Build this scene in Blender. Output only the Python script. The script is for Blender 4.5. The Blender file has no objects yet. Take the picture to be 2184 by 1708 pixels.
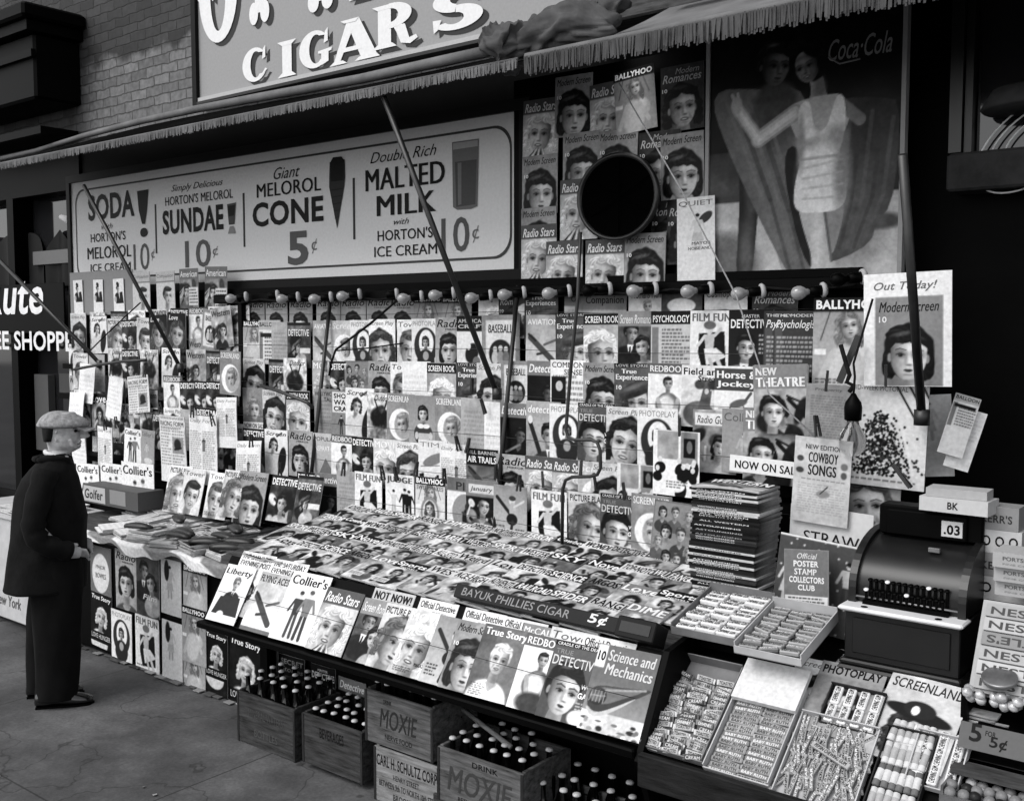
import bpy, math, random
import numpy as np
from mathutils import Vector, Matrix
R = random.Random(7)
NR = np.random.RandomState(3)
S = bpy.context.scene
COL = S.collection
rad = math.radians
# ---------------------------------------------------------------- camera, sky, sun, exposure
F, CX, CY = 2218., 1092., 854.          # focal length and centre in units of a 2184 wide picture
YAW, TILT = rad(38.467), rad(4.126)
CAM = np.array([0, -4.42, 2.15])
cd = bpy.data.cameras.new("camera"); cam = bpy.data.objects.new("camera", cd); COL.objects.link(cam)
cam.location = CAM; cam.rotation_euler = (math.pi/2-TILT, 0, YAW)
cd.sensor_width = 36; cd.lens = 36*F/2184; cd.clip_end = 500; cd.clip_start = .05
S.camera = cam
W = bpy.data.worlds.new("World"); S.world = W; W.use_nodes = True
nt = W.node_tree; bg = nt.nodes["Background"]
sky = nt.nodes.new("ShaderNodeTexSky"); sky.sky_type = 'NISHITA'; sky.sun_disc = False
SUN_EL, SUN_AZ = rad(48), rad(200)
sky.sun_elevation = SUN_EL; sky.sun_rotation = SUN_AZ
hs = nt.nodes.new("ShaderNodeHueSaturation"); hs.inputs["Saturation"].default_value = .06   # grey overcast sky, black and white film
nt.links.new(sky.outputs[0], hs.inputs["Color"]); nt.links.new(hs.outputs[0], bg.inputs[0])
bg.inputs[1].default_value = .12
sl = bpy.data.lights.new("sun", 'SUN'); sl.energy = 1.15; sl.angle = rad(35); sl.color = (1, .985, .97)
so = bpy.data.objects.new("sun", sl); COL.objects.link(so)
dv = Vector((math.sin(SUN_AZ)*math.cos(SUN_EL), math.cos(SUN_AZ)*math.cos(SUN_EL), math.sin(SUN_EL)))
so.rotation_euler = dv.to_track_quat('Z', 'Y').to_euler(); so.location = (0, -8, 8)
S.view_settings.view_transform = 'Standard'; S.view_settings.look = 'None'
S.view_settings.exposure = 1.04; S.view_settings.gamma = 1
# ---------------------------------------------------------------- measuring helpers: from the photograph's perspective to real planes
fw = np.array([-math.sin(YAW)*math.cos(TILT), math.cos(YAW)*math.cos(TILT), -math.sin(TILT)])
rt = np.array([math.cos(YAW), math.sin(YAW), 0.]); upv = np.cross(rt, fw)
def ray(px, py): return fw+rt*(px-CX)/F-upv*(py-CY)/F
def P(px, py, y=0.):
    d = ray(px, py); return CAM+d*((y-CAM[1])/d[1])
def G(px, py, z=0.):
    d = ray(px, py); return CAM+d*((z-CAM[2])/d[2])
def PL(px, py, o, n):
    d = ray(px, py); o = np.array(o, float); n = np.array(n, float); return CAM+d*(((o-CAM)@n)/(d@n))
# ---------------------------------------------------------------- materials
def lin(t): return .86*max(t, 0)**2.6
MATS = {}
def mat(name, t, rough=.6, var=.15, scale=8., metal=0., spec=.14, bump=0., dirt=None, stretch=None):
    """plain grey surface, with uneven tone and fine bump"""
    if name in MATS: return MATS[name]
    m = bpy.data.materials.new(name); m.use_nodes = True; n = m.node_tree; b = n.nodes["Principled BSDF"]
    b.inputs["Roughness"].default_value = rough; b.inputs["Metallic"].default_value = metal
    b.inputs["Specular IOR Level"].default_value = spec
    tc = n.nodes.new("ShaderNodeTexCoord"); mp = n.nodes.new("ShaderNodeMapping"); n.links.new(tc.outputs["Object"], mp.inputs[0])
    if stretch: mp.inputs["Scale"].default_value = stretch
    nz = n.nodes.new("ShaderNodeTexNoise"); nz.inputs["Scale"].default_value = scale; nz.inputs["Detail"].default_value = 8; nz.inputs["Roughness"].default_value = .65
    n.links.new(mp.outputs[0], nz.inputs["Vector"])
    rp = n.nodes.new("ShaderNodeValToRGB"); n.links.new(nz.outputs[0], rp.inputs[0])
    a, c = lin(t*(1-var)), lin(t*(1+var))
    rp.color_ramp.elements[0].position = .3; rp.color_ramp.elements[0].color = (a, a, a*1.02, 1)
    rp.color_ramp.elements[1].position = .7; rp.color_ramp.elements[1].color = (c, c, c*1.02, 1)
    if dirt is not None:
        e = rp.color_ramp.elements.new(.36); q = lin(t*(1-var*.5)); e.color = (q, q, q, 1)
        q = lin(dirt); rp.color_ramp.elements[0].color = (q, q, q, 1)
    n.links.new(rp.outputs[0], b.inputs["Base Color"])
    if bump:
        bp = n.nodes.new("ShaderNodeBump"); bp.inputs["Strength"].default_value = bump; bp.inputs["Distance"].default_value = .004
        n2 = n.nodes.new("ShaderNodeTexNoise"); n2.inputs["Scale"].default_value = scale*6; n2.inputs["Detail"].default_value = 6
        n.links.new(mp.outputs[0], n2.inputs["Vector"]); n.links.new(n2.outputs[0], bp.inputs["Height"]); n.links.new(bp.outputs[0], b.inputs["Normal"])
    MATS[name] = m; return m
def printed(name, rough=.5, spec=.14, bump=.15, grain=.13):
    """ink on paper: the tone comes from the mesh's printed colour attribute, broken by paper grain"""
    m = bpy.data.materials.new(name); m.use_nodes = True; n = m.node_tree; b = n.nodes["Principled BSDF"]
    at = n.nodes.new("ShaderNodeAttribute"); at.attribute_name = "ink"
    tc = n.nodes.new("ShaderNodeTexCoord"); nz = n.nodes.new("ShaderNodeTexNoise"); nz.inputs["Scale"].default_value = 60; nz.inputs["Detail"].default_value = 6
    n.links.new(tc.outputs["Object"], nz.inputs["Vector"])
    mr = n.nodes.new("ShaderNodeMapRange"); mr.inputs[1].default_value = .3; mr.inputs[2].default_value = .7; mr.inputs[3].default_value = .95-grain; mr.inputs[4].default_value = .95+grain
    n.links.new(nz.outputs[0], mr.inputs[0])
    mx = n.nodes.new("ShaderNodeMix"); mx.data_type = 'RGBA'; mx.blend_type = 'MULTIPLY'; mx.inputs[0].default_value = 1
    n.links.new(at.outputs["Color"], mx.inputs[6]); n.links.new(mr.outputs[0], mx.inputs[7]); n.links.new(mx.outputs[2], b.inputs["Base Color"])
    b.inputs["Roughness"].default_value = rough; b.inputs["Specular IOR Level"].default_value = spec
    n3 = n.nodes.new("ShaderNodeTexNoise"); n3.inputs["Scale"].default_value = 9; n3.inputs["Detail"].default_value = 3
    n.links.new(tc.outputs["Object"], n3.inputs["Vector"])
    bp = n.nodes.new("ShaderNodeBump"); bp.inputs["Strength"].default_value = bump; bp.inputs["Distance"].default_value = .01
    n.links.new(n3.outputs[0], bp.inputs["Height"]); n.links.new(bp.outputs[0], b.inputs["Normal"])
    return m
M_INK = printed("printed_paper"); M_SIGN = printed("sign_paint", .55, .12, .05, .05)
# ---------------------------------------------------------------- objects
def tag(o, label=None, cat=None, group=None, kind=None):
    if label: o["label"] = label
    if cat: o["category"] = cat
    if group: o["group"] = group
    if kind: o["kind"] = kind
    return o
def mesh_np(name, V, Fs, col=None, mats=(), smooth=False):
    """mesh from numpy blocks: V (n,3), Fs list of (m,3|4) index arrays, col (n,) printed tone"""
    me = bpy.data.meshes.new(name); V = np.asarray(V, np.float32)
    Fs = [np.asarray(f, np.int32) for f in Fs if len(f)]
    lv = np.concatenate([f.ravel() for f in Fs]); lt = np.concatenate([np.full(len(f), f.shape[1], np.int32) for f in Fs])
    ls = np.concatenate([[0], np.cumsum(lt)[:-1]]).astype(np.int32)
    me.vertices.add(len(V)); me.vertices.foreach_set("co", V.ravel())
    me.loops.add(len(lv)); me.loops.foreach_set("vertex_index", lv)
    me.polygons.add(len(lt)); me.polygons.foreach_set("loop_start", ls)
    me.update(calc_edges=True)
    if col is not None:
        a = me.color_attributes.new("ink", 'FLOAT_COLOR', 'POINT')
        l = .82*np.clip(np.asarray(col, np.float32), 0.04, 1)**2.7
        a.data.foreach_set("color", np.stack([l, l, l*1.01, np.ones_like(l)], 1).astype(np.float32).ravel())
    for m in mats: me.materials.append(m)
    me.validate()
    if smooth: me.polygons.foreach_set("use_smooth", np.ones(len(me.polygons), bool))
    return me
def link(name, me, parent=None, loc=(0, 0, 0), rot=(0, 0, 0)):
    o = bpy.data.objects.new(name, me); COL.objects.link(o); o.location = loc; o.rotation_euler = rot
    if parent: o.parent = parent
    return o
def empty(name, loc, label, cat, group=None, rot=(0, 0, 0)):
    o = link(name, None, None, loc, rot); o.empty_display_size = .1
    return tag(o, label, cat, group)
class MB:
    """collects shapes, links them as one mesh"""
    def __init__(s): s.v = []; s.f = []; s.c = []; s.sm = []
    def add(s, V, Fc, c=.5, smooth=False):
        o = len(s.v); s.v += [tuple(map(float, p)) for p in V]; s.f += [tuple(i+o for i in f) for f in Fc]
        s.c += ([c]*len(V) if np.isscalar(c) else list(c)); s.sm += [smooth]*len(Fc); return s
    def box(s, a, b, c=.5, M=None, bev=0.):
        (x0, y0, z0), (x1, y1, z1) = a, b
        if bev:
            V = []
            for z, k in ((z0, bev), (z0+bev, 0), (z1-bev, 0), (z1, bev)):
                e = bev
                V += [(x0+k+e*0, y0+k+e, z), (x0+k+e, y0+k, z), (x1-k-e, y0+k, z), (x1-k, y0+k+e, z), (x1-k, y1-k-e, z), (x1-k-e, y1-k, z), (x0+k+e, y1-k, z), (x0+k, y1-k-e, z)]
            Fc = [tuple(range(7, -1, -1)), tuple(range(24, 32))]
            for r in range(3):
                for i in range(8): j = (i+1) % 8; Fc.append((r*8+i, r*8+j, r*8+8+j, r*8+8+i))
        else:
            V = [(x0, y0, z0), (x1, y0, z0), (x1, y1, z0), (x0, y1, z0), (x0, y0, z1), (x1, y0, z1), (x1, y1, z1), (x0, y1, z1)]
            Fc = [(3, 2, 1, 0), (4, 5, 6, 7), (0, 1, 5, 4), (1, 2, 6, 5), (2, 3, 7, 6), (3, 0, 4, 7)]
        if M is not None: V = [M @ Vector(p) for p in V]
        return s.add(V, Fc, c)
    def tube(s, pts, r, n=8, c=.5, caps=True, smooth=True):
        pts = [Vector(p) for p in pts]; V = []; Fc = []; k = len(pts)
        rs = [r]*k if np.isscalar(r) else list(r); prev = None
        for i, p in enumerate(pts):
            t = (pts[min(i+1, k-1)]-pts[max(i-1, 0)]).normalized()
            a = prev if prev is not None else (Vector((0, 0, 1)) if abs(t.z) < .9 else Vector((1, 0, 0)))
            u = (a-t*a.dot(t)).normalized(); w = t.cross(u); prev = u
            for j in range(n):
                q = 2*math.pi*j/n; V.append(p+(u*math.cos(q)+w*math.sin(q))*rs[i])
        for i in range(k-1):
            for j in range(n): m = (j+1) % n; Fc.append((i*n+j, i*n+m, i*n+n+m, i*n+n+j))
        if caps: Fc += [tuple(range(n-1, -1, -1)), tuple(range((k-1)*n, k*n))]
        return s.add(V, Fc, c, smooth)
    def lathe(s, prof, n=16, c=.5, M=None, smooth=True, caps=True):
        """prof: list of (r, z)"""
        V = []; Fc = []; k = len(prof)
        for (r, z) in prof:
            for j in range(n): q = 2*math.pi*j/n; V.append(Vector((r*math.cos(q), r*math.sin(q), z)))
        for i in range(k-1):
            for j in range(n): m = (j+1) % n; Fc.append((i*n+j, i*n+m, i*n+n+m, i*n+n+j))
        if caps: Fc += [tuple(range(n-1, -1, -1)), tuple(range((k-1)*n, k*n))]
        if M is not None: V = [M @ p for p in V]
        return s.add(V, Fc, c, smooth)
    def loft(s, rings, c=.5, smooth=True, caps=True):
        n = len(rings[0]); V = [p for r in rings for p in r]; Fc = []
        for i in range(len(rings)-1):
            for j in range(n): m = (j+1) % n; Fc.append((i*n+j, i*n+m, i*n+n+m, i*n+n+j))
        if caps: Fc += [tuple(range(n-1, -1, -1)), tuple(range((len(rings)-1)*n, len(rings)*n))]
        return s.add(V, Fc, c, smooth)
    def prism(s, pts, h0, h1, ax='y', c=.5):
        """polygon in (x,z) extruded along y, or (x,y) along z"""
        f = (lambda p, h: (p[0], h, p[1])) if ax == 'y' else ((lambda p, h: (p[0], p[1], h)) if ax == 'z' else (lambda p, h: (h, p[0], p[1])))
        n = len(pts); V = [f(p, h0) for p in pts]+[f(p, h1) for p in pts]
        Fc = [tuple(range(n)), tuple(range(2*n-1, n-1, -1))]+[(i, n+i, n+(i+1) % n, (i+1) % n) for i in range(n)]
        return s.add(V, Fc, c)
    def sheet(s, fn, nu, nv, c=.5, smooth=True):
        V = [fn(i/nu, j/nv) for j in range(nv+1) for i in range(nu+1)]
        Fc = [(j*(nu+1)+i, j*(nu+1)+i+1, (j+1)*(nu+1)+i+1, (j+1)*(nu+1)+i) for j in range(nv) for i in range(nu)]
        return s.add(V, Fc, c, smooth)
    def text(s, t, x0, z0, w, h, y, c=.5, shear=0., bold=0., yd=None, M=None, hz=None):
        """lettering fitted in a box, facing -y"""
        V, T = glyphs(t, shear, bold); X = x0+V[:, 0]*w; Z = z0+V[:, 1]*h
        Q = np.stack([X, y-.00015*V[:, 2], Z], 1)
        if M is not None: Q = [M @ Vector(p) for p in Q]
        return s.add(Q, T.tolist(), c)
    def mesh(s, name, m, ink=False):
        me = bpy.data.meshes.new(name); me.from_pydata(s.v, [], s.f); me.update()
        if ink:
            a = me.color_attributes.new("ink", 'FLOAT_COLOR', 'POINT'); l = .82*np.clip(np.array(s.c, np.float32), .04, 1)**2.7
            a.data.foreach_set("color", np.stack([l, l, l*1.01, np.ones_like(l)], 1).astype(np.float32).ravel())
        me.materials.append(m); me.polygons.foreach_set("use_smooth", np.array(s.sm, bool))
        import bmesh
        b = bmesh.new(); b.from_mesh(me); bmesh.ops.recalc_face_normals(b, faces=b.faces); b.to_mesh(me); b.free()
        return me
    def build(s, name, m, parent=None, loc=(0, 0, 0), rot=(0, 0, 0), ink=False): return link(name, s.mesh(name, m, ink), parent, loc, rot)
_G = {}
def glyphs(t, shear=0., bold=0.):
    """triangles of a line of lettering, fitted to the unit square"""
    k = (t, shear, bold); thick = 0.
    if bold < 0: thick, bold = -bold, 0.          # heavy stems, thin bars: old style capitals
    elif bold > .004 and any(q in t for q in 'MW'): thick, bold = bold, 0.      # a fattened outline would close up M and W: overprint it instead
    if k in _G: return _G[k]
    cu = bpy.data.curves.new("lettering", 'FONT'); cu.space_character = 1+thick*1.6; cu.body = t; cu.shear = shear; cu.offset = bold; cu.resolution_u = 3; cu.size = 1
    if bold > 0: cu.space_character = 1+bold*2.2
    o = bpy.data.objects.new("lettering", cu); me = bpy.data.meshes.new_from_object(o); me.calc_loop_triangles()
    V = np.empty(len(me.vertices)*3, np.float32); me.vertices.foreach_get("co", V); V = V.reshape(-1, 3).astype(float); V[:, 2] = 0
    T = np.empty(len(me.loop_triangles)*3, np.int32); me.loop_triangles.foreach_get("vertices", T); T = T.reshape(-1, 3)
    if thick:
        n = len(V); V = np.concatenate([V+np.array([dx*thick, 0, i]) for i, dx in enumerate((0, -.9, .9, -.45, .45))]); T = np.concatenate([T+n*i for i in range(5)])
    lo, hi = V.min(0), V.max(0); lo[2] = 0; hi[2] = 1; asp = (hi[0]-lo[0])/max(hi[1]-lo[1], 1e-6); V = (V-lo)/np.maximum(hi-lo, 1e-6)
    bpy.data.objects.remove(o); bpy.data.curves.remove(cu); bpy.data.meshes.remove(me)
    _G[k] = (V, T); return V, T
# ---------------------------------------------------------------- printed pictures: a small painter on a tone grid (0 black, 1 white)
class Cv:
    def __init__(s, w=46, asp=1.34, bg=.8):
        s.w = w; s.h = int(w*asp); s.asp = asp; s.ss = 3
        s.a = np.full((s.h*3+2, s.w*3+2), float(bg)); H, Wd = s.a.shape
        s.V, s.U = np.meshgrid(np.linspace(0, asp, H), np.linspace(0, 1, Wd), indexing='ij'); s.tx = []
        s.o = (0., 0., 1., 0.); s.px = 1./Wd
    def at(s, x=0., y=0., k=1., r=0.): s.o = (x, y, k, r); return s
    def loc(s):
        x, y, k, r = s.o; du, dv = (s.U-x)/k, (s.V-y)/k; c, n = math.cos(r), math.sin(r)
        return du*c+dv*n, -du*n+dv*c
    def mix(s, m, t, a=1.): s.a += (t-s.a)*m*a; return s
    def ell(s, cx, cy, rx, ry, t, soft=.12, rot=0., a=1.):
        u, v = s.loc(); u = u-cx; v = v-cy; c, n = math.cos(rot), math.sin(rot); u, v = u*c+v*n, -u*n+v*c
        d = np.sqrt((u/rx)**2+(v/ry)**2); e = max(soft, 1.2*s.px/(s.o[2]*min(rx, ry)))
        return s.mix(np.clip((1+e/2-d)/e, 0, 1), t, a)
    def hair(s, cx, cy, rx, ry, t, rot=0., wob=.07):
        u, v = s.loc(); u = u-cx; v = v-cy; c, n = math.cos(rot), math.sin(rot); u, v = u*c+v*n, -u*n+v*c
        q = np.arctan2(v/ry, u/rx); d = np.sqrt((u/rx)**2+(v/ry)**2)*(1+wob*.5*np.sin(5*q+cx*40)+wob*.25*np.sin(11*q+cy*30))
        m = np.clip((1.05-d)/max(.09, 1.3*s.px/(s.o[2]*min(rx, ry))), 0, 1)
        return s.mix(m, np.clip(t+(.055+.07*t)*np.sin(7*q+d*11+cx*20)+.3*(.45+t)*np.clip(.6-np.hypot(u/rx+.4, v/ry+.45), 0, 1), 0, 1))
    def rect(s, x0, y0, x1, y1, t, a=1.):
        u, v = s.loc(); e = s.px/s.o[2]
        m = np.clip((u-x0)/e+.5, 0, 1)*np.clip((x1-u)/e+.5, 0, 1)*np.clip((v-y0)/e+.5, 0, 1)*np.clip((y1-v)/e+.5, 0, 1)
        return s.mix(m, t, a)
    def sp(s, pts, t, a=1., it=2):
        """polygon with rounded outline"""
        for _ in range(it): pts = [q for i in range(len(pts)) for q in ((.75*pts[i][0]+.25*pts[(i+1) % len(pts)][0], .75*pts[i][1]+.25*pts[(i+1) % len(pts)][1]), (.25*pts[i][0]+.75*pts[(i+1) % len(pts)][0], .25*pts[i][1]+.75*pts[(i+1) % len(pts)][1]))]
        return s.poly(pts, t, a)
    def poly(s, pts, t, a=1.):
        u, v = s.loc(); m = np.zeros(u.shape, bool); n = len(pts)
        for i in range(n):
            (x0, y0), (x1, y1) = pts[i], pts[(i+1) % n]
            if y0 == y1: continue
            m ^= ((v >= min(y0, y1)) & (v < max(y0, y1)) & (u < x0+(v-y0)*(x1-x0)/(y1-y0)))
        return s.mix(m.astype(float), t, a)
    def line(s, x0, y0, x1, y1, w, t, a=1.):
        u, v = s.loc(); dx, dy = x1-x0, y1-y0; L = dx*dx+dy*dy+1e-9; q = np.clip(((u-x0)*dx+(v-y0)*dy)/L, 0, 1)
        d = np.hypot(u-x0-q*dx, v-y0-q*dy); e = s.px/s.o[2]
        return s.mix(np.clip((w/2-d)/e+.5, 0, 1), t, a)
    def grad(s, t0, t1, y0=0., y1=None, x=False):
        y1 = y1 if y1 is not None else (1 if x else s.asp); g = np.clip(((s.U if x else s.V)-y0)/(y1-y0), 0, 1)
        s.a[:] = t0+(t1-t0)*g; return s
    def noise(s, k=6, amp=.15, box=None, seed=None):
        r = np.random.RandomState(seed if seed is not None else R.randint(0, 99999)); H, Wd = s.a.shape; n = np.zeros_like(s.a); am = 1.
        for o in range(3):
            g = r.rand(int(k*s.asp)+3, int(k)+3); yy = s.V*k; xx = s.U*k; iy = yy.astype(int); ix = xx.astype(int); fy = yy-iy; fx = xx-ix
            fy = fy*fy*(3-2*fy); fx = fx*fx*(3-2*fx); gh = np.clip(iy, 0, g.shape[0]-2); gx = np.clip(ix, 0, g.shape[1]-2)
            n += am*((g[gh, gx]*(1-fx)+g[gh, gx+1]*fx)*(1-fy)+(g[gh+1, gx]*(1-fx)+g[gh+1, gx+1]*fx)*fy-.5); k *= 2; am *= .55
        m = 1. if box is None else ((s.U > box[0]) & (s.V > box[1]) & (s.U < box[2]) & (s.V < box[3])).astype(float)
        s.a += n*2*amp*m; return s
    def body(s, x0, y0, x1, y1, n, t, a=.7, fill=.9):
        """lines of small print"""
        h = (y1-y0)/n
        for i in range(n):
            x = x0
            e = x1-(x1-x0)*(R.random()*.35 if R.random() < .4 else 0)*(1/fill-.2)
            while x < e:
                w = R.uniform(.03, .1); s.rect(x, y0+h*(i+.2), min(x+w, e), y0+h*(i+.72), t, a); x += w+.02
        return s
    def txt(s, t, x0, y0, w, h, tone, shear=0., bold=0.): s.tx.append((t, x0, y0, w, h, tone, shear, bold)); return s
    def out(s):
        a = np.clip(s.a, 0, 1); a = a[1:-1, 1:-1]; H, Wd = s.h, s.w
        return a.reshape(H, 3, Wd, 3).mean((1, 3))
VAR = [0]
def face(c, x, y, k, hair=.12, skin=.86, style='bob', smile=False, look=0., rot=0., cloth=.4, neck=True, man=False):
    """a painted head: k is the height of the face; look shifts the features sideways"""
    if VAR[0]:
        rr = random.Random(VAR[0]*77+int(x*99)); x += rr.uniform(-.07, .07); y += rr.uniform(-.05, .04); k *= rr.uniform(.92, 1.2); rot += rr.uniform(-.2, .2); look = max(-.7, min(.7, look+rr.uniform(-.5, .5))); hair = min(.85, max(.06, hair+rr.choice([0, 0, .12, -.1]))); smile = smile != (rr.random() < .3)
    c.at(x, y, k, rot); l = look*.17; sd = 1 if look <= 0 else -1; skin *= .9
    def H(cx, cy, rx, ry, r=0., dt=0., wob=.07): c.hair(cx, cy, rx, ry, hair+dt, r, wob)
    if neck:
        c.ell(0, 1.38, 1.0 if man else .85, .66, cloth, .1); c.ell(-.3*sd, 1.1, .3, .3, cloth*1.25, .9, a=.5); c.ell(l*.3, .62, .19, .45, skin*.8, .1); c.ell(l*.3+.08*sd, .55, .14, .3, skin*.55, .9, a=.6)
        if man: c.poly([(-.2, .66), (.2, .66), (.05, 1.2), (-.05, 1.2)], .95); c.poly([(-.05, .75), (.05, .75), (.07, 1.3), (-.07, 1.3)], .1)
        else: c.poly([(-.26, .8), (.26, .8), (0, 1.12)], skin*.9); c.ell(.06*sd, .85, .2, .1, skin*.7, .9, a=.5)
    if style == 'bob': H(0, -.08, .475, .53); H(-.34, .14, .17, .34, .08); H(.34, .14, .17, .34, -.08)
    elif style == 'long': H(0, -.06, .52, .58); H(-.42, .42, .2, .5, 0, .03, .12); H(.42, .42, .2, .5, 0, -.02, .12)
    elif style == 'curl':
        H(0, -.08, .49, .52, 0, 0, .1)
        for i in range(3): H(-.44, -.02+.19*i, .15, .14, 0, .04*(i % 2), .15); H(.44, -.02+.19*i, .15, .14, 0, .04*((i+1) % 2), .15)
    elif style in ('man', 'updo'): H(-l, -.14, .44, .46, 0, 0, .04)
    c.ell(-.365, .06, .045, .09, skin*.74, .3); c.ell(.365, .06, .045, .09, skin*.74, .3)
    u, v = c.loc(); jx = np.clip((v-.08)/.42, 0, 1); hw = .35*np.clip(1-np.clip(v/.5, 0, 1)**2.4, 0, 1)**.6; hw = np.where(v < -.1, .36*np.sqrt(np.clip(1-((v+.1)/.38)**2, 0, 1)), hw)
    d = np.abs(u-l*(.2+.3*jx))/np.maximum(hw, .01); e = max(.07, c.px/k*3); m = np.clip((1-d)/e+.5, 0, 1)*np.clip((.5-v)/.03, 0, 1)*np.clip((v+.48)/.03, 0, 1)
    q = np.clip((u-l)*sd/.36, -1, 1); tone = skin*(1.05-.55*np.clip(q, 0, 1)**1.4-.22*np.exp(-((v+.3)/.07)**2)*(style != 'updo')-.1*np.clip(-q-.5, 0, 1)-.16*np.clip((v-.25)/.25, 0, 1)+.08*np.exp(-(((u+.1*sd)/.2)**2+((v+.24)/.13)**2)))
    c.a += (tone-c.a)*m
    for e in (-1, 1):
        ex = l*1.1+e*(.165-.03*abs(look)*(e*look > 0))
        c.ell(ex, -.02, .125, .08, skin*.55, 1., a=.8); c.ell(ex, .006, .07, .026, skin*.9, .6, a=.45); c.ell(ex+l*.2, .0, .044, .036, .1, .7); c.ell(ex-.015, -.008, .012, .01, .9, .8, a=.5)
        c.line(ex-.085, -.004, ex, -.034, .02, .14, .9); c.line(ex, -.034, ex+.09, -.006, .02, .14, .9)
        b = .018 if not man else .034; c.line(ex-.1, -.1, ex+.01*e, -.132, b, .25, .85); c.line(ex+.01*e, -.132, ex+.11, -.1, b, .25, .85)
        c.ell(l+e*.2, .17, .1, .1, skin*(1.08 if e*sd < 0 else .8), 1., a=.45)
    c.ell(l*1.5+.06*sd, .09, .04, .13, skin*.74, 1., a=.7); c.ell(l*1.6-.01*sd, .08, .035, .13, min(1, skin*1.16), 1., a=.5); c.ell(l*1.5+.01, .19, .06, .022, skin*.5, .9, a=.75)
    if smile: c.ell(l*1.2, .305, .115, .042, .28, .5); c.ell(l*1.2, .302, .085, .016, .92, .5); c.ell(l-.17, .26, .03, .1, skin*.78, 1., .4, .6); c.ell(l+.17, .26, .03, .1, skin*.72, 1., -.4, .6)
    else: c.ell(l*1.2-.03, .29, .05, .02, .25, .5); c.ell(l*1.2+.03, .29, .05, .02, .25, .5); c.ell(l*1.2, .312, .06, .024, .34, .6); c.line(l*1.2-.085, .299, l*1.2+.085, .299, .01, .1)
    c.ell(l*1.1, .385, .1, .022, skin*.62, .9, a=.6)
    if style == 'bob':
        c.poly([(-.43, .02), (-.46, -.3), (-.2, -.57), (.2, -.57), (.46, -.3), (.43, .02), (.34, -.16), (.2, -.25), (.1, -.22), (-.02, -.27), (-.12, -.22), (-.26, -.24), (-.34, -.14)], hair); H(-.1, -.42, .36, .18, -.1); c.ell(-.14, -.42, .2, .045, min(1, hair+.42), 1., -.25, .7); c.ell(.2, -.36, .12, .03, min(1, hair+.3), 1., .4, .6)
        for i in range(5): c.line(-.22+.1*i, -.42, -.2+.095*i, -.24, .014, hair+.16, .6)
    elif style == 'curl': H(-.2, -.4, .3, .14, -.4, 0, .12); H(.2, -.41, .28, .13, .35, .04, .12); c.ell(-.08, -.5, .2, .05, min(1, hair+.3), 1., 0, .6)
    elif style == 'long': H(-.18, -.4, .32, .13, -.4); H(.22, -.38, .26, .11, .45); c.line(0, -.56, -.02, -.34, .02, hair+.3)
    elif style == 'man': c.poly([(-.41, .02), (-.45, -.35), (-.15, -.6), (.25, -.58), (.45, -.3), (.4, .02), (.35, -.2), (.1, -.34), (-.2, -.3), (-.35, -.18)], hair); H(-.02, -.45, .36, .14, .1); c.ell(-.12, -.5, .16, .04, hair+.35, 1., -.2, .7)
    elif style == 'updo': H(0, -.42, .38, .16); c.ell(0, -.5, .2, .05, min(1, hair+.3), 1., 0, .6)
    elif style == 'beret': H(-.33, .1, .12, .3); c.ell(.08, -.4, .64, .21, .3, .1, -.35); c.ell(.0, -.46, .42, .07, .52, 1., -.35, .8); c.ell(-.05, -.22, .42, .06, .15, .9, -.3, .6)
    c.at()
def fig(c, x, y, k, top=.3, legs=.2, skin=.85, hair=.1, skirt=None, arm=0):
    """a small standing figure, k tall"""
    c.at(x, y, k); w = .1
    c.line(-.05, .5, -.07, .97, .085, legs); c.line(.05, .5, .08, .97, .085, legs)
    if skirt is not None: c.poly([(-.09, .38), (.09, .38), (.19, .75), (-.19, .75)], skirt)
    c.poly([(-.13, .17), (.13, .17), (.09, .52), (-.09, .52)], top)
    ax = .22 if not arm else .26; c.line(-.12, .2, -ax, .2+.24*(1 if not arm else -.6), .06, top); c.line(.12, .2, ax, .2+.22*(1 if arm < 2 else -.7), .06, top)
    c.ell(0, .075, .06, .075, skin); c.ell(0, .04, .065, .045, hair); c.at()
# whole picture motives
def a_portrait(c, hair=.1, style='bob', smile=False, look=-.3, bg=(.55, .75), x=.52, y=.82, k=.8, rot=0., cloth=.35, skin=.87, man=False, x2=None):
    c.grad(*((bg[0]*(1+.12*(VAR[0]-1)), bg[1]) if VAR[0] else bg)); c.noise(3, .05); c.ell(.75, .5, .5, .6, min(1, bg[1]*1.15), 1., a=.5); face(c, x, y, k, hair, skin, style, smile, look, rot, cloth, True, man)
    c.noise(14, .035)
    if VAR[0] > 1: c.body(.05, 1.16, .5, 1.28, 3, .92 if bg[1] < .5 else .12)
def a_moon(c, hair=.55, bg=.6):
    c.a[:] = bg; c.noise(4, .05); c.ell(.52, .82, .42, .42, .97, .03); c.ell(.62, .84, .33, .36, bg+.1, .1); face(c, .6, .8, .5, hair, .82, 'updo', False, -.6, -.2, .5, False); c.noise(14, .03)
def a_oval(c, bg=.93):
    c.a[:] = bg; c.ell(.5, .72, .4, .48, .25, .04); c.ell(.52, .64, .25, .34, .95, .05); face(c, .5, .62, .26, .15, .8, 'bob', False, -.2, 0, .25); c.ell(.5, 1.12, .3, .3, .22, .1); c.ell(.5, .98, .1, .12, .7, .2)
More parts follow.
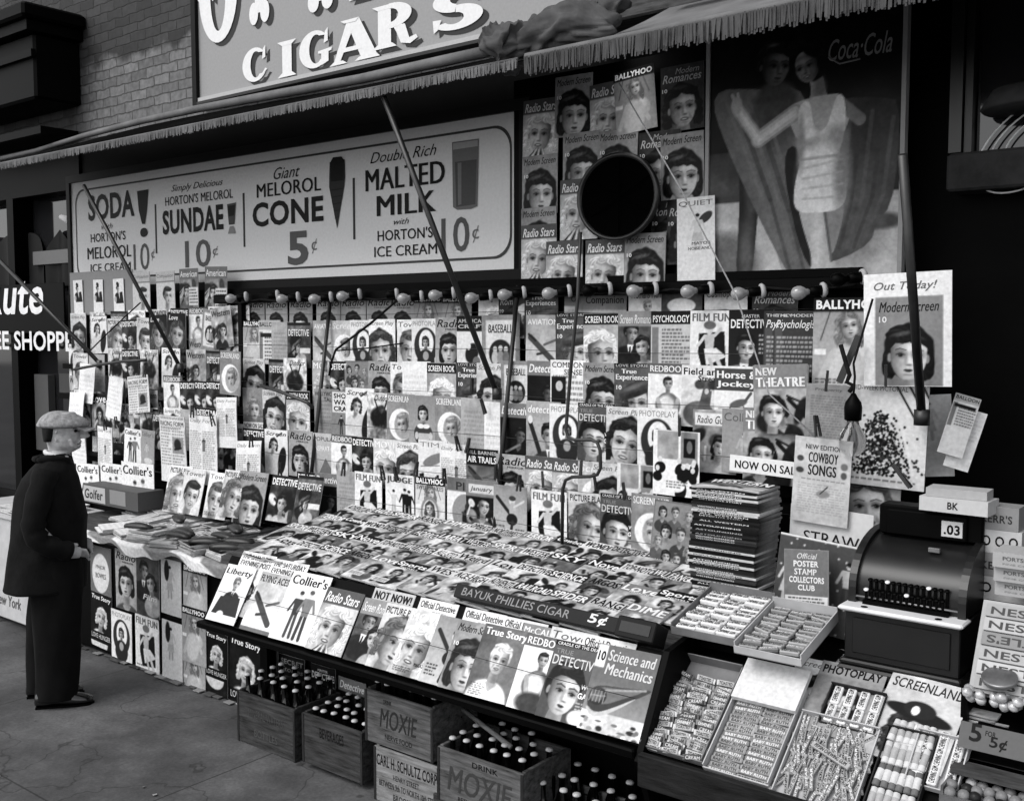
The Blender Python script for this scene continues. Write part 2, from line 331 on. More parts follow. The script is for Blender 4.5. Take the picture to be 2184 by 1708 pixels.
def a_pinup(c, bg=.95):
    c.a[:] = bg; c.poly([(.22, .5), (.8, .45), (.84, 1.2), (.3, 1.26), (.2, .9)], .1); c.poly([(.34, .52), (.58, .5), (.56, .84), (.38, .86)], .8); c.line(.36, .55, .2, .75, .07, .85); c.line(.58, .54, .72, .4, .07, .85)
    c.ell(.46, .4, .09, .12, .86); c.ell(.47, .32, .14, .09, .5); c.poly([(.34, .82), (.62, .8), (.86, .98), (.4, 1.18)], .92); c.line(.62, .98, .76, 1.28, .09, .86); c.line(.48, 1.05, .56, 1.26, .08, .8); c.body(.06, 1.22, .35, 1.28, 1, .15); c.noise(10, .03)
def a_twomen(c):
    c.a[:] = .95; fig(c, .3, .42, .74, .85, .75, arm=1); fig(c, .68, .36, .8, .12, .14, arm=0); fig(c, .82, .4, .76, .1, .12); c.poly([(.2, 1.1), (.34, 1.06), (.4, 1.2), (.26, 1.26)], .2)
def a_dancer(c, bg=.62):
    c.grad(bg, bg+.2); c.line(.12, .3, .62, .78, .09, .2); c.ell(.56, .36, .09, .1, .85); c.ell(.57, .3, .1, .06, .3); c.ell(.58, .58, .1, .2, .75, .2); c.ell(.56, .8, .16, .14, .15); c.line(.58, .85, .5, 1.25, .08, .25); c.line(.62, .5, .9, .34, .05, .85); c.body(.08, .95, .36, 1.2, 4, .1); c.body(.66, 1.0, .92, 1.25, 4, .15)
def a_ball(c):
    c.a[:] = .62; c.rect(.12, .12, .88, 1.26, .9); c.ell(.5, .82, .3, .3, .2, .04)
    for i, q in enumerate((.36, .5, .64)): c.ell(q, .72-.02*(i == 1), .055, .06, .85); c.ell(q, .9, .09, .15, .8-.15*i, .2)
    c.body(.3, 1.14, .7, 1.2, 1, .3); c.noise(16, .03)
def a_plane(c, bg=.8):
    c.grad(bg-.15, bg+.1); c.noise(4, .08); c.line(.15, .55, .8, 1.1, .15, .35); c.line(.1, .48, .3, .62, .06, .2); c.line(.55, .72, .88, .6, .06, .45); c.line(.35, .95, .6, .9, .06, .3); c.rect(0, 1.24, 1, 1.34, .5)
def a_action(c, bg=.5, seed=1, t=.3):
    r = random.Random(seed); c.grad(bg, t); c.noise(4, .12, None, seed)
    for i in range(5): c.ell(r.uniform(.1, .9), r.uniform(.5, 1.2), r.uniform(.06, .25), r.uniform(.08, .3), r.choice([.08, .15, .8, .9, .6, .3]), .3, r.uniform(-1, 1))
    for i in range(4): x = r.uniform(.1, .8); y = r.uniform(.5, 1.); c.line(x, y, x+r.uniform(-.4, .4), y+r.uniform(.1, .4), r.uniform(.03, .09), r.choice([.1, .85, .2, .7]))
    x = r.uniform(.35, .65); face(c, x, r.uniform(.62, .78), r.uniform(.3, .44), .1, .85, r.choice(['man', 'curl', 'bob', 'beret']), r.random() < .3, r.uniform(-.6, .6), r.uniform(-.3, .3), r.choice([.15, .4, .75]))
    c.noise(12, .05)
def a_page(c, bg=.92, pic=True, n=16, cols=1):
    c.a[:] = bg; c.noise(3, .03)
    if cols == 1: c.body(.08, .34, .92, 1.26, n, .35, .55)
    else:
        for i in range(cols): c.body(.05+.92*i/cols, .36, .05+.92*(i+1)/cols-.05, 1.28, n, .35, .5)
    if pic: c.rect(.52, .55, .9, .95, .62); c.ell(.7, .72, .12, .14, .2, .3); c.line(.6, .85, .82, .8, .05, .15)
def a_crowd(c):
    c.a[:] = .95; r = random.Random(5)
    c.rect(.1, .02, .55, .55, .68); c.noise(5, .08, (.1, .02, .55, .55)); c.rect(.6, .02, .95, .62, .6); c.rect(.66, .14, .9, .5, .08); c.ell(.78, .3, .06, .12, .5)
    for i in range(10): x = r.uniform(.05, .95); y = r.uniform(.62, 1.2); c.ell(x, y+.1, r.uniform(.06, .13), r.uniform(.09, .18), .06, .08, r.uniform(-.6, .6)); c.ell(x, y-.06, .045, .055, .88)
    c.ell(.5, 1.05, .2, .12, .96); c.body(.3, .95, .75, 1.1, 3, .3)
def a_group(c):
    c.a[:] = .5; c.noise(4, .06); c.rect(.04, .04, .96, 1.3, .58)
    for i, (x, y, k) in enumerate([(.22, .24, .2), (.5, .22, .2), (.8, .25, .2), (.34, .62, .26), (.66, .64, .26), (.16, .8, .2), (.38, 1.1, .22), (.62, 1.12, .22), (.86, .95, .2)]): face(c, x, y, k, [.1, .3, .5][i % 3], .84, ['bob', 'man', 'curl'][i % 3], i % 2 == 0, R.uniform(-.5, .5), 0, .3+.1*(i % 4))
def a_figure(c, bg=.9, hair=.15, top=.55):
    c.a[:] = bg; face(c, .5, .45, .26, hair, .8, 'updo', True, .2, 0, top, True); c.ell(.5, .92, .3, .26, top, .15); c.ell(.46, .9, .2, .2, .9, .4); c.line(.26, .8, .36, 1.12, .1, .72); c.line(.74, .8, .66, 1.12, .1, .72); c.ell(.5, 1.24, .34, .2, .3, .3); c.noise(9, .05)
def a_sketch(c, bg=.7):
    c.grad(bg, bg+.12); face(c, .5, .4, .34, .5, .88, 'long', False, .4, -.15, .8); c.ell(.45, 1.02, .26, .36, .84, .2, .1); c.line(.3, .78, .1, 1.2, .1, .8); c.line(.62, .78, .8, 1.1, .1, .82); c.line(.25, .2, .12, .6, .015, .3); c.line(.7, .15, .85, .55, .015, .3); c.rect(.03, .72, .2, .8, .95)
def a_ram(c):
    c.grad(.9, .82); c.ell(.42, 1.05, .36, .28, .45, .1); c.poly([(.4, .95), (.52, .5), (.72, .55), (.66, 1.1)], .38); c.ell(.6, .45, .1, .14, .4); c.ell(.44, .42, .12, .1, .3, .3); c.ell(.74, .42, .12, .1, .3, .3); c.ell(.6, .56, .05, .06, .8); c.noise(8, .06)
def a_horse(c):
    c.a[:] = .95; c.rect(.1, .9, .9, .91, .4); c.ell(.55, .78, .2, .08, .45, .2, -.3); c.line(.7, .72, .82, .56, .06, .4); c.line(.4, .82, .3, 1.0, .03, .4); c.line(.65, .82, .75, 1.0, .03, .4); c.body(.1, 1.1, .9, 1.25, 3, .4)
def a_blackpage(c, seed=2):
    c.a[:] = .1; c.noise(4, .05); c.rect(.0, .0, 1, .36, .55); face(c, .62, .78, .36, .06, .5, 'man', False, .5, .2, .1, True); c.line(.2, 1.2, .6, 1.0, .06, .55)
def a_white(c, hair=.08):
    c.a[:] = .95; c.line(.35, .3, .5, .52, .06, .12); c.ell(.45, .3, .14, .1, .1, .2, .6); face(c, .46, .55, .3, .1, .9, 'updo', False, .6, .1, .1, True); c.poly([(.35, .8), (.85, .72), (.95, 1.34), (.25, 1.34)], .1); c.poly([(.5, .78), (.62, .76), (.6, 1.15)], .9); c.ell(.2, 1.1, .12, .16, .75, .3)
def a_shout(c):
    c.grad(.42, .35); face(c, .42, .84, .8, .12, .95, 'man', False, .35, .12, .15, True, True); c.ell(.82, 1.22, .2, .14, .9, .2); c.txt('WO', .74, .66, .2, .08, .97, 0, .03).txt('GAL', .72, .8, .24, .1, .97, 0, .03); c.body(.72, .95, .96, 1.1, 3, .92)
def a_vehicle(c):
    c.grad(.42, .62, .3, .95); c.rect(0, .95, 1, 1.34, .9); c.noise(6, .1, (0, .95, 1, 1.3))
    c.sp([(.05, .66), (.2, .58), (.55, .56), (.97, .5), (.99, .54), (.6, .78), (.4, .94), (.2, 1.0), (.06, .9)], .3); c.sp([(.07, .66), (.22, .6), (.55, .58), (.95, .515), (.56, .72), (.34, .84), (.12, .82)], .5); c.line(.3, .64, .9, .53, .03, .66)
    c.ell(.2, .74, .14, .12, .22, .1, -.2); c.ell(.18, .73, .11, .09, .45, .2, -.2)
    for i in range(5): c.line(.1+.05*i, .65, .08+.055*i, .82, .01, .75)
    c.line(.08, .74, .32, .72, .01, .75); c.sp([(.06, .88), (.2, .97), (.4, .9), (.9, .58), (.42, .96), (.2, 1.03), (.07, .95)], .8)
    r = random.Random(3)
    for i in range(26): x = r.uniform(.02, .95); y = r.uniform(1.05, 1.24); c.ell(x, y, r.uniform(.02, .07), r.uniform(.012, .04), r.choice([.2, .35, .5, .65, .95]), .3)
    c.rect(0, 1.27, 1, 1.34, .75)
def a_stripe(c):
    a_portrait(c, .8, 'curl', True, -.2, (.7, .8), .5, .78, .82, .1, .12)
    for i in range(6): c.poly([(.1+.1*i, 1.34), (.16+.1*i, 1.34), (.4+.03*i, 1.08)], .95 if i % 2 else .08)
def a_couple(c):
    c.grad(.4, .3); face(c, .36, .5, .4, .08, .72, 'man', False, .5, .1, .15, True, True); face(c, .64, .8, .42, .08, .85, 'curl', True, -.4, -.15, .7); c.noise(8, .06)
def a_girl(c):
    c.grad(.6, .72); face(c, .5, .48, .36, .1, .92, 'bob', True, 0, 0, .25); c.ell(.5, 1.02, .3, .3, .3, .1); c.ell(.42, .8, .12, .06, .95); c.ell(.6, .8, .12, .06, .95); c.rect(.34, .98, .7, 1.24, .8); c.ell(.28, 1.05, .06, .1, .85); c.ell(.75, 1.05, .06, .1, .85)
def a_gypsy(c):
    c.grad(.85, .7); c.ell(.5, .7, .36, .3, .1, .25, .2); c.ell(.55, .46, .13, .12, .3, .4); c.line(.3, .2, .5, .6, .05, .2); c.line(.75, .2, .6, .6, .05, .15); c.ell(.4, 1.1, .3, .18, .5, .3); c.noise(10, .16)
def a_zep(c):
    c.grad(.9, .95); c.ell(.55, .5, .4, .13, .55, .1, -.35); c.line(.1, .7, .95, .62, .02, .4); c.rect(0, 1.05, 1, 1.34, .15)
    for i in range(7): x = R.random(); c.rect(x, .95-R.random()*.15, x+.08, 1.2, .12)
def a_blank(c, t=.66): c.a[:] = t; c.noise(3, .05); c.body(.12, .3, .88, 1.2, 8, t*.72, .35)
def a_round(c):
    c.a[:] = .93; c.ell(.6, .85, .42, .46, .62, .04); c.ell(.68, .7, .1, .1, .3); c.ell(.7, 1.0, .2, .28, .15, .2); c.line(.5, .85, .9, .95, .05, .3)
def a_text(c, bg=.85, n=9, bar=.15): c.a[:] = bg; c.rect(0, 0, 1, .3, bar); c.rect(.04, .36, .2, 1.28, .55); c.body(.28, .38, .95, 1.24, n, .35, .75)
def a_tree(c):
    c.grad(.9, .85); r = random.Random(8)
    for i in range(900): q = r.random()**.7; c.ell(.42+r.gauss(0, .05+.2*q), .36+.8*q, .016, .016, r.choice([.05, .08, .1, .3, .9]), .3)
    for i in range(6): c.line(.5+.08*i, .0, .75+.09*i, .4+.03*i, .025, .15 if i % 2 else .9)
    c.line(.55, .1, .85, 1.1, .04, .9)
# mastheads
def hd(c, t, y=.04, h=.17, tone=.95, shear=0., bold=.02, x=.05, w=.9, bar=None):
    if bar is not None: c.rect(0, max(0, y-.045), 1, y+h+.045, bar)
    c.txt(t, x, y, w, h, tone, shear, bold)
# ---------------------------------------------------------------- magazine covers: paint function and a short description for the label
D = {}
def d(k, fn, desc): D[k] = (fn, desc)
d('radio', lambda c: (a_portrait(c, .1, 'bob', False, -.2, (.62, .72), .5, .86, .72), hd(c, 'Radio', .06, .2, .12, .25, .01), hd(c, 'MIRROR', .29, .05, .2, 0, .01, .35, .5)), 'dark parted hair')
d('radiotop', lambda c: (c.grad(.7, .66), face(c, .5, .8, .66, .06, .95, 'bob', False, 0, 0, .4), hd(c, 'Radio', .05, .2, .1, .25, .01), hd(c, 'MIRROR', .28, .04, .2, 0, 0, .3, .5)), 'pale face, black bob')
d('ballyhoo', lambda c: (a_sketch(c, .66), hd(c, 'BALLYHOO', .03, .13, .97, 0, .04, .04, .92, .05), c.body(.05, 1.12, .5, 1.25, 3, .2)), 'line drawn girl')
d('ballyblack', lambda c: (a_sketch(c, .6), hd(c, 'BALLYHOO', .05, .12, .97, .1, .04, .04, .92, .05)), 'tilted drawing of girl')
d('madame', lambda c: (a_portrait(c, .85, 'curl', False, .3, (.85, .75), .55, .8, .66, .2, .8), hd(c, 'Mademoiselle', .08, .14, .15, .25, .005)), 'pale drawing, script title')
d('truex', lambda c: (a_portrait(c, .35, 'beret', False, .3, (.3, .4), .55, .9, .74, .15, .5), c.rect(0, 0, 1, .1, .12), hd(c, 'LOVE STORIES', .02, .06, .75), hd(c, 'True', .13, .1, .95, 0, -.04, .2, .4), hd(c, 'Experiences', .25, .16, .95, 0, -.04), hd(c, '10', .5, .1, .95, 0, .02, .06, .14)), 'woman in beret')
d('companion', lambda c: (a_blank(c, .75), c.rect(0, .03, 1, .36, .52), hd(c, 'Companion', .12, .17, .12, 0, -.025, .2, .75)), 'plain grey band')
d('woman', lambda c: (c.grad(.85, .8), a_figure(c, .85, .6, .75), hd(c, 'Womans Home', .06, .2, .3, 0, .005)), 'pale figure drawing')
d('hat', lambda c: (a_portrait(c, .95, 'updo', False, .2, (.3, .35), .5, .7, .5, 0, .85), c.ell(.5, .45, .34, .16, .95, .1)), 'white hat portrait')
d('cosmo', lambda c: (a_portrait(c, .3, 'updo', False, .3, (.88, .85), .5, .8, .5, 0, .85), hd(c, 'Cosmopolitan', .08, .2, .15, 0, .003)), 'pale faced woman')
d('lines', lambda c: (a_text(c, .9, 8, .75), hd(c, 'BALLOON', .06, .14, .2, 0, .02), c.rect(.1, .4, .9, .52, .15)), 'printed text')
d('grey', lambda c: a_blank(c, .72), 'plain grey cover')
d('detective', lambda c: (a_action(c, .45, 11), c.rect(0, 0, 1, .1, .12), hd(c, 'DETECTIVE', .2, .2, .92, 0, .01), c.rect(.55, .75, .98, .9, .9)), 'crime scene painting')
d('tdetect', lambda c: (a_shout(c), c.rect(0, 0, 1, .09, .06), hd(c, 'CRADLE OF THE DEAD', .02, .055, .9, 0, .015), hd(c, 'TRUE', .14, .08, .6, 0, .01, .06, .35), hd(c, 'DETECTIVE', .25, .17, .85, 0, .01, .04, .92)), 'staring bald man')
d('mdetect', lambda c: (c.grad(.12, .2), face(c, .4, .8, .5, .08, .9, 'man', False, .3, .1, .6, True, True), hd(c, 'MASTER', .1, .07, .9, 0, .01, .3, .4), hd(c, 'DETECTIVE', .2, .19, .95, 0, .025), c.body(.68, .5, .97, .95, 5, .9)), 'frowning man, dark ground')
d('psycho', lambda c: (a_text(c, .32, 10, .32), c.rect(0, .0, 1, 1.34, .3, .6), hd(c, 'THE MODERN', .06, .06, .9), hd(c, 'Psychologist', .18, .22, .95, .3, .01), c.body(.08, .5, .9, 1.25, 8, .85)), 'white script on grey')
d('psychology', lambda c: (a_text(c, .82, 11, .12), hd(c, 'PSYCHOLOGY', .09, .16, .95, 0, .02)), 'contents list on white')
d('moon', lambda c: (a_moon(c), hd(c, 'SCREENLAND', .06, .16, .95, 0, -.03)), 'face in white moon')
d('moon2', lambda c: (a_moon(c, .4, .78), hd(c, 'Screen', .06, .18, .93, .15, .01)), 'pale moon face')
d('oval', lambda c: (a_oval(c), hd(c, 'PHOTOPLAY', .06, .13, .6, 0, .0)), 'dark dress in oval')
d('romance', lambda c: (a_couple(c), c.rect(0, 0, 1, .35, .62), hd(c, 'Screen Romances', .08, .2, .92, .25, .005)), 'man kissing a hand')
d('screenbook', lambda c: (a_portrait(c, .9, 'curl', False, .3, (.62, .7), .5, .9, .86, .1, .85), hd(c, 'SCREEN BOOK', .07, .16, .96, 0, .02, .05, .9, .12)), 'platinum blonde portrait')
d('curls', lambda c: (a_portrait(c, .12, 'curl', True, -.2, (.88, .9), .5, .84, .9, .1, .8, .9), hd(c, 'Screen Play', .05, .15, .5, .2, .005)), 'dark curls, smiling')
d('mscreen', lambda c: (a_portrait(c, .12, 'bob', False, .2, (.58, .66), .52, .88, .9, .05, .12, .9), hd(c, 'Modern Screen', .06, .15, .15, .3, .012), hd(c, '10', .42, .08, .95, 0, .02, .06, .12)), 'dark fringe portrait')
d('rstars', lambda c: (a_stripe(c), c.rect(0, 0, 1, .33, .4), hd(c, 'Radio Stars', .08, .2, .93, .3, .015)), 'smiling blonde, striped collar')
d('mromance', lambda c: (a_portrait(c, .08, 'curl', True, .3, (.25, .3), .5, .86, .8, -.05, .6), hd(c, 'Modern', .06, .12, .75, .3, .0, .35, .55), hd(c, 'Romances', .17, .17, .8, .3, .01), hd(c, '10', .45, .08, .9, 0, .02, .04, .12)), 'smiling brunette, dark ground')
d('filmfun', lambda c: (a_pinup(c), hd(c, 'FILM FUN', .06, .17, .5, 0, -.05)), 'seated chorus girl')
d('judge', lambda c: (a_twomen(c), hd(c, 'JUDGE', .06, .2, .45, 0, -.07)), 'two men cartoon')
d('horsehead', lambda c: (c.grad(.92, .9), c.rect(0, 0, 1, .4, .1), hd(c, 'AMERICAN', .08, .1, .8), hd(c, 'CRAFT', .22, .1, .8), c.ell(.5, .95, .2, .26, .15, .15, .4), c.ell(.4, .78, .07, .09, .9), c.ell(.65, 1.15, .12, .12, .5)), 'black band, dark horse')
d('baseball', lambda c: (a_ball(c), hd(c, 'BASEBALL', .2, .18, .25, .1, -.03, .18, .64)), 'grey frame, three players')
d('plane', lambda c: (a_plane(c), hd(c, 'AVIATION', .1, .14, .95, 0, .01)), 'diving aeroplane')
d('movie', lambda c: (a_portrait(c, .82, 'curl', True, -.1, (.7, .8), .5, .78, .78, .1, .9), hd(c, 'MOVIE', .06, .18, .97, .0, .02), c.txt('MAGAZINE', .55, 1.05, .35, .07, .1, 0, .02)), 'laughing blonde portrait')
d('black', lambda c: (a_blackpage(c), hd(c, 'Detective', .08, .2, .96, .25, .015)), 'black cover, lone man')
d('hand', lambda c: (a_portrait(c, .08, 'man', False, .2, (.72, .66), .68, .8, .5, 0, .3, .9, True), c.line(.12, .5, .4, 1.2, .12, .2), c.ell(.13, .45, .07, .1, .9), hd(c, 'detective', .1, .18, .95, .2, .01)), 'man raising an arm')
d('common', lambda c: (a_page(c, .95, False, 7), hd(c, 'COMMON', .05, .13, .12, 0, .01), hd(c, 'SENSE', .22, .13, .12, 0, .01, .4, .5), c.rect(.04, .4, .45, 1.1, .12), c.ell(.26, .62, .1, .12, .8)), 'white cover, dark panel')
d('redbook', lambda c: (a_figure(c, .95, .12, .45), c.rect(0, 0, 1, .24, .45), hd(c, 'REDBOOK', .05, .14, .95, 0, -.03)), 'woman holding white dog')
d('field', lambda c: (a_ram(c), hd(c, 'Field and', .06, .15, .15, 0, .02), hd(c, 'Stream', .22, .13, .15, 0, .02, .4, .55)), 'mountain ram')
d('jockey', lambda c: (a_horse(c), c.rect(0, .06, 1, .52, .35), hd(c, 'Horse &', .1, .16, .95, 0, -.05), hd(c, 'Jockey', .31, .16, .95, 0, -.05)), 'horse line drawing')
d('theatre', lambda c: (a_action(c, .7, 21, .6), face(c, .35, .82, .5, .1, .95, 'man', False, .3, .05, .2), c.rect(0, 0, 1, .42, .58), hd(c, 'NEW', .05, .13, .92, 0, -.06, .05, .4), hd(c, 'THEATRE', .22, .16, .95, 0, -.06)), 'pale actor face')
d('sale', lambda c: (a_portrait(c, .5, 'curl', False, .3, (.6, .5), .5, .65, .6, 0, .4), hd(c, 'NOW ON SALE', 1.08, .14, .1, 0, .03, .05, .9, .95)), 'now on sale strip')
d('hollywood', lambda c: (a_blank(c, .62), hd(c, 'HOLLYWOOD', .08, .12, .25, 0, .01), hd(c, 'TALES', .24, .12, .25, 0, .01, .4, .5)), 'plain grey, dark lettering')
d('wave', lambda c: (c.grad(.55, .6), c.rect(.05, .05, .95, .62, .9), hd(c, 'SHORT', .08, .14, .1, 0, .03, .1, .8), hd(c, 'WAVE', .26, .14, .1, 0, .03, .1, .8), hd(c, 'CRAFT', .44, .14, .1, 0, .03, .1, .8), fig(c, .4, .7, .55, .2, .3)), 'white title panel')
d('kneel', lambda c: (c.grad(.95, .9), face(c, .4, .45, .34, .15, .9, 'curl', False, .5, .2, .85), c.ell(.5, .95, .24, .3, .85, .2, .3), c.ell(.75, .9, .16, .4, .15, .15, .2), c.line(.55, .2, .75, .1, .05, .2), hd(c, 'Screen', .06, .12, .4, .3)), 'kneeling woman, dark wings')
d('gypsy', lambda c: (a_gypsy(c), hd(c, 'Outdoor', .06, .16, .15, .25, .005, .3, .65)), 'dark whirling figure')
d('girl', lambda c: a_girl(c), 'little girl with book')
d('screenw', lambda c: (a_portrait(c, .14, 'curl', True, -.25, (.85, .8), .54, .86, .9, .12, .85, .9), hd(c, 'Screen Play', .05, .16, .55, .25, .01)), 'wavy haired woman')
d('guide', lambda c: (a_action(c, .66, 31, .6), c.rect(.06, .08, .94, .34, .92), hd(c, 'Radio Guide', .12, .17, .4, .25, .01, .1, .8)), 'radio actors')
d('collier', lambda c: (c.grad(.62, .7), hd(c, "Collier's", .08, .18, .45, 0, .004), fig(c, .5, .5, .7, .75, .7, hair=.5), c.ell(.6, 1.2, .3, .12, .85)), 'pale grey drawing')
d('inspire', lambda c: (c.grad(.8, .7), hd(c, 'POPULAR', .1, .12, .45), hd(c, 'INSPIRATION', .36, .14, .95, 0, .01), c.poly([(.5, .7), (.9, 1.2), (.2, 1.2)], .5)), 'grey mountain')
d('zep', lambda c: (a_zep(c), hd(c, 'TIME', .06, .12, .6, 0, .0)), 'airship over city')
d('airtrails', lambda c: (a_plane(c, .5), c.rect(0, 0, 1, .42, .12), hd(c, 'BILL BARNES', .05, .09, .75), hd(c, 'AIR TRAILS', .19, .16, .95, 0, .02)), 'plane, black title band')
d('crowd', lambda c: a_crowd(c), 'crowd cartoon, white ground')
d('sweeps', lambda c: (a_sketch(c, .82), c.ell(.5, .9, .3, .4, .6, .05), c.ell(.5, .92, .24, .34, .88, .05), face(c, .5, .8, .3, .3, .9, 'long', False, 0, 0, .8), hd(c, 'BALLYHOO', .03, .14, .97, 0, .04, .04, .92, .05), hd(c, 'SWEEPSTAKES', .22, .11, .45, 0, .02)), 'bride in oval frame')
d('pin', lambda c: (a_round(c), c.rect(0, 0, 1, .34, .5), hd(c, 'PIN', .1, .2, .25, .0, .01, .3, .6)), 'grey disc drawing')
d('january', lambda c: (a_action(c, .1, 43, .12), c.rect(0, 0, 1, .42, .55), c.rect(.1, .12, .9, .34, .85), hd(c, 'January', .16, .14, .3, .2, .01, .14, .7)), 'black cover, white dancers')
d('dancer', lambda c: a_dancer(c), 'leaping dancer')
d('picture', lambda c: (a_portrait(c, .4, 'curl', False, .5, (.85, .8), .54, .8, .82, .15, .75, .9), hd(c, 'PICTURE PLAY', .06, .15, .12, 0, .02)), 'upturned woman face')
d('group', lambda c: a_group(c), 'nine small portraits')
d('american', lambda c: (a_action(c, .58, 55, .5), c.rect(0, 0, 1, .36, .5), hd(c, 'American', .08, .2, .93, 0, .01), c.rect(.5, .62, .97, 1.2, .9), c.body(.53, .66, .95, 1.16, 5, .15)), 'grey oarsman')
d('compan2', lambda c: (c.grad(.86, .82), c.rect(0, .0, 1, .34, .78), hd(c, 'Companion', .08, .16, .5, .1, .0), c.rect(0, .34, 1, .36, .2), face(c, .62, .8, .5, .15, .9, 'updo', False, .5, .1, .85)), 'pale woman in profile')
d('card', lambda c: a_white(c), 'black coated figure card')
d('dface', lambda c: (a_portrait(c, .3, 'long', False, .2, (.15, .12), .56, .72, .66, .05, .15, .82), hd(c, 'Love', .07, .16, .9, .2, .02, .1, .5)), 'dark cover, pale face')
d('western', lambda c: (a_action(c, .75, 61, .6), hd(c, 'Western', .08, .2, .15, .1, .02)), 'cowboy painting')
d('bowes', lambda c: (c.grad(.45, .5), c.ell(.5, .72, .4, .52, .88, .04), hd(c, 'MAJOR', .5, .13, .5, 0, .01, .28, .45), hd(c, 'BOWES', .72, .13, .5, 0, .01, .26, .5)), 'white oval')
d('tstory', lambda c: (a_portrait(c, .75, 'curl', True, -.1, (.1, .12), .52, .66, .48, .15, .85, .88), c.rect(0, 1.06, 1, 1.34, .05), hd(c, 'True Story', .06, .16, .93, .1, .02), hd(c, 'LOVE HUNGER', 1.12, .13, .85, .0, .0)), 'smiling blonde, black border')
d('truest', lambda c: (a_portrait(c, .82, 'updo', True, 0, (.4, .5), .52, .58, .5, .08, .93, .92), hd(c, 'True Story', .05, .17, .96, 0, -.05), c.body(.08, 1.02, .4, 1.24, 6, .3)), 'white jumper blonde')
d('couple', lambda c: (a_couple(c), hd(c, 'Film', 1.1, .14, .9, .2, .02, .3, .6)), 'embracing couple')
d('whitefig', lambda c: (c.grad(.9, .85), fig(c, .45, .2, .95, .8, .7, skirt=.75), c.ell(.3, .35, .12, .3, .1, .2)), 'white gowned figure')
d('secret', lambda c: (c.grad(.08, .1), hd(c, 'SECRET', .1, .14, .55, 0, .02), hd(c, 'Stories', .3, .14, .5, .2, .01), face(c, .5, .95, .5, .1, .3, 'curl')), 'nearly black cover')
d('satpost', lambda c: (c.grad(.93, .95), hd(c, 'THE SATURDAY', .05, .1, .15, .15, -.03), hd(c, 'EVENING POST', .18, .1, .15, .15, -.03), a_action(c, .9, 71, .85)), 'white cover, black serif')
d('liberty', lambda c: (c.grad(.93, .95), hd(c, 'Liberty', .08, .18, .25, .1, -.03), face(c, .55, .42, .26, .5, .85, 'man', False, .2, 0, .25, True, True), c.poly([(.2, .75), (.85, .72), (.95, 1.15), (.1, 1.15)], .25), c.ell(.4, 1.15, .12, .08, .9)), 'seated man in suit')
d('flying', lambda c: (a_plane(c, .88), hd(c, 'FLYING ACES', .06, .16, .2, .0, .02)), 'seaplane over water')
d('colliers', lambda c: (c.grad(.95, .96), hd(c, "Collier's", .06, .17, .1, 0, -.035), fig(c, .42, .34, .85, .3, .35, hair=.3), fig(c, .66, .3, .9, .55, .3, hair=.4)), 'two walkers on white')
d('scimech', lambda c: (a_vehicle(c), c.rect(.0, .0, 1, .5, .48), hd(c, 'Science and', .06, .16, .85, .12, -.03, .2, .76), hd(c, 'Mechanics', .26, .16, .85, .12, -.03, .2, .76), c.rect(.01, .02, .17, .34, .92), hd(c, '10', .1, .14, .1, 0, .03, .03, .12)), 'streamlined airship car')
d('official', lambda c: (c.grad(.93, .9), hd(c, 'Official Detective', .05, .14, .15, 0, -.025), c.body(.4, .24, .75, .28, 1, .3), a_action_low(c)), 'white title strip')
d('mccall', lambda c: (c.grad(.6, .6), hd(c, "McCALL'S", .05, .14, .92, 0, -.03), face(c, .5, .7, .5, .2, .88, 'updo', True)), 'grey strip, white letters')
d('nownow', lambda c: (c.grad(.8, .75), hd(c, 'NOT NOW!', .05, .15, .08, 0, -.07), face(c, .5, .7, .5, .2, .88, 'updo', True)), 'heavy black slogan')
d('photoplay', lambda c: (a_portrait(c, .12, 'bob', False, -.1, (.5, .6), .5, .68, .5, 0, .6), c.rect(0, 0, 1, .26, .62), hd(c, 'PHOTOPLAY', .06, .15, .08, 0, .03)), 'bobbed brunette portrait')
d('screenland', lambda c: (a_portrait(c, .2, 'curl', False, .2, (.8, .75), .5, .85, .6, -.1, .8, .95), c.ell(.5, .55, .42, .1, .15, .1, .15), c.ell(.5, .48, .2, .12, .2, .1, .1), c.ell(.45, .5, .05, .07, .95), hd(c, 'SCREENLAND', .06, .15, .25, .1, .012)), 'woman in brimmed hat')
d('esquire', lambda c: (c.grad(.95, .93), hd(c, 'QUIET', .08, .14, .5, 0, .005), c.ell(.75, .5, .2, .1, .3, .1, -.6), fig(c, .55, .4, .85, .88, .85, skirt=.8), hd(c, 'MAYOR', 1.05, .07, .3, .0, .01, .4, .5), hd(c, 'NOISE AND', 1.17, .07, .4, .0, .01, .3, .6)), 'white cover, sketched lady')
d('tower', lambda c: (a_portrait(c, .25, 'updo', False, .3, (.8, .85), .5, .8, .76, .1, .85, .9), hd(c, 'Tower', .06, .14, .45, .1, .005)), 'sleek haired woman')
d('racing', lambda c: (a_page(c, .9, True, 12, 2), c.body(.06, .04, .94, .1, 2, .3), hd(c, 'RACING FORM', .14, .12, .1, .05, .01), c.body(.06, .29, .94, .36, 2, .15)), 'racing paper, horse picture')
d('sheet', lambda c: (a_page(c, .93, False, 18, 2), hd(c, 'Daily Form', .08, .11, .55, .2, .0), c.ell(.55, .62, .06, .06, .3), c.rect(.5, .62, .6, .85, .5)), 'pale printed sheet')
d('white', lambda c: (a_page(c, .95, False, 6), c.rect(0, .2, 1, 1.34, .95, .8)), 'blank white newspaper')
d('mic', lambda c: (a_action(c, .2, 91, .2), hd(c, 'DETECTIVE', .06, .18, .95, 0, .03)), 'dark crime painting')
d('poster', lambda c: (c.a.fill(.95), c.rect(.14, .28, .9, 1.36, .6), pst(c), hd(c, 'Out Today!', .1, .12, .5, .3, .01, .12, .72)), 'white poster')
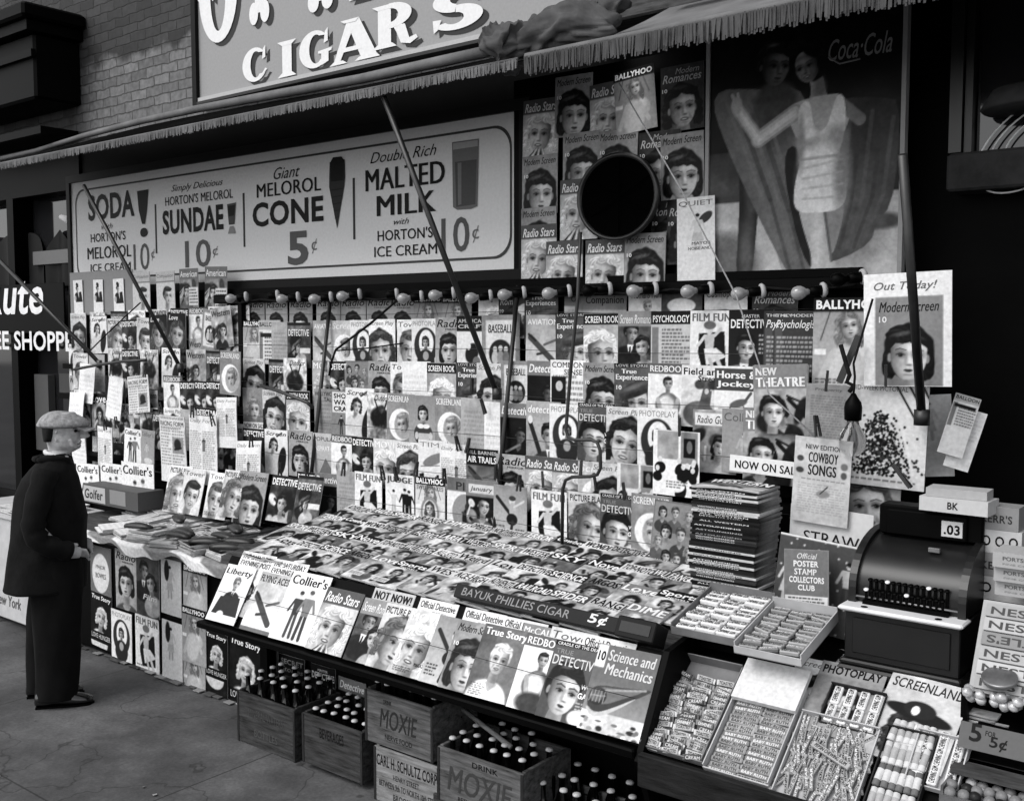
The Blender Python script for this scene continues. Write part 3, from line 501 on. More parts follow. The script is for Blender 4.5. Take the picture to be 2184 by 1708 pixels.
d('baskets', lambda c: (a_tree(c), hd(c, 'MID-WEEK PICTORIAL', .05, .06, .4, .0, .0, .05, .7), c.body(.05, 1.2, .9, 1.25, 1, .4)), 'dense crowd photograph')
d('smile', lambda c: (a_portrait(c, .2, 'curl', True, 0, (.55, .6), .5, .62, .78, 0, .9, .95)), 'grinning dark curled woman')
d('cowboy', lambda c: (c.a.fill(.8), c.noise(3, .04), hd(c, 'NEW EDITION', .12, .08, .15, 0, .015, .2, .65), hd(c, 'COWBOY', .25, .17, .2, 0, -.04, .26, .52), hd(c, 'SONGS', .46, .18, .2, 0, -.04, .26, .5), c.body(.15, .7, .9, .74, 1, .5), c.body(.1, .78, .92, 1.3, 12, .62, .5), c.ell(.55, .95, .12, .06, .6, .3), c.line(.5, .95, .62, .82, .02, .3), c.ell(.12, .38, .06, .05, .35, .4), c.ell(.12, .58, .07, .05, .3, .4), c.ell(.88, .45, .06, .06, .5, .4), c.ell(.88, .6, .05, .06, .4, .4)), 'cowboy song book')
d('songlist', lambda c: (c.a.fill(.62), c.noise(3, .04), hd(c, 'Prosperity', .08, .08, .4, .1, .0, .2, .6), c.body(.12, .24, .88, 1.5, 22, .4, .5)), 'grey sheet of verses')
d('stamp', lambda c: (c.a.fill(.55), c.rect(.03, .03, .97, .98, .5), hd(c, 'Official', .08, .12, .85, .3, .01, .3, .45), hd(c, 'POSTER', .24, .13, .92, 0, .03, .22, .56), hd(c, 'STAMP', .41, .13, .92, 0, .03, .24, .5), hd(c, 'COLLECTORS', .58, .13, .92, 0, .03, .12, .78), hd(c, 'CLUB', .75, .12, .92, 0, .03, .32, .38), c.rect(.03, .98, .97, 1.34, .9), c.body(.1, 1.0, .9, 1.28, 4, .2)), 'poster stamp leaflet')
def a_action_low(c):
    c.noise(6, .12, (0, .3, 1, 1.4))
def pst(c):
    face(c, .52, .95, .58, .08, .92, 'bob', False, .05, .05, .12); c.rect(0, 1.3, 1, 1.34, .95); c.rect(0, .2, .14, 1.34, .95); c.rect(.9, .2, 1, 1.34, .95); c.txt('Modern Screen', .18, .33, .68, .12, .15, .3, .01); c.txt('10', .18, .5, .09, .07, .95, 0, .02)
PULPT = ['LARIAT', 'ARGOSY', 'Cowboy', 'Weird', 'DIME', 'Novel', 'ADVENTURE', 'WESTERN', 'Love', 'WONDER', 'Love', 'OPERATOR 5', 'TOP-NOTCH', 'RAILROAD', 'SPORT', 'Sports', 'DETECTIVE', 'DETECTIVE', 'NORTHWEST', 'WU FANG', 'SPIDER', 'WESTERN', 'WEST', 'HORROR', 'SCIENCE', 'TERROR', 'ALL-STORY', 'RANGE', 'SKY', 'ACE-HIGH']
def pulp(i):
    t = PULPT[i % 30]; r = random.Random(i); b = r.choice([.45, .6, .7, .8, .9])
    ds = r.choice(['cowboy scene', 'gunfight scene', 'couple', 'masked figure', 'rider', 'shadowy crime scene', 'landscape'])
    def fn(c):
        a_action(c, b, 200+i, r.choice([.5, .7, .85])); bar = r.choice([.1, .35, .15, .55, None, .9, .92, .85]); tone = .95 if (bar if bar is not None else b) < .6 else .12
        if bar is not None: c.rect(0, 0, 1, .38, bar)
        hd(c, t, .05, .27, tone, r.choice([0, .1, .25]), r.choice([.02, .03, -.04, -.06]))
        if r.random() < .5: hd(c, r.choice(['STORIES', 'MAGAZINE', 'NOVELS']), .31, .07, tone, 0, .01, .3, .5)
        if r.random() < .4: c.rect(.05, 1.0, .5, 1.2, .92); c.body(.08, 1.03, .47, 1.18, 3, .15)
    return fn
for i in range(30): d('pulp%d' % i, pulp(i), 'pulp')
_CM = {}
VARY = {'screenw', 'tower', 'movie', 'curls', 'picture', 'hat', 'screenbook', 'madame', 'mic', 'detective', 'group', 'dface', 'truex', 'smile', 'western'}
def cover_mesh(k, w, h, th=.004, res=44, bend=0., rb=0, edge=.8):
    """one printed thing: page block, printed front (towards -y) and lettering; origin at the middle of its foot"""
    VAR[0] = R.randint(0, 3) if k in VARY else 0
    key = (k, w, h, th, res, round(bend, 4), rb, VAR[0])
    if key in _CM: return _CM[key]
    c = Cv(res, h/w, .8); D[k][0](c); a = c.out()[::-1]; H, Wd = a.shape
    def by(x, z):
        u = x/w; q = z/h
        return -bend*(np.sin(np.pi*(u+.5))*.6+.4*np.cos(2.2*q+rb)+.9*np.clip(q-.72, 0, 1)**2*6*(.4+u)*(rb % 2*2-1))
    X, Z = np.meshgrid(np.linspace(-w/2, w/2, Wd), np.linspace(0, h, H)); Vg = np.stack([X.ravel(), (by(X, Z)-th).ravel(), Z.ravel()], 1); cg = a.ravel()
    I = np.arange(H*Wd).reshape(H, Wd); Fg = np.stack([I[:-1, :-1], I[:-1, 1:], I[1:, 1:], I[1:, :-1]], -1).reshape(-1, 4)
    ring = np.concatenate([I[0, :-1], I[:-1, -1], I[-1, :0:-1], I[:0:-1, 0]]); n = len(ring); o = H*Wd
    Vf = Vg[ring].copy(); Vb = Vf.copy(); Vb[:, 1] += th; j = np.arange(n); jn = (j+1) % n
    Fs = np.stack([o+j, o+n+j, o+n+jn, o+jn], 1)
    Vs = [Vg, Vf, Vb]; cs = [cg, np.full(n, edge), np.full(n, edge*.9)]; o2 = o+2*n
    bk = np.array([[o+n, o+n+Wd-1+H-1+Wd-1, o+n+Wd-1+H-1, o+n+Wd-1]])
    tris = []; m = 0
    for (t, x0, y0, tw, hh, tone, shear, bold) in c.tx:
        V, T = glyphs(t, shear, bold); x = (x0+V[:, 0]*tw-.5)*w; z = h-(y0+hh-V[:, 1]*hh)*w
        Vs.append(np.stack([x, by(x, z)-th-.0006-.0002*(len(tris) % 3)-.00015*V[:, 2], z], 1)); cs.append(np.full(len(V), tone)); tris.append(T+o2); o2 += len(V)
    me = mesh_np(k, np.concatenate(Vs), [Fg, Fs, bk]+tris, np.concatenate(cs), [M_INK]); _CM[key] = me; return me
ORD = 'first second third fourth fifth sixth seventh eighth ninth tenth eleventh twelfth thirteenth fourteenth fifteenth sixteenth seventeenth eighteenth nineteenth twentieth'.split()
def mag(k, px, py, y, label, w=.215, h=.288, roll=0., yaw=0., lean=0., name='magazine', cat='magazine', group=None, th=.004, res=54, bend=.0025, dx=0.):
    tl = P(px, py, y); me = cover_mesh(k, w, h, th, res, bend, R.randint(0, 3))
    o = link(name, me, None, (tl[0]+w/2+dx, y, tl[2]-h), (lean, roll, yaw)); return tag(o, label, cat, group)
def row(spec, y, where, group, w=.215, h=.288, jit=.012, res=54, yaw=.035, lean=0.):
    """a row of magazines, each overlapping the one on its left"""
    its = [s.split() for s in spec.split(';') if s.strip()]
    for i, s in enumerate(its):
        k, px, py = s[0], float(s[1]), float(s[2]); ww = float(s[3]) if len(s) > 3 else w; hh = float(s[4]) if len(s) > 4 else (h if ww == w else ww*h/w); ro = rad(float(s[5])) if len(s) > 5 else 0
        mag(k, px, py, y, f"{D[k][1]} magazine, {ORD[i]} from shop side, {where}", ww, hh, ro+R.uniform(-jit, jit), yaw+R.uniform(-.01, .01), lean, group=group, res=res, bend=R.choice([.001, .002, .003, .004]))
# ---------------------------------------------------------------- pavement and building
def node_mat(name, build):
    m = bpy.data.materials.new(name); m.use_nodes = True; n = m.node_tree; b = n.nodes["Principled BSDF"]; build(n, b); return m
def conc(n, b):
    N = n.nodes.new; L = n.links.new
    tc = N("ShaderNodeTexCoord"); a = N("ShaderNodeTexNoise"); a.inputs["Scale"].default_value = .9; a.inputs["Detail"].default_value = 9; a.inputs["Roughness"].default_value = .7
    c = N("ShaderNodeTexNoise"); c.inputs["Scale"].default_value = 60; c.inputs["Detail"].default_value = 4
    L(tc.outputs["Object"], a.inputs[0]); L(tc.outputs["Object"], c.inputs[0])
    r = N("ShaderNodeValToRGB"); e = r.color_ramp.elements; e[0].position = .36; e[0].color = (.016, .016, .017, 1); e[1].position = .66; e[1].color = (.115, .115, .118, 1); q = e.new(.5); q.color = (.05, .05, .052, 1)
    L(a.outputs[0], r.inputs[0])
    br = N("ShaderNodeTexBrick"); br.offset = 0; br.inputs["Color1"].default_value = (1, 1, 1, 1); br.inputs["Color2"].default_value = (.9, .9, .9, 1); br.inputs["Mortar"].default_value = (.25, .25, .25, 1)
    br.inputs["Scale"].default_value = 1; br.inputs["Mortar Size"].default_value = .006; br.inputs["Mortar Smooth"].default_value = .4; br.inputs["Brick Width"].default_value = 1.75; br.inputs["Row Height"].default_value = 1.6
    mp = N("ShaderNodeMapping"); mp.inputs["Location"].default_value = (.62, .55, 0); L(tc.outputs["Object"], mp.inputs[0]); L(mp.outputs[0], br.inputs[0])
    x = N("ShaderNodeMix"); x.data_type = 'RGBA'; x.blend_type = 'MULTIPLY'; x.inputs[0].default_value = 1; L(r.outputs[0], x.inputs[6]); L(br.outputs[0], x.inputs[7])
    y = N("ShaderNodeMix"); y.data_type = 'RGBA'; y.blend_type = 'OVERLAY'; y.inputs[0].default_value = .5; L(x.outputs[2], y.inputs[6]); L(c.outputs[0], y.inputs[7]); L(y.outputs[2], b.inputs["Base Color"])
    k = N("ShaderNodeTexNoise"); k.inputs["Scale"].default_value = .8; k.inputs["Detail"].default_value = 5; L(tc.outputs["Object"], k.inputs[0])
    ka = N("ShaderNodeMath"); ka.operation = 'SUBTRACT'; ka.inputs[1].default_value = .5; L(k.outputs[0], ka.inputs[0]); kb = N("ShaderNodeMath"); kb.operation = 'ABSOLUTE'; L(ka.outputs[0], kb.inputs[0])
    kc = N("ShaderNodeMapRange"); kc.inputs[1].default_value = .0; kc.inputs[2].default_value = .0035; kc.inputs[3].default_value = .35; L(kb.outputs[0], kc.inputs[0])
    vo = N("ShaderNodeTexVoronoi"); vo.inputs["Scale"].default_value = 3.2; L(tc.outputs["Object"], vo.inputs[0]); vc = N("ShaderNodeMapRange"); vc.inputs[1].default_value = .05; vc.inputs[2].default_value = .08; vc.inputs[3].default_value = .45; L(vo.outputs["Distance"], vc.inputs[0])
    km = N("ShaderNodeMath"); km.operation = 'MULTIPLY'; L(kc.outputs[0], km.inputs[0]); L(vc.outputs[0], km.inputs[1])
    z = N("ShaderNodeMix"); z.data_type = 'RGBA'; z.blend_type = 'MULTIPLY'; z.inputs[0].default_value = 1; L(y.outputs[2], z.inputs[6]); L(km.outputs[0], z.inputs[7]); L(z.outputs[2], b.inputs["Base Color"])
    b.inputs["Roughness"].default_value = .75; bp = N("ShaderNodeBump"); bp.inputs["Strength"].default_value = .3; bp.inputs["Distance"].default_value = .004; L(c.outputs[0], bp.inputs["Height"]); L(bp.outputs[0], b.inputs["Normal"])
def brick(n, b):
    N = n.nodes.new; L = n.links.new
    tc = N("ShaderNodeTexCoord"); mp = N("ShaderNodeMapping"); mp.inputs["Rotation"].default_value = (rad(90), 0, 0); L(tc.outputs["Object"], mp.inputs[0])
    w = N("ShaderNodeTexNoise"); w.inputs["Scale"].default_value = 5; L(tc.outputs["Object"], w.inputs[0])
    ad = N("ShaderNodeVectorMath"); ad.operation = 'MULTIPLY_ADD'; ad.inputs[1].default_value = (.03, .03, .03); L(w.outputs[1], ad.inputs[0]); L(mp.outputs[0], ad.inputs[2])
    br = N("ShaderNodeTexBrick"); L(ad.outputs[0], br.inputs[0])
    br.inputs["Scale"].default_value = 1; br.inputs["Mortar Size"].default_value = .006; br.inputs["Mortar Smooth"].default_value = .6; br.inputs["Brick Width"].default_value = .21; br.inputs["Row Height"].default_value = .075
    br.inputs["Color1"].default_value = (.009, .009, .0095, 1); br.inputs["Color2"].default_value = (.026, .026, .027, 1); br.inputs["Mortar"].default_value = (.008, .008, .008, 1)
    b2 = N("ShaderNodeTexBrick"); L(ad.outputs[0], b2.inputs[0])
    for i in ("Scale", "Mortar Size", "Mortar Smooth", "Brick Width", "Row Height"): b2.inputs[i].default_value = br.inputs[i].default_value
    b2.inputs["Color1"].default_value = (.075, .075, .077, 1); b2.inputs["Color2"].default_value = (.125, .125, .128, 1); b2.inputs["Mortar"].default_value = (.05, .05, .05, 1)
    # old whitewash up to about 4.4 m, ragged edge
    sx = N("ShaderNodeSeparateXYZ"); L(tc.outputs["Object"], sx.inputs[0]); nz = N("ShaderNodeTexNoise"); nz.inputs["Scale"].default_value = 4; nz.inputs["Detail"].default_value = 6; L(tc.outputs["Object"], nz.inputs[0])
    m1 = N("ShaderNodeMath"); m1.operation = 'MULTIPLY_ADD'; m1.inputs[1].default_value = .35; L(nz.outputs[0], m1.inputs[0]); L(sx.outputs[2], m1.inputs[2])
    m2 = N("ShaderNodeMapRange"); m2.inputs[1].default_value = 4.47; m2.inputs[2].default_value = 4.42; L(m1.outputs[0], m2.inputs[0])
    m3 = N("ShaderNodeMapRange"); m3.inputs[1].default_value = -8.5; m3.inputs[2].default_value = -8.1; L(sx.outputs[0], m3.inputs[0])
    mm = N("ShaderNodeMath"); mm.operation = 'MULTIPLY'; L(m2.outputs[0], mm.inputs[0]); L(m3.outputs[0], mm.inputs[1])
    x = N("ShaderNodeMix"); x.data_type = 'RGBA'; L(mm.outputs[0], x.inputs[0]); L(br.outputs[0], x.inputs[6]); L(b2.outputs[0], x.inputs[7])
    n2 = N("ShaderNodeTexNoise"); n2.inputs["Scale"].default_value = 14; n2.inputs["Detail"].default_value = 8; L(tc.outputs["Object"], n2.inputs[0])
    y = N("ShaderNodeMix"); y.data_type = 'RGBA'; y.blend_type = 'OVERLAY'; y.inputs[0].default_value = .75; L(x.outputs[2], y.inputs[6]); L(n2.outputs[0], y.inputs[7]); L(y.outputs[2], b.inputs["Base Color"])
    b.inputs["Roughness"].default_value = .85; ad.inputs[1].default_value = (.05, .035, .05); w.inputs["Scale"].default_value = 9; w.inputs["Detail"].default_value = 5; n2.inputs["Scale"].default_value = 22; bp = N("ShaderNodeBump"); bp.inputs["Strength"].default_value = 1.; bp.inputs["Distance"].default_value = .012; bp.invert = True
    L(br.outputs["Fac"], bp.inputs["Height"]); L(bp.outputs[0], b.inputs["Normal"])
M_CONC = node_mat("pavement_concrete", conc); M_BRICK = node_mat("old_brick", brick)
M_DARK = mat("dark_paint", .06, .6, .3, 5, spec=.05); M_BLACK = mat("black_paint", .045, .5, .25, 7, spec=.06); M_IRON = mat("dark_iron", .16, .45, .3, 20, spec=.5)
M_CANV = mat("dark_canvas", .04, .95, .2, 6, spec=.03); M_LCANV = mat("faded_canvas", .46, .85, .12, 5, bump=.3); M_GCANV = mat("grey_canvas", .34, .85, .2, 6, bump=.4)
M_DWOOD = mat("dark_worn_wood", .16, .75, .4, 5, dirt=.06, stretch=(1.2, 8, 9), bump=.3); M_VOID = mat("hole_shade_black", .03, .8, .2, 6, spec=.02); M_SILL = mat("dusty_sill", .25, .8, .3, 5); M_WOOD = mat("worn_wood", .3, .75, .35, 5, dirt=.1, stretch=(1.2, 8, 9), bump=.3); M_CRATE = mat("crate_wood", .36, .8, .35, 6, dirt=.12, stretch=(1, 6, 10), bump=.4); M_CRATE2 = mat("dark_crate_wood", .25, .8, .4, 6, dirt=.08, stretch=(1, 6, 10), bump=.4)
M_PALEC = mat("pale_crate_wood", .5, .8, .25, 6, dirt=.2, stretch=(1, 6, 10), bump=.3); M_CARD = mat("grey_card", .5, .8, .1, 8); M_LCARD = mat("pale_card", .74, .75, .07, 6); M_DCARD = mat("dark_card", .22, .7, .15, 8)
M_GLASSD = mat("dark_bottle_glass", .1, .08, .1, 4, spec=.7); M_CAPW = mat("bottle_cap_tin", .78, .4, .1, 30, spec=.5); M_WHITE = mat("white_paint", .9, .5, .06, 10); M_STEEL = mat("dull_metal", .55, .35, .15, 12, metal=.7)
M_BULB = mat("frosted_bulb", .62, .12, .03, 4, spec=.7); M_ROPE = mat("dark_rope", .14, .9, .3, 40); M_STRING = mat("pale_string", .62, .9, .15, 60)
M_MARBLE = mat("pale_marble", .86, .3, .05, 5); M_REG = mat("register_enamel", .15, .35, .12, 6, spec=.4)
def glass(n, b):
    b.inputs["Base Color"].default_value = (.012, .012, .013, 1); b.inputs["Roughness"].default_value = .06; b.inputs["Specular IOR Level"].default_value = .6
M_PANE = node_mat("shop_window_glass", glass)
def clear(n, b):
    b.inputs["Base Color"].default_value = (.9, .9, .9, 1); b.inputs["Roughness"].default_value = .03; b.inputs["Transmission Weight"].default_value = 1; b.inputs["IOR"].default_value = 1.3
M_CLEAR = node_mat("clear_glass", clear)
tag(MB().sheet(lambda u, v: (-60+120*u, -60+60.6*v, 0), 1, 1, smooth=False).build("sidewalk", M_CONC), kind="structure")
bd = empty("brick_building", (-6, .3, 0), "dark brick building wall rising behind the newsstand with a whitewashed patch", "building")
def bpart(n, mb, m, ink=False): return mb.build(n, m, bd, (6, -.3, 0), ink=ink)
bpart("brick_wall", MB().box((-22, .28, 3.62), (6, 2.5, 8)), M_BRICK)
bpart("lower_wall", MB().box((-8.35, .27, 0), (6, 2.2, 3.619)), M_DARK)
cn = MB(); cn.box((-13, -.12, 3.98), (-8.33, .279, 4.5), bev=.02).box((-13, -.2, 4.5), (-8.28, .279, 4.58)).box((-13, -.26, 4.585), (-8.22, .279, 4.7), bev=.02).box((-13, -.16, 4.3), (-8.3, -.121, 4.36)).box((-13, -.05, 3.72), (-8.4, .279, 3.78))
bpart("window_cornice", cn, M_BLACK)
bpart("sign_ledge", MB().box((-3.1, .05, 3.66), (2, .269, 3.76), bev=.01), M_WOOD)
bpart("pale_panel", MB().box((-2.75, .2, 3.9), (-1.9, .279, 4.6), bev=.01), M_LCARD)
# coffee shop window on the far left
cw = empty("coffee_shop_window", (-9.6, .3, 0), "dark coffee shop window with white lettering beyond the newsstand", "shop window")
def cpart(n, mb, m, ink=False): return mb.build(n, m, cw, (9.6, -.3, 0), ink=ink)
cpart("frame", MB().box((-13, .25, 0), (-8.36, .42, .55)).box((-13, .25, 3.3), (-8.36, .42, 3.61)).box((-8.48, .22, .551), (-8.36, .42, 3.299)).box((-9.62, .24, .551), (-9.5, .42, 3.299)).box((-10.9, .24, .551), (-10.8, .42, 3.299)), M_BLACK)
cpart("window_pane", MB().box((-13, .43, .4), (-8.3, .45, 3.5)), M_PANE)
cpart("name_board", MB().box((-11.6, .222, 2.08), (-8.62, .239, 2.52), bev=.004), M_BLACK)
def wtxt(mb, s, l, t, b, r, y, c=.9, shear=0., bold=0.):
    """lettering measured by its left edge (top, bottom) and right end on the plane y"""
    a = P(l, t, y); q = P(l, b, y); e = P(r, b, y); return mb.text(s, a[0], q[2], e[0]-a[0], a[2]-q[2], y, c, shear, bold)
wtxt(MB(), "e", 0, 0, 1, 1, .3)
m = MB(); wtxt(m, "Rute", -34, 592, 672, 93, .218, .95, .2, .02); cpart("script_lettering", m, M_WHITE)
m = MB(); wtxt(m, "COFFEE SHOPPE", -88, 705, 743, 156, .218, .95, 0, .02); cpart("lettering", m, M_WHITE)
m = MB()
for (x0, x1, z0, z1, t) in ((-9.4, -8.6, 2.7, 2.82, .5), (-10.7, -10.2, 2.62, 3.0, .25), (-9.45, -9.2, 1.0, 1.7, .4), (-9.0, -8.6, 1.55, 1.72, .35), (-10.6, -10.45, 1.1, 1.9, .35)): m.box((x0, .36, z0), (x1, .425, z1), t)
for i in range(4): x = -10.7+.5*i; m.sheet(lambda u, v, x=x: (x+.46*u, .39+.02*math.sin(9*u+x*7), 2.5+(.3+.2*math.sin(math.pi*u))*v), 12, 3, .13+.12*(i % 3)/2)  # pale arched sheets stand in for reflections in the glass
cpart("display_and_reflections", m, M_SIGN, True)
m = MB(); m.tube([P(130, 463, .2), P(175, 480, .2), P(215, 474, .2), P(247, 470, .2)], [.02, .06, .06, .02], 8)
tag(m.build("white_cloth", M_LCARD), "rumpled white cloth hanging in the coffee shop window", "cloth")
# right-hand shop window with neon tube
rw = empty("neon_shop_window", (-.9, .2, 0), "dark shop window with looped neon tube at the right of the bathing poster", "shop window")
def rpart(n, mb, m, ink=False): return mb.build(n, m, rw, (.9, -.2, 0), ink=ink)
x0, x1 = P(2035, 300, .2)[0], .4
rpart("frame", MB().box((x0, .12, 2.86), (x0+.05, .269, 3.6)).box((x0+.055, .14, 2.86), (x0+.085, .269, 3.6)), M_REG)
rpart("window_pane", MB().box((x0+.09, .2, 2.86), (x1, .22, 3.6)), M_PANE)
rpart("sill_panel", MB().box((x0, .1, 2.7), (x1, .269, 2.855), bev=.01), M_SILL)
m = MB(); c0 = P(2215, 300, .17)
for k in (1, .8, .55): m.tube([(c0[0]+.21*k*math.cos(q)*1.1, .165, c0[2]+.17*k*math.sin(q)+.1*k*math.cos(q)) for q in np.linspace(.4, 6.2, 40)], .004, 6)
rpart("neon_tube", m, M_WHITE)
rpart("lampshade", MB().lathe([(.01, 0), (.16, -.03), (.2, -.1), (.19, -.11)], 24, M=Matrix.Translation((c0[0], .1, c0[2]+.22))), M_SILL)
# ---------------------------------------------------------------- cigar sign
sg = empty("cigar_sign", (-4.85, .2, 3.72), "large painted CIGARS board above the left awning", "sign")
sx0, sx1, sz0 = -6.62, -3.07, 3.745
def spart(n, mb, m, ink=True): return mb.build(n, m, sg, (4.85, -.2, -3.72), ink=ink)
spart("board", MB().box((sx0+.05, .2, sz0+.05), (sx1-.05, .262, 5.4), .66), M_SIGN)
spart("frame", MB().box((sx0, .17, sz0), (sx0+.05, .266, 5.4), .12).box((sx1-.05, .17, sz0), (sx1, .266, 5.4), .8).box((sx0+.051, .17, sz0), (sx1-.051, .266, sz0+.02), .3).box((sx0+.051, .18, sz0+.021), (sx1-.051, .264, sz0+.049), .75), M_SIGN)
def arc(cx, cz, rx, rz, a0, a1, n=24): return [(cx+rx*math.cos(rad(a0+(a1-a0)*i/n)), cz+rz*math.sin(rad(a0+(a1-a0)*i/n))) for i in range(n+1)]
def band(mb, outer, inner, y, c):
    n = len(outer); V = [(p[0], y, p[1]) for p in outer]+[(p[0], y, p[1]) for p in inner]
    mb.add(V, [(i, i+1, n+i+1, n+i) for i in range(n-1)], c)
def fat(mb, ch, x, z, w, h, y, c):
    """one fat serif sign-painter's letter in the box x..x+w, z..z+h"""
    k = [0]
    def q(pts):
        k[0] += 1; mb.add([(x+p[0]*w, y-.0004*k[0], z+p[1]*h) for p in pts], [tuple(range(len(pts)))], c)
    def bd(o, i): k[0] += 1; band(mb, [(x+p[0]*w, z+p[1]*h) for p in o], [(x+p[0]*w, z+p[1]*h) for p in i], y-.0006*k[0], c)
    if ch in 'CG':
        bd(arc(.5, .5, .5, .52, 40, 325), arc(.55, .5, .22, .4, 62, 310)); q([(.8, .62), (.93, .66), (.93, 1.02), (.84, .93)])
        if ch == 'C': q([(.72, .1), (.82, .14), (1., .3), (.92, .33)])
        else: q([(.62, .42), (1.06, .46), (1.04, .38), (.95, .36), (.95, .1), (.72, .02), (.72, .34), (.62, .36)])
    if ch == 'O': bd(arc(.5, .5, .5, .52, 0, 360, 36), arc(.5, .5, .2, .4, 0, 360, 36)); q([(-.12, .55), (.05, .42), (.05, .68)]); q([(1.12, .55), (.95, .42), (.95, .68)]); q([(.24, .5), (.38, .58), (.38, .42)])
    if ch == 'I': q([(.25, .06), (.75, .06), (.75, .94), (.25, .94)]); q([(0, 0), (1, 0), (.75, .12), (.25, .12)]); q([(0, 1), (.25, .88), (.75, .88), (1, 1)])
    if ch == 'A': q([(.34, .99), (.62, 1.0), (1.0, .06), (.66, .06)]); q([(.36, .98), (.5, .8), (.2, .06), (.06, .06)]); q([(.25, .36), (.66, .36), (.68, .26), (.22, .26)]); q([(-.04, 0), (.36, 0), (.26, .08), (.06, .08)]); q([(.52, 0), (1.06, 0), (1.0, .08), (.62, .08)]); q([(.22, 1.), (.62, 1.), (.55, .92), (.3, .93)])
    if ch == 'R': q([(.14, .06), (.46, .06), (.46, .96), (.14, .96)]); q([(0, 0), (.6, 0), (.48, .1), (.12, .1)]); q([(0, 1), (.14, .9), (.46, .9), (.5, 1)]); bd(arc(.46, .72, .5, .29, 95, -95), arc(.44, .73, .2, .16, 95, -95)); q([(.5, .5), (.8, .46), (.9, .12), (1.06, .16), (1.1, .08), (.92, -.02), (.7, .04), (.6, .3)])
    if ch == 'S': bd(arc(.5, .72, .5, .3, 20, 265), arc(.56, .74, .2, .14, 30, 250)); bd(arc(.5, .28, .52, .3, -160, 92), arc(.44, .27, .2, .14, -150, 80)); q([(.8, .7), (.96, .72), (1, 1.03), (.9, .96)]); q([(.02, 0), (.1, .06), (.18, .3), (0, .32)])
    if ch in 'PT': q([(.3, .1), (.68, .1), (.68, 1), (.3, 1)]); [bd(arc(px, .1, .2, .1, 0, 360), arc(px, .1, .0, .0, 0, 360)) for px in (.24, .74)]
    if ch == 'P': bd(arc(.62, .72, .5, .3, 95, -95), arc(.62, .72, .2, .14, 95, -95))
    if ch == 'T': q([(-.1, .85), (1.1, .85), (1.1, 1.02), (-.1, 1.02)])
m = MB()
def letter(ch, l, t, b, r, ctr=True):
    a = P(l, (t+b)/2, .2); e = P(r, (t+b)/2, .2); cxm = (l+r)/2; z0 = P(cxm, b, .2)[2]; z1 = P(cxm, t, .2)[2]
    fat(m, ch, a[0]+.04, z0-.03, e[0]-a[0], z1-z0, .1985, .3); fat(m, ch, a[0], z0, e[0]-a[0], z1-z0, .1925, .93)
for a in (('C', 519, 104, 174, 572), ('I', 594, 88, 164, 634), ('G', 640, 68, 145, 706), ('A', 708, 40, 132, 806), ('R', 796, 8, 100, 884), ('S', 925, -25, 62, 1030), ('O', 426, -120, 88, 508), ('P', 530, -190, 52, 578), ('T', 655, -190, 24, 715), ('I', 745, -190, -2, 790)): letter(*a)
spart("lettering", m, M_SIGN)
# ---------------------------------------------------------------- ice cream price board
ib = empty("menu_sign", (-5.9, .1, 2.45), "long white soda and ice cream price board under the left awning", "sign")
def ipart(n, mb, m=M_SIGN, ink=True): return mb.build(n, m, ib, (5.9, -.1, -2.45), ink=ink)
ix0, ix1, iz0, iz1 = -8.22, -3.53, 2.46, 3.31
ipart("board", MB().box((ix0, .1, iz0), (ix1, .14, iz1), .9))
ipart("frame", MB().box((ix0-.05, .08, iz0-.06), (ix1+.07, .16, iz0-.001), .12).box((ix0-.05, .08, iz1+.001), (ix1+.07, .16, iz1+.06), .2).box((ix1+.001, .081, iz0-.0005), (ix1+.07, .159, iz1+.0005), .15).box((ix0-.05, .081, iz0-.0005), (ix0-.001, .159, iz1+.0005), .2))
m = MB(); pts = arc(ix1-.18, iz1-.18, .12, .12, 0, 90, 8)+arc(ix0+.18, iz1-.18, .12, .12, 90, 180, 8)+arc(ix0+.18, iz0+.18, .12, .12, 180, 270, 8)+arc(ix1-.18, iz0+.18, .12, .12, 270, 360, 8)
pts += [pts[0]]; cx, cz = (ix0+ix1)/2, (iz0+iz1)/2
def shrink(p, e): return (p[0]-e*(1 if p[0] > cx else -1), p[1]-e*(1 if p[1] > cz else -1))
band(m, pts, [shrink(p, .014) for p in pts], .0975, .35); ipart("border_line", m)
m = MB(); Y = .097
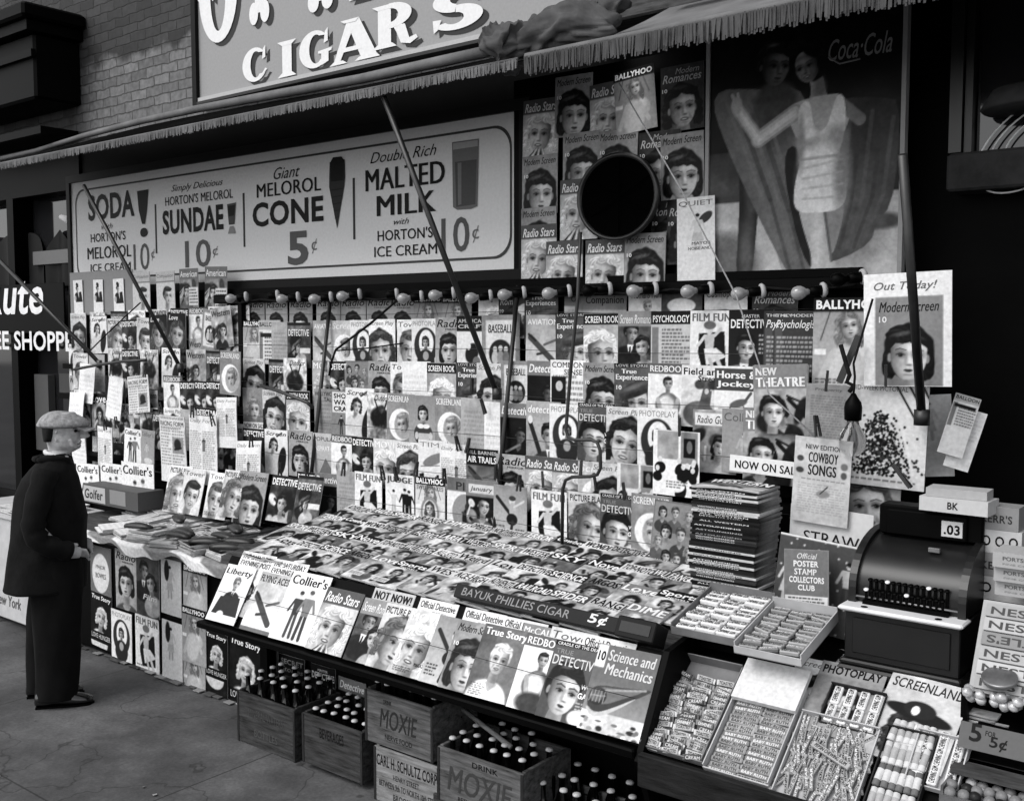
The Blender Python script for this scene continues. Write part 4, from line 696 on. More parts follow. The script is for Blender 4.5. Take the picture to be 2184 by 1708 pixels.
for t, l, a, b, r, c, sh, bo in (("SODA", 187, 418, 473, 287, .1, 0, .03), ("with", 216, 478, 490, 240, .3, .3, 0), ("HORTON'S", 193, 499, 518, 268, .12, 0, .012), ("MELOROL", 186, 529, 554, 280, .12, 0, .02), ("ICE CREAM", 193, 564, 581, 279, .12, 0, .01), ("10", 284, 521, 577, 319, .42, 0, .0), ("¢", 322, 532, 556, 330, .5, 0, 0),
        ("Simply Delicious", 365, 396, 414, 476, .2, .4, 0), ("HORTON'S MELOROL", 352, 421, 440, 497, .12, 0, .01), ("SUNDAE", 346, 450, 502, 477, .08, 0, .035), ("10", 394, 514, 572, 450, .42, 0, .01), ("¢", 453, 526, 550, 465, .5, 0, 0),
        ("Giant", 583, 359, 384, 640, .2, .4, .0), ("MELOROL", 547, 394, 423, 685, .1, 0, .02), ("CONE", 538, 434, 486, 690, .08, 0, .03), ("5", 613, 495, 567, 658, .42, 0, .03), ("¢", 664, 510, 541, 676, .5, 0, 0),
        ("Double Rich", 789, 327, 350, 931, .15, .4, .0), ("MALTED", 779, 364, 409, 949, .1, 0, .03), ("MILK", 803, 419, 462, 930, .1, 0, .03), ("with", 840, 467, 480, 872, .2, .4, 0), ("HORTON'S", 805, 492, 515, 923, .12, 0, .01), ("ICE CREAM", 798, 527, 549, 932, .12, 0, .01), ("10", 941, 466, 540, 1001, .42, 0, .01), ("¢", 1007, 482, 518, 1021, .5, 0, 0)):
    wtxt(m, t, l, a, b, r, Y, c, sh, bo)
    if t == "¢": ipart("lettering", m); m = MB()
m = MB()
for x, t, b in ((331, 436, 541), (519, 412, 527), (754, 380, 511)): a, q = P(x, t, Y), P(x, b, Y); m.box((a[0]-.009, Y, q[2]), (a[0]+.009, .0995, a[2]), .3)
def shape(mb, pp, c, y=.096): mb.add([P(a, b, y) for a, b in pp], [tuple(range(len(pp)))], c); return mb
ipart("divider", m); m = MB(); shape(m, [(292, 408), (316, 404), (313, 450), (309, 478), (303, 478), (296, 450)], .12); m.add([(p[0], .0955, p[1]) for p in arc(P(307, 496, Y)[0], P(307, 496, Y)[2], .05, .035, 0, 350)], [tuple(range(25))], .15); ipart("soda_glass", m)
m = MB(); shape(m, [(484, 436), (503, 432), (500, 478), (488, 480)], .35); shape(m, [(486, 440), (501, 437), (499, 460), (488, 462)], .08, .0955); shape(m, [(490, 483), (498, 482), (503, 498), (486, 499)], .6); ipart("sundae_glass", m)
m = MB(); shape(m, [(703, 346), (735, 340), (736, 378), (734, 398), (719, 488), (702, 400), (702, 380)], .25); shape(m, [(705, 345), (710, 336), (728, 334), (733, 341), (733, 385), (705, 388)], .1, .0955)
for k in range(5): shape(m, [(706+2*k, 405+15*k), (733-2.6*k, 401+15*k), (733-2.6*k, 403+15*k), (706+2*k, 407+15*k)], .14, .0955)
ipart("ice_cream_cone", m)
m = MB(); shape(m, [(964, 304), (1021, 296), (1018, 440), (1005, 446), (975, 448), (966, 442)], .5); shape(m, [(970, 346), (1017, 340), (1014, 436), (973, 442)], .38, .0955); shape(m, [(966, 306), (1019, 299), (1019, 312), (966, 320)], .68, .0953); shape(m, [(976, 348), (984, 347), (984, 436), (977, 438)], .52, .095); ipart("malted_glass", m)
# ---------------------------------------------------------------- bathing poster
D['bath'] = (lambda c: None, '')
def bath(c):
    c.grad(.1, .14); c.rect(0, .62, 1, .9, .3); c.noise(5, .07, (0, .6, 1, .9)); c.rect(0, .88, 1, 1.4, .78); c.noise(3, .04); c.ell(.1, 1.2, .2, .16, .5, .4); c.ell(.9, 1.02, .12, .04, .35, .5)  # dark upper ground also carries the awning's shade, painted into the tone
    c.sp([(.17, .6), (.3, .6), (.28, 1.0), (.25, 1.32), (.16, 1.32), (.18, .95)], .2); c.ell(.22, 1.15, .04, .16, .42, 1.); c.ell(.24, .85, .03, .16, .36, 1.)
    c.sp([(.5, .44), (.72, .42), (.9, .44), (.99, .47), (.985, .75), (.96, .95), (.89, 1.03), (.87, 1.12), (.74, 1.19), (.6, 1.22), (.5, 1.0)], .34, 1., 1); c.ell(.86, .52, .16, .14, .24, 1., 0, .8); c.ell(.8, 1.0, .12, .2, .44, 1., 0, .6)
    c.sp([(.015, .36), (.06, .29), (.2, .305), (.34, .33), (.48, .33), (.55, .45), (.54, .8), (.58, 1.1), (.62, 1.36), (.5, 1.34), (.36, 1.1), (.19, .78), (.07, .52)], .48, 1., 1); c.ell(.35, .5, .12, .12, .32, 1., .5, .7); c.ell(.3, .8, .05, .3, .52, 1., -.4, .6)
    for i in range(5): c.line(.1+.05*i, .37, .3+.05*i, .85+.03*i, .018+.008*(i % 2), .3 if i % 2 else .55, .55); c.line(.3+.05*i, .85+.03*i, .44+.035*i, 1.28, .018, .3 if i % 2 else .52, .5)
    for i in range(5): c.line(.76+.05*i, .46+.02*i, .72+.05*i, .9, .02, .28 if i % 2 else .46, .5); c.line(.72+.05*i, .9, .68+.035*i, 1.14, .018, .28 if i % 2 else .44, .5)
    c.ell(.3, .37, .18, .05, .5, 1., .1, .6); c.sp([(.4, .66), (.5, .6), (.53, .95), (.6, 1.28), (.5, 1.12)], .16)
    c.ell(.37, .4, .11, .12, .34, .3); face(c, .36, .215, .2, .14, .55, 'man', False, .65, .16, .3, False, True)
    c.sp([(.54, .28), (.61, .27), (.63, .4), (.7, .46), (.48, .46), (.56, .4)], .66); c.ell(.6, .36, .03, .06, .5, 1.)
    c.hair(.565, .215, .085, .1, .1); face(c, .535, .24, .165, .1, .7, 'none', True, -.6, -.28, .5, False); c.hair(.575, .165, .07, .04, .1, .3); c.hair(.62, .22, .04, .06, .1)
    c.sp([(.42, .43), (.52, .4), (.64, .39), (.72, .4), (.76, .5), (.71, .62), (.5, .62), (.45, .52)], .76)
    for w_, t_ in ((.085, .66), (.06, .8), (.025, .88)): c.line(.47, .46, .28, .57, w_, t_, .9); c.line(.28, .57, .165, .41, w_*.8, t_, .9)
    c.ell(.155, .385, .032, .045, .76, .3); c.line(.15, .37, .13, .33, .02, .74); c.line(.165, .36, .16, .325, .016, .74); c.line(.71, .45, .8, .53, .06, .52)
    c.sp([(.49, .9), (.64, .92), (.67, 1.1), (.68, 1.26), (.74, 1.32), (.54, 1.32), (.585, 1.2), (.53, 1.05)], .74); c.ell(.6, 1.08, .03, .14, .84, 1.); c.sp([(.63, .9), (.74, .9), (.72, 1.05), (.665, 1.22)], .6); c.line(.635, .95, .675, 1.2, .014, .4, .8)
    c.sp([(.49, .44), (.52, .41), (.55, .41), (.57, .54), (.6, .57), (.64, .55), (.68, .4), (.72, .4), (.735, .52), (.72, .62), (.7, .68), (.745, .8), (.74, .95), (.6, .965), (.475, .95), (.475, .82), (.51, .69), (.49, .56)], .93)
    c.ell(.55, .6, .06, .05, .72, 1.); c.ell(.55, .57, .035, .03, .95, 1.); c.ell(.68, .6, .05, .05, .7, 1.); c.ell(.72, .78, .04, .18, .6, 1.); c.ell(.55, .8, .06, .14, .95, 1., a=.7); c.ell(.505, .62, .02, .12, .66, 1.); c.line(.5, .695, .71, .69, .014, .66, .7)
    for i in range(4): c.line(.52, .74+.05*i, .72, .71+.06*i, .012, .74, .5)
    c.noise(24, .03)
D['bath'] = (bath, 'bathing couple poster')
xa, xb, za, zb = P(1515, 400, .06)[0], P(1920, 400, .06)[0], 2.345, 3.5
po = empty("soda_poster", ((xa+xb)/2, .06, za), "tall framed soda poster of a bathing couple with a cape", "poster")
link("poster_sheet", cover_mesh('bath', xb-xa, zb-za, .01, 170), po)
m = MB(); a, q, e = P(1770, 88, .06), P(1770, 134, .06), P(1905, 120, .06); m.text("Coca·Cola", a[0]-po.location.x, q[2]-za, e[0]-a[0], a[2]-q[2], -.013, .6, .35, .006); m.tube([(a[0]-po.location.x+.0, -.0125, q[2]-za+.02), (a[0]-po.location.x+.05, -.0125, q[2]-za-.015), (a[0]-po.location.x+.14, -.0125, q[2]-za-.008)], .004, 5, .6)
m.build("lettering", M_SIGN, po, ink=True)
w2 = (xb-xa)/2; MB().box((-w2-.02, -.02, -.02), (-w2-.001, .02, zb-za), .7).box((w2+.001, -.02, -.02), (w2+.02, .02, zb-za), .65).box((-w2, -.02, -.02), (w2, .02, -.001), .5).build("frame", M_SIGN, po, ink=True)
# ---------------------------------------------------------------- awnings
BY = -.75
def fringe(x0, x1, z, h, y, step=.0065):
    m = MB(); x = x0
    while x < x1:
        w = step*R.uniform(1.0, 1.5); l = h*R.uniform(.82, 1.1); dx = R.gauss(0, .004); dy = R.gauss(0, .006)
        m.add([(x, y+dy, z), (x+w, y+dy, z), (x+w+dx, y+dy, z-l), (x+dx, y+dy, z-l)], [(0, 1, 2, 3)]); x += step*R.uniform(.7, 1.05)
    return m
zb1 = .5*(P(300, 286, BY)[2]+P(769, 200, BY)[2]); ax0 = -8.6; ax1 = P(1104, 140, BY)[0]
aw = empty("awning", (-5.7, .2, 3.6), "dark awning with pale hood and frayed fringe below the CIGARS board", "awning")
def apart(n, mb, mm): return mb.build(n, mm, aw, (5.7, -.2, -3.6))
HP_ = [P(*q, .06) for q in ((-60, 352), (75, 322), (180, 290), (300, 259), (420, 233), (560, 207), (769, 169), (930, 134), (1040, 110))]
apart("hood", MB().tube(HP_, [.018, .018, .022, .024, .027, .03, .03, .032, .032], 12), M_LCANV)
hz_ = np.array(HP_)
def cnv(u, v):
    x = ax0+(ax1-ax0)*u; zt = np.interp(x, hz_[:, 0], hz_[:, 2])-.035
    return (x, .08+(BY-.08)*v, zt+(zb1-.005-zt)*v-.03*math.sin(math.pi*v)*math.sin(u*14)**2)
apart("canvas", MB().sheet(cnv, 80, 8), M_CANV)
apart("front_bar", MB().tube([(ax0, BY, zb1+.004), (ax1, BY, zb1+.004)], .007, 8), M_LCANV)
fr = fringe(ax0, ax1, zb1, .042, BY-.01); fr.box((ax0, BY-.004, zb1-.026), (ax1, BY-.002, zb1)); apart("fringe", fr, M_LCANV)
x2a, x2b = P(1122, 125, BY)[0], .8; zb2 = P(1500, 48, BY)[2]
a2 = empty("awning", (-1.2, .2, 3.6), "awning with light canvas and long fringe above the bathing poster", "awning")
def apart2(n, mb, mm): return mb.build(n, mm, a2, (1.2, -.2, -3.6))
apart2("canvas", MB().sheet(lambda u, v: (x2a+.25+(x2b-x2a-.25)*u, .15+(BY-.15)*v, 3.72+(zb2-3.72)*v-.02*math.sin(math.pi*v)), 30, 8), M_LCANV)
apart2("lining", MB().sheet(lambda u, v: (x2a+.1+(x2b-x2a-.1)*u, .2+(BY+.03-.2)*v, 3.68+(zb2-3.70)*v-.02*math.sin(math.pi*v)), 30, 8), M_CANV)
apart2("front_bar", MB().tube([(x2a, BY, zb2+.005), (x2b, BY, zb2+.005)], .016, 8), M_LCANV)
fr = fringe(x2a, x2b, zb2, .08, BY-.018, .0062); fr.box((x2a, BY-.008, zb2-.05), (x2b, BY-.006, zb2)); apart2("fringe", fr, M_GCANV)
apart2("hood", MB().tube([(x2a+.35, -.1, 3.70), (-1.5, -.1, 3.71), (x2b, -.1, 3.71)], .05, 12), M_LCANV)
# crumpled canvas bundle where the awnings meet
def bundle(name, x0, x1, y, z0, z1, r, seed, m):
    rr = random.Random(seed); mb = MB(); n = 40; k = 36; rings = []; ph = [rr.uniform(0, 6) for _ in range(10)]
    for i in range(k+1):
        u = i/k; t = math.sin(math.pi*min(1, .12+u*.8))**.6; cz = z0+(z1-z0)*u+.02*math.sin(7*u+ph[0]); ring = []
        for j in range(n):
            q = 2*math.pi*j/n; g = abs(math.sin(2.5*q+7*u+ph[1]+.8*math.sin(5*u+ph[5]))); h = abs(math.sin(4*q-11*u+ph[2]+math.sin(3*q)))
            f = .72+.36*g+.2*h*h+.08*math.sin(13*q+19*u+ph[3])
            ring.append((x0+(x1-x0)*u+.03*math.sin(q*2+ph[4]+u*8), y+r*.8*t*f*math.cos(q), cz+r*t*f*math.sin(q)))
        rings.append(ring)
    return mb.loft(rings).build(name, m)
cb = empty("canvas_bundle", (-2.9, -.6, 3.5), "crumpled grey canvas bundle tied where the two awnings meet", "canvas")
for nm, a in (("rolled_end", (P(1042, 105, -.62)[0], P(1120, 90, -.62)[0], -.62, P(1042, 100, -.62)[2], P(1120, 95, -.62)[2], .1, 3)), ("canvas_folds", (P(1090, 90, -.6)[0], P(1310, 40, -.6)[0], -.6, P(1090, 85, -.6)[2], P(1310, 45, -.6)[2], .085, 5)), ("loose_flap", (P(1250, 50, -.55)[0], P(1330, 10, -.55)[0], -.55, P(1250, 40, -.55)[2], P(1330, 12, -.55)[2], .07, 8))):
    o = bundle(nm, *a, M_GCANV); o.parent = cb; o.location = (2.9, .6, -3.5)
def rod(name, label, cat, pts, r, m=M_IRON, joint=True):
    mb = MB(); mb.tube([p for p in pts], r, 10); return tag(mb.build(name, m), label, cat)
def arm(label, a, b, r, ya=-.72, yb=-.24):
    a, b = P(*a, ya), P(*b, yb); o = empty("iron_strut", b, label, "awning strut")
    MB().tube([a-b, (0, 0, 0)], r, 10).build("rod", M_IRON, o); MB().tube([(0, 0, .03), (0, .0, -.03)], r*1.7, 10).build("pivot_bracket", M_IRON, o); return o
arm("long iron awning arm slanting across the MALTED MILK price", (818, 206), (1060, 840), .015)
arm("iron awning arm slanting across the SODA price", (178, 395), (385, 785), .014, -.6)
arm("iron awning arm slanting across the coffee shop window lettering", (0, 556), (214, 776), .016, -.3, -.1)
arm("thick upright iron awning arm in front of the bathing poster edge", (1925, 330), (1966, 890), .018, -.7, -.32)
rod("thin_line", "thin cord running down from the right awning over the rack", "cord", [P(1320, 178, -.5), P(1450, 400, -.45), P(1570, 630, -.4), P(1640, 840, -.36), P(1760, 950, -.36)], .0035, M_STRING)
rod("bent_rod", "crank-shaped bent iron rod hanging before the rack", "rod", [P(a, b, -.36) for a, b in ((1238, 495), (1232, 640), (1218, 780), (1207, 915), (1212, 932), (1225, 938), (1262, 938), (1274, 944), (1280, 960), (1281, 998), (1274, 1012), (1258, 1016), (1220, 1017), (1206, 1024), (1200, 1045), (1199, 1160))], .0085)
# ---------------------------------------------------------------- wall rack
rk = empty("magazine_rack", (-4, .05, .9), "stepped dark rack holding the wall of magazines", "magazine rack")
def kpart(n, mb, m): return mb.build(n, m, rk, (4, -.05, -.9))
kpart("backboard", MB().box((-8.2, .03, .75), (-1.62, .07, 2.4)), M_DARK)
for i, (y, z) in enumerate(((-.01, 2.08), (-.06, 1.84), (-.11, 1.6), (-.16, 1.37), (-.21, 1.15), (-.26, .93))):
    kpart("ledge", MB().box((-8.15, y+.002, z-.04), (-1.62, .029, z)), M_DARK)
for px in (668, 1066): a = P(px, 800, -.2); kpart("upright", MB().tube([(a[0], -.045, 2.36), (a[0]+.02, -.29, .95)], .012, 8), M_IRON)
a = P(516, 800, -.05)[0]; kpart("upright", MB().box((a-.02, -.06, .9), (a+.02, .025, 2.36)), M_BLACK)
for i, (y, z) in enumerate(((-.024, 2.22), (-.074, 2.02), (-.124, 1.78), (-.174, 1.56), (-.224, 1.34), (-.276, 1.14))):
    kpart("wire", MB().tube([(-5.9+.6*j, y-.006, z+.006*math.sin(j*2.1)-.003*(j % 2)) for j in range(8)], .0014, 4), M_IRON)
# light bar with its bulbs
lb = empty("light_rail", (-3.8, -.03, 2.33), "dark wooden rail carrying the row of bulbs along the rack top", "light rail")
MB().box((-2.3, -.03, -.03), (2.45, .03, .03), bev=.006).build("rail", M_BLACK, lb)
MB().tube([(-2.2+.22*i, -.045, -.01-.02*(i % 2)) for i in range(21)], .006, 6).build("cable", M_ROPE, lb)
def bulb_mesh():
    b = MB().lathe([(.002, -.03), (.014, -.027), (.025, -.018), (.0305, -.002), (.0295, .013), (.022, .027), (.0145, .036), (.013, .05)], 20).mesh("bulb", M_BULB)
    s = MB().lathe([(.015, .048), (.021, .05), (.023, .07), (.023, .1), (.017, .106)], 14).mesh("socket", M_BLACK)
    c = MB().lathe([(.02, .1005), (.032, .102), (.034, .112), (.026, .122)], 16)
    return b, s, c.mesh("porcelain_collar", M_LCARD)
BM, SM_, PM = bulb_mesh()
dots = MB(); [dots.lathe([(.006, 0), (.006, .002)], 8, M=Matrix.Translation((.012*s, -.034, .112)) @ Matrix.Rotation(rad(90), 4, 'X')) for s in (-1, 1)]; dots = dots.mesh("screw", M_BLACK)
BL = [(490, 637, 1), (556, 634, 0), (599, 638, 1), (668, 638, 1), (728, 632, 1), (806, 632, 0), (858, 637, 1), (925, 630, 1), (1003, 636, 1), (1073, 629, 1), (1168, 626, 1), (1253, 621, 2), (1349, 621, 1), (1465, 622, 1), (1573, 627, 1), (1702, 625, 1), (1785, 597, 2)]
for i, (x, y, k) in enumerate(BL):
    p = P(x, y, -.17); v = Vector((.75, .62, .12)); rot = v.to_track_quat('Z', 'Y').to_euler()
    if k: lab = f"{'frosted' if k == 1 else 'painted black'} light bulb on the rack rail, {ORD[i]} socket from the coffee shop end"
    else: lab = f"empty lamp socket on the rack rail, {ORD[i]} socket from the coffee shop end"
    o = empty("light_bulb" if k else "lamp_socket", p, lab, "light bulb" if k else "socket", "lamp sockets along the rack rail", rot)
    if k: b = link("bulb", BM if k == 1 else BM.copy(), o); 
    if k == 2: b.data.materials[0] = M_BLACK
    link("socket", SM_, o); link("porcelain_collar", PM, o); link("screw", dots, o)
# ---------------------------------------------------------------- magazines on the wall rack
W3 = "of the wall rack"
def bay(specs, y, rowname, **k):
    for b, s in zip(("shop-side", "middle", "register-side"), specs):
        if s: row(s, y, f"{rowname} row, {b} bay of rack", "magazines hung on the wall rack", **k)
bay(("radiotop 520 640; radiotop 568 640; radiotop 618 639", "radiotop 676 636; radiotop 729 635; radiotop 783 634; radiotop 832 634; ballyblack 884 630; ballyblack 944 630; madame 1022 616",
     "mromance 1066 622; hat 1096 622; truex 1120 620; companion 1205 622; companion 1230 617 .3 .3; woman 1343 613; hat 1412 610; cosmo 1505 612; mromance 1605 614"), 0, "top")
bay(("ballyhoo 520 684; lines 553 683; grey 580 687; detective 614 688", "plane 668 684; moon2 708 684; oval 748 683; curls 788 681; tower 848 682; oval 880 680; radio 930 677; horsehead 976 674",
     "baseball 1030 672 .255; plane 1123 672; truex 1187 668; screenbook 1247 668; romance 1320 664; psychology 1391 664; filmfun 1474 663; mdetect 1556 661; psycho 1630 664; psycho 1652 664"), -.05, "second")
bay(("screenw 520 764; detective 574 766; gypsy 606 763", "movie 668 768; mic 705 770; group 736 769; radio 786 770; tower 834 772; white 860 770; screenbook 912 773; truex 976 773; screenw 1018 774",
     "baseball 1070 769 .2; black 1126 769; common 1176 767; mscreen 1246 773; truex 1312 774; redbook 1384 774; field 1455 778; jockey 1526 780; theatre 1610 778 .25"), -.10, "third")
bay(("sale 520 826; screenw 562 830; screenbook 612 832", "hollywood 672 828; wave 708 832; kneel 738 826 .24; gypsy 784 836; moon 826 838; girl 874 842; moon 929 844; grey 984 848; white 1034 856",
     "black 1068 858; hand 1124 854; oval 1174 860; tdetect 1234 858; screenw 1294 866; oval 1362 868; guide 1480 872; collier 1542 870; theatre 1588 868 .25"), -.15, "fourth")
bay(("mic 520 912; kneel 566 914; radio 617 916", "inspire 670 922; redbook 708 925; mic 752 930; movie 798 934; screenw 846 940; zep 894 936; sheet 940 944; airtrails 996 954",
     "radio 1060 966; rstars 1122 970; rstars 1180 976; moon2 1234 982; screenw 1262 984; crowd 1318 986"), -.20, "fifth")
bay(("", "mic 636 1004; black 674 1006; grey 720 1002; filmfun 758 1004; judge 824 1008; sweeps 888 1014; pin 955 1016; january 996 1020",
     "dancer 1054 1032; filmfun 1136 1042; picture 1215 1046; tdetect 1282 1050; moon 1348 1050"), -.26, "bottom", res=52)
# things hung in front of the rows
FR = "items clipped in front of the rack"
mag('ballyhoo', 1737, 636, -.12, "large magazine with white-on-black title beside the white poster", .3, .44, 0, .02, res=60, group=FR)
mag('poster', 1849, 584, -.3, "white Out Today poster with a dark fringed portrait", .335, .44, rad(-1.5), 0, name='poster', cat='poster', res=84, group=FR)
mag('theatre', 1613, 776, -.19, "grey theatre magazine tilted above the verse sheet", .25, .3, rad(-3), res=50, group=FR)
mag('songlist', 1716, 818, -.3, "grey sheet of printed verses behind the cowboy song book", .19, .33, rad(2), name='song_sheet', cat='song sheet', res=48, group=FR)
mag('baskets', 1805, 812, -.26, "large picture paper with a dense crowd photograph", .32, .42, rad(1.5), name='picture_paper', cat='newspaper', res=90, group=FR)
mag('smile', 1790, 990, -.24, "picture of a grinning dark-curled woman under the crowd photograph", .25, .3, rad(1), res=60, group=FR)
mag('cowboy', 1690, 930, -.42, "cream cowboy song book hanging from a clothespin", .235, .345, rad(2.5), name='song_book', cat='song book', res=80, group=FR, bend=.006)
mag('crowd', 1394, 915, -.26, "white crowd cartoon magazine hung before the fourth row", .24, .3, rad(.5), res=70, group=FR)
mag('group', 1387, 1066, -.34, "magazine with nine small portraits standing beside the tall stack", .225, .27, rad(1.5), 0, -.12, res=64, group=FR)
pl = MB().box((-.165, -.004, -.035), (.165, 0, .035), .93); pl.text("NOW ON SALE", -.14, -.02, .3, .035, -.0045, .08, 0, .03)
a = P(1632, 995, -.27); tag(pl.build("sale_placard", M_SIGN, None, a, (0, rad(2), 0), True), "white NOW ON SALE placard under the theatre magazine", "placard")
mag('whitefig', 1952, 840, -.1, "dark illustrated paper showing behind the crowd photograph", .16, .33, rad(-4), .3, name='picture_paper', cat='newspaper', res=40, group=FR)
for (x, y, lab, ro, yy) in ((2000, 838, "tilted paper card with black lettering right of the iron arm", 16, -.2), (2012, 868, "plain pale card hanging behind the lettered card", 17, -.16)):
    mag('lines' if yy < -.18 else 'white', x, y, yy, lab, .1, .24, rad(ro), .6, name='hanging_card', cat='card', res=36, group=FR)
# collage by the big ventilator hole
cl = empty("display_board", (-2.95, .09, 2.35), "black board plastered with magazine covers beside the bathing poster", "board")
MB().box((-.62, 0, 0), (.56, .03, 1.12)).build("panel", M_BLACK, cl); MB().box((.565, -.03, 0), (.585, .03, 1.12)).build("edge_strip", M_STEEL, cl)
CLG = "covers pasted on the black display board"
for i, (k, x, y, yy, ro, lab) in enumerate((('rstars', 1116, 218, .07, 1, 'striped-collar blonde cover at the upper left of the display board'), ('mscreen', 1184, 168, .065, 1, 'dark-fringed portrait cover at the top, second column of display board'),
        ('rstars', 1262, 182, .06, -2, 'half-hidden blonde cover left of the tilted black-title cover'), ('ballyblack', 1318, 152, .05, -5, 'tilted drawing of a girl under a black title strip, board top'), ('mromance', 1412, 146, .06, -1, 'smiling brunette cover at the top right of the display board'),
        ('mscreen', 1202, 288, .055, 0, 'dark-fringed portrait cover touching the hole at its upper left'), ('mscreen', 1274, 284, .05, 2, 'dark-fringed portrait cover above the round hole'), ('mromance', 1362, 286, .055, 1, 'brunette cover right of the round hole, mostly hidden'),
        ('mscreen', 1412, 290, .045, -1, 'dark-fringed portrait cover right of the round hole'), ('mscreen', 1115, 336, .06, 0, 'dark-fringed portrait cover against the price board side'), ('mscreen', 1113, 446, .055, 0, 'cover showing only its title under a dark-fringed portrait'),
        ('rstars', 1196, 386, .05, 0, 'blonde cover left of the round hole'), ('rstars', 1113, 482, .045, 0, 'striped-collar blonde cover at the lower left of the board'), ('mromance', 1390, 428, .055, 0, 'brunette cover at the lower right of the round hole'), ('mromance', 1424, 428, .05, 0, 'half-covered brunette cover beside the white lady cover'),
        ('rstars', 1166, 516, .04, 0, 'nearer to the price board of two blonde covers along the board bottom'), ('rstars', 1250, 513, .035, 0, 'blonde cover under the round hole along the board bottom'), ('mscreen', 1332, 500, .03, 1, 'dark-fringed portrait cover along the board bottom'), ('esquire', 1448, 424, .03, -1, 'white cover with a sketched lady at the board lower right'))):
    mag(k, x, y, yy, lab, .232 if k != 'esquire' else .2, .31 if k != 'esquire' else .46, rad(ro), .012, name='magazine_cover', cat='magazine', group=CLG, res=50)
c = P(1322, 421, -.01); vt = empty("ventilator", c, "big round black ventilator opening among the pasted covers", "ventilator"); vt.scale = (.96, 1, .87)
RX = Matrix.Rotation(rad(90), 4, 'X')
MB().lathe([(.232, 0), (.247, .012), (.25, .025), (.245, .035), (.225, .035), (.222, .0)], 40, M=RX, caps=False).build("rim", M_REG, vt)
MB().lathe([(.001, -.012), (.1, -.01), (.18, -.002), (.2225, .012)], 40, M=RX @ Matrix.Translation((0, 0, .008)), caps=False).build("bowl", M_VOID, vt)  # black bowl stands in for the shade inside the opening
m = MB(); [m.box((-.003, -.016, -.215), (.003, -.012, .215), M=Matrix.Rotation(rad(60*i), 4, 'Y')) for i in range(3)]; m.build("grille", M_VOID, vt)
# ---------------------------------------------------------------- left end of the rack
LG = "papers hung at the left end of the rack"
def lrow(spec, y, rn, w=.215, h=.288, res=34, jit=.03): row(spec, y, f"{rn} of rack end", LG, w, h, jit, res)
cb_ = MB().box((P(152, 660, .0)[0], -.004, P(152, 672, 0)[2]), (P(286, 660, 0)[0], 0, P(152, 582, 0)[2]), .62)
tag(cb_.build("backing_card", M_SIGN, None, ink=True), "grey backing card behind three black-coated figure cards", "card")
lrow("card 158 598 .13 .27; card 200 597 .13 .27; card 243 595 .14 .28; compan2 284 582 .22; compan2 335 580 .22; american 384 574; american 437 570 .24", -.012, "top row", res=40)
for j_ in range(5):
    lrow(' ; '.join(f"{R.choice(['screenw', 'tower', 'mic', 'gypsy', 'grey', 'movie', 'western', 'curls', 'detective', 'collier', 'dface', 'pulp4', 'pulp9', 'pulp16', 'redbook', 'mscreen', 'oval'])} {152+42*i+R.randint(-4, 4)} {668+66*j_-2*i}" for i in range(9)), -.02-.004*j_, f"{ORD[j_]} backing row", res=30)
lrow("screenw 152 670; kneel 196 675; picture 230 680; mic 262 682; tower 292 678; dface 320 672; dface 357 668; baseball 428 662 .2 .28 8; western 456 655 .22 .28 -6", -.06, "second row", res=40)
lrow("tower 156 752; grey 190 755; gypsy 232 742; mic 262 745; gypsy 300 745; kneel 345 742; western 400 745; detective 440 748", -.1, "third row")
mag('moon', 468, 748, -.2, "white-moon magazine hanging forward at the edge of the shop-side bay", .22, .29, rad(2), group=LG)
lrow("mic 232 812; western 300 830; redbook 350 800; mic 386 812; mic 415 812; mic 440 812", -.15, "fourth row")
lrow("gypsy 300 868; detective 326 872; screenw 352 868; grey 386 872; mic 420 868; pulp3 448 872; western 476 900", -.17, "fifth row")
lrow("pulp5 160 830; pulp8 196 838; mic 226 850; pulp12 256 860; pulp2 286 868", -.165, "inner row")
for k, x, y, w, h, ro, yy, lab in (('white', 162, 775, .23, .3, 3, -.2, "blank white paper hanging highest at the left rack end"), ('white', 142, 835, .25, .3, -2, -.24, "blank white paper just right of the man's cap"), ('white', 224, 800, .2, .32, 8, -.22, "blank white paper curling right of the cap"),
        ('racing', 276, 800, .24, .27, -6, -.22, "tilted racing paper above the large racing sheet"), ('sheet', 466, 846, .2, .33, -2, -.26, "folded pale sheet curling at the left bay edge"), ('white', 150, 905, .22, .3, 3, -.28, "white paper behind the man's face"), ('sheet', 204, 908, .24, .3, 0, -.29, "white sheet right of the man's chin"),
        ('colliers', 262, 912, .2, .3, 3, -.3, "white cover with walkers beside the racing sheet"), ('collier', 300, 915, .18, .3, 2, -.3, "grey drawing cover beside the racing sheet"), ('racing', 344, 884, .27, .46, 1, -.31, "large racing paper with a horse picture"), ('sheet', 406, 884, .28, .46, 0, -.3, "tall pale sheet right of the horse picture"),
        ('sheet', 504, 938, .24, .3, -4, -.3, "clipped pale leaflet low in the left bay")):
    mag(k, x, y, yy, lab, w, h, rad(ro), R.uniform(-.15, .1), R.uniform(-.08, .02), name='newspaper' if k in ('white', 'sheet', 'racing') else 'magazine', cat='newspaper' if k in ('white', 'sheet', 'racing') else 'magazine', group=LG, res=60, bend=R.uniform(.008, .02))
lrow("colliers 165 985 .3 .26; colliers 216 985 .3 .24; colliers 262 982 .38 .27", -.36, "shelf row", res=50)
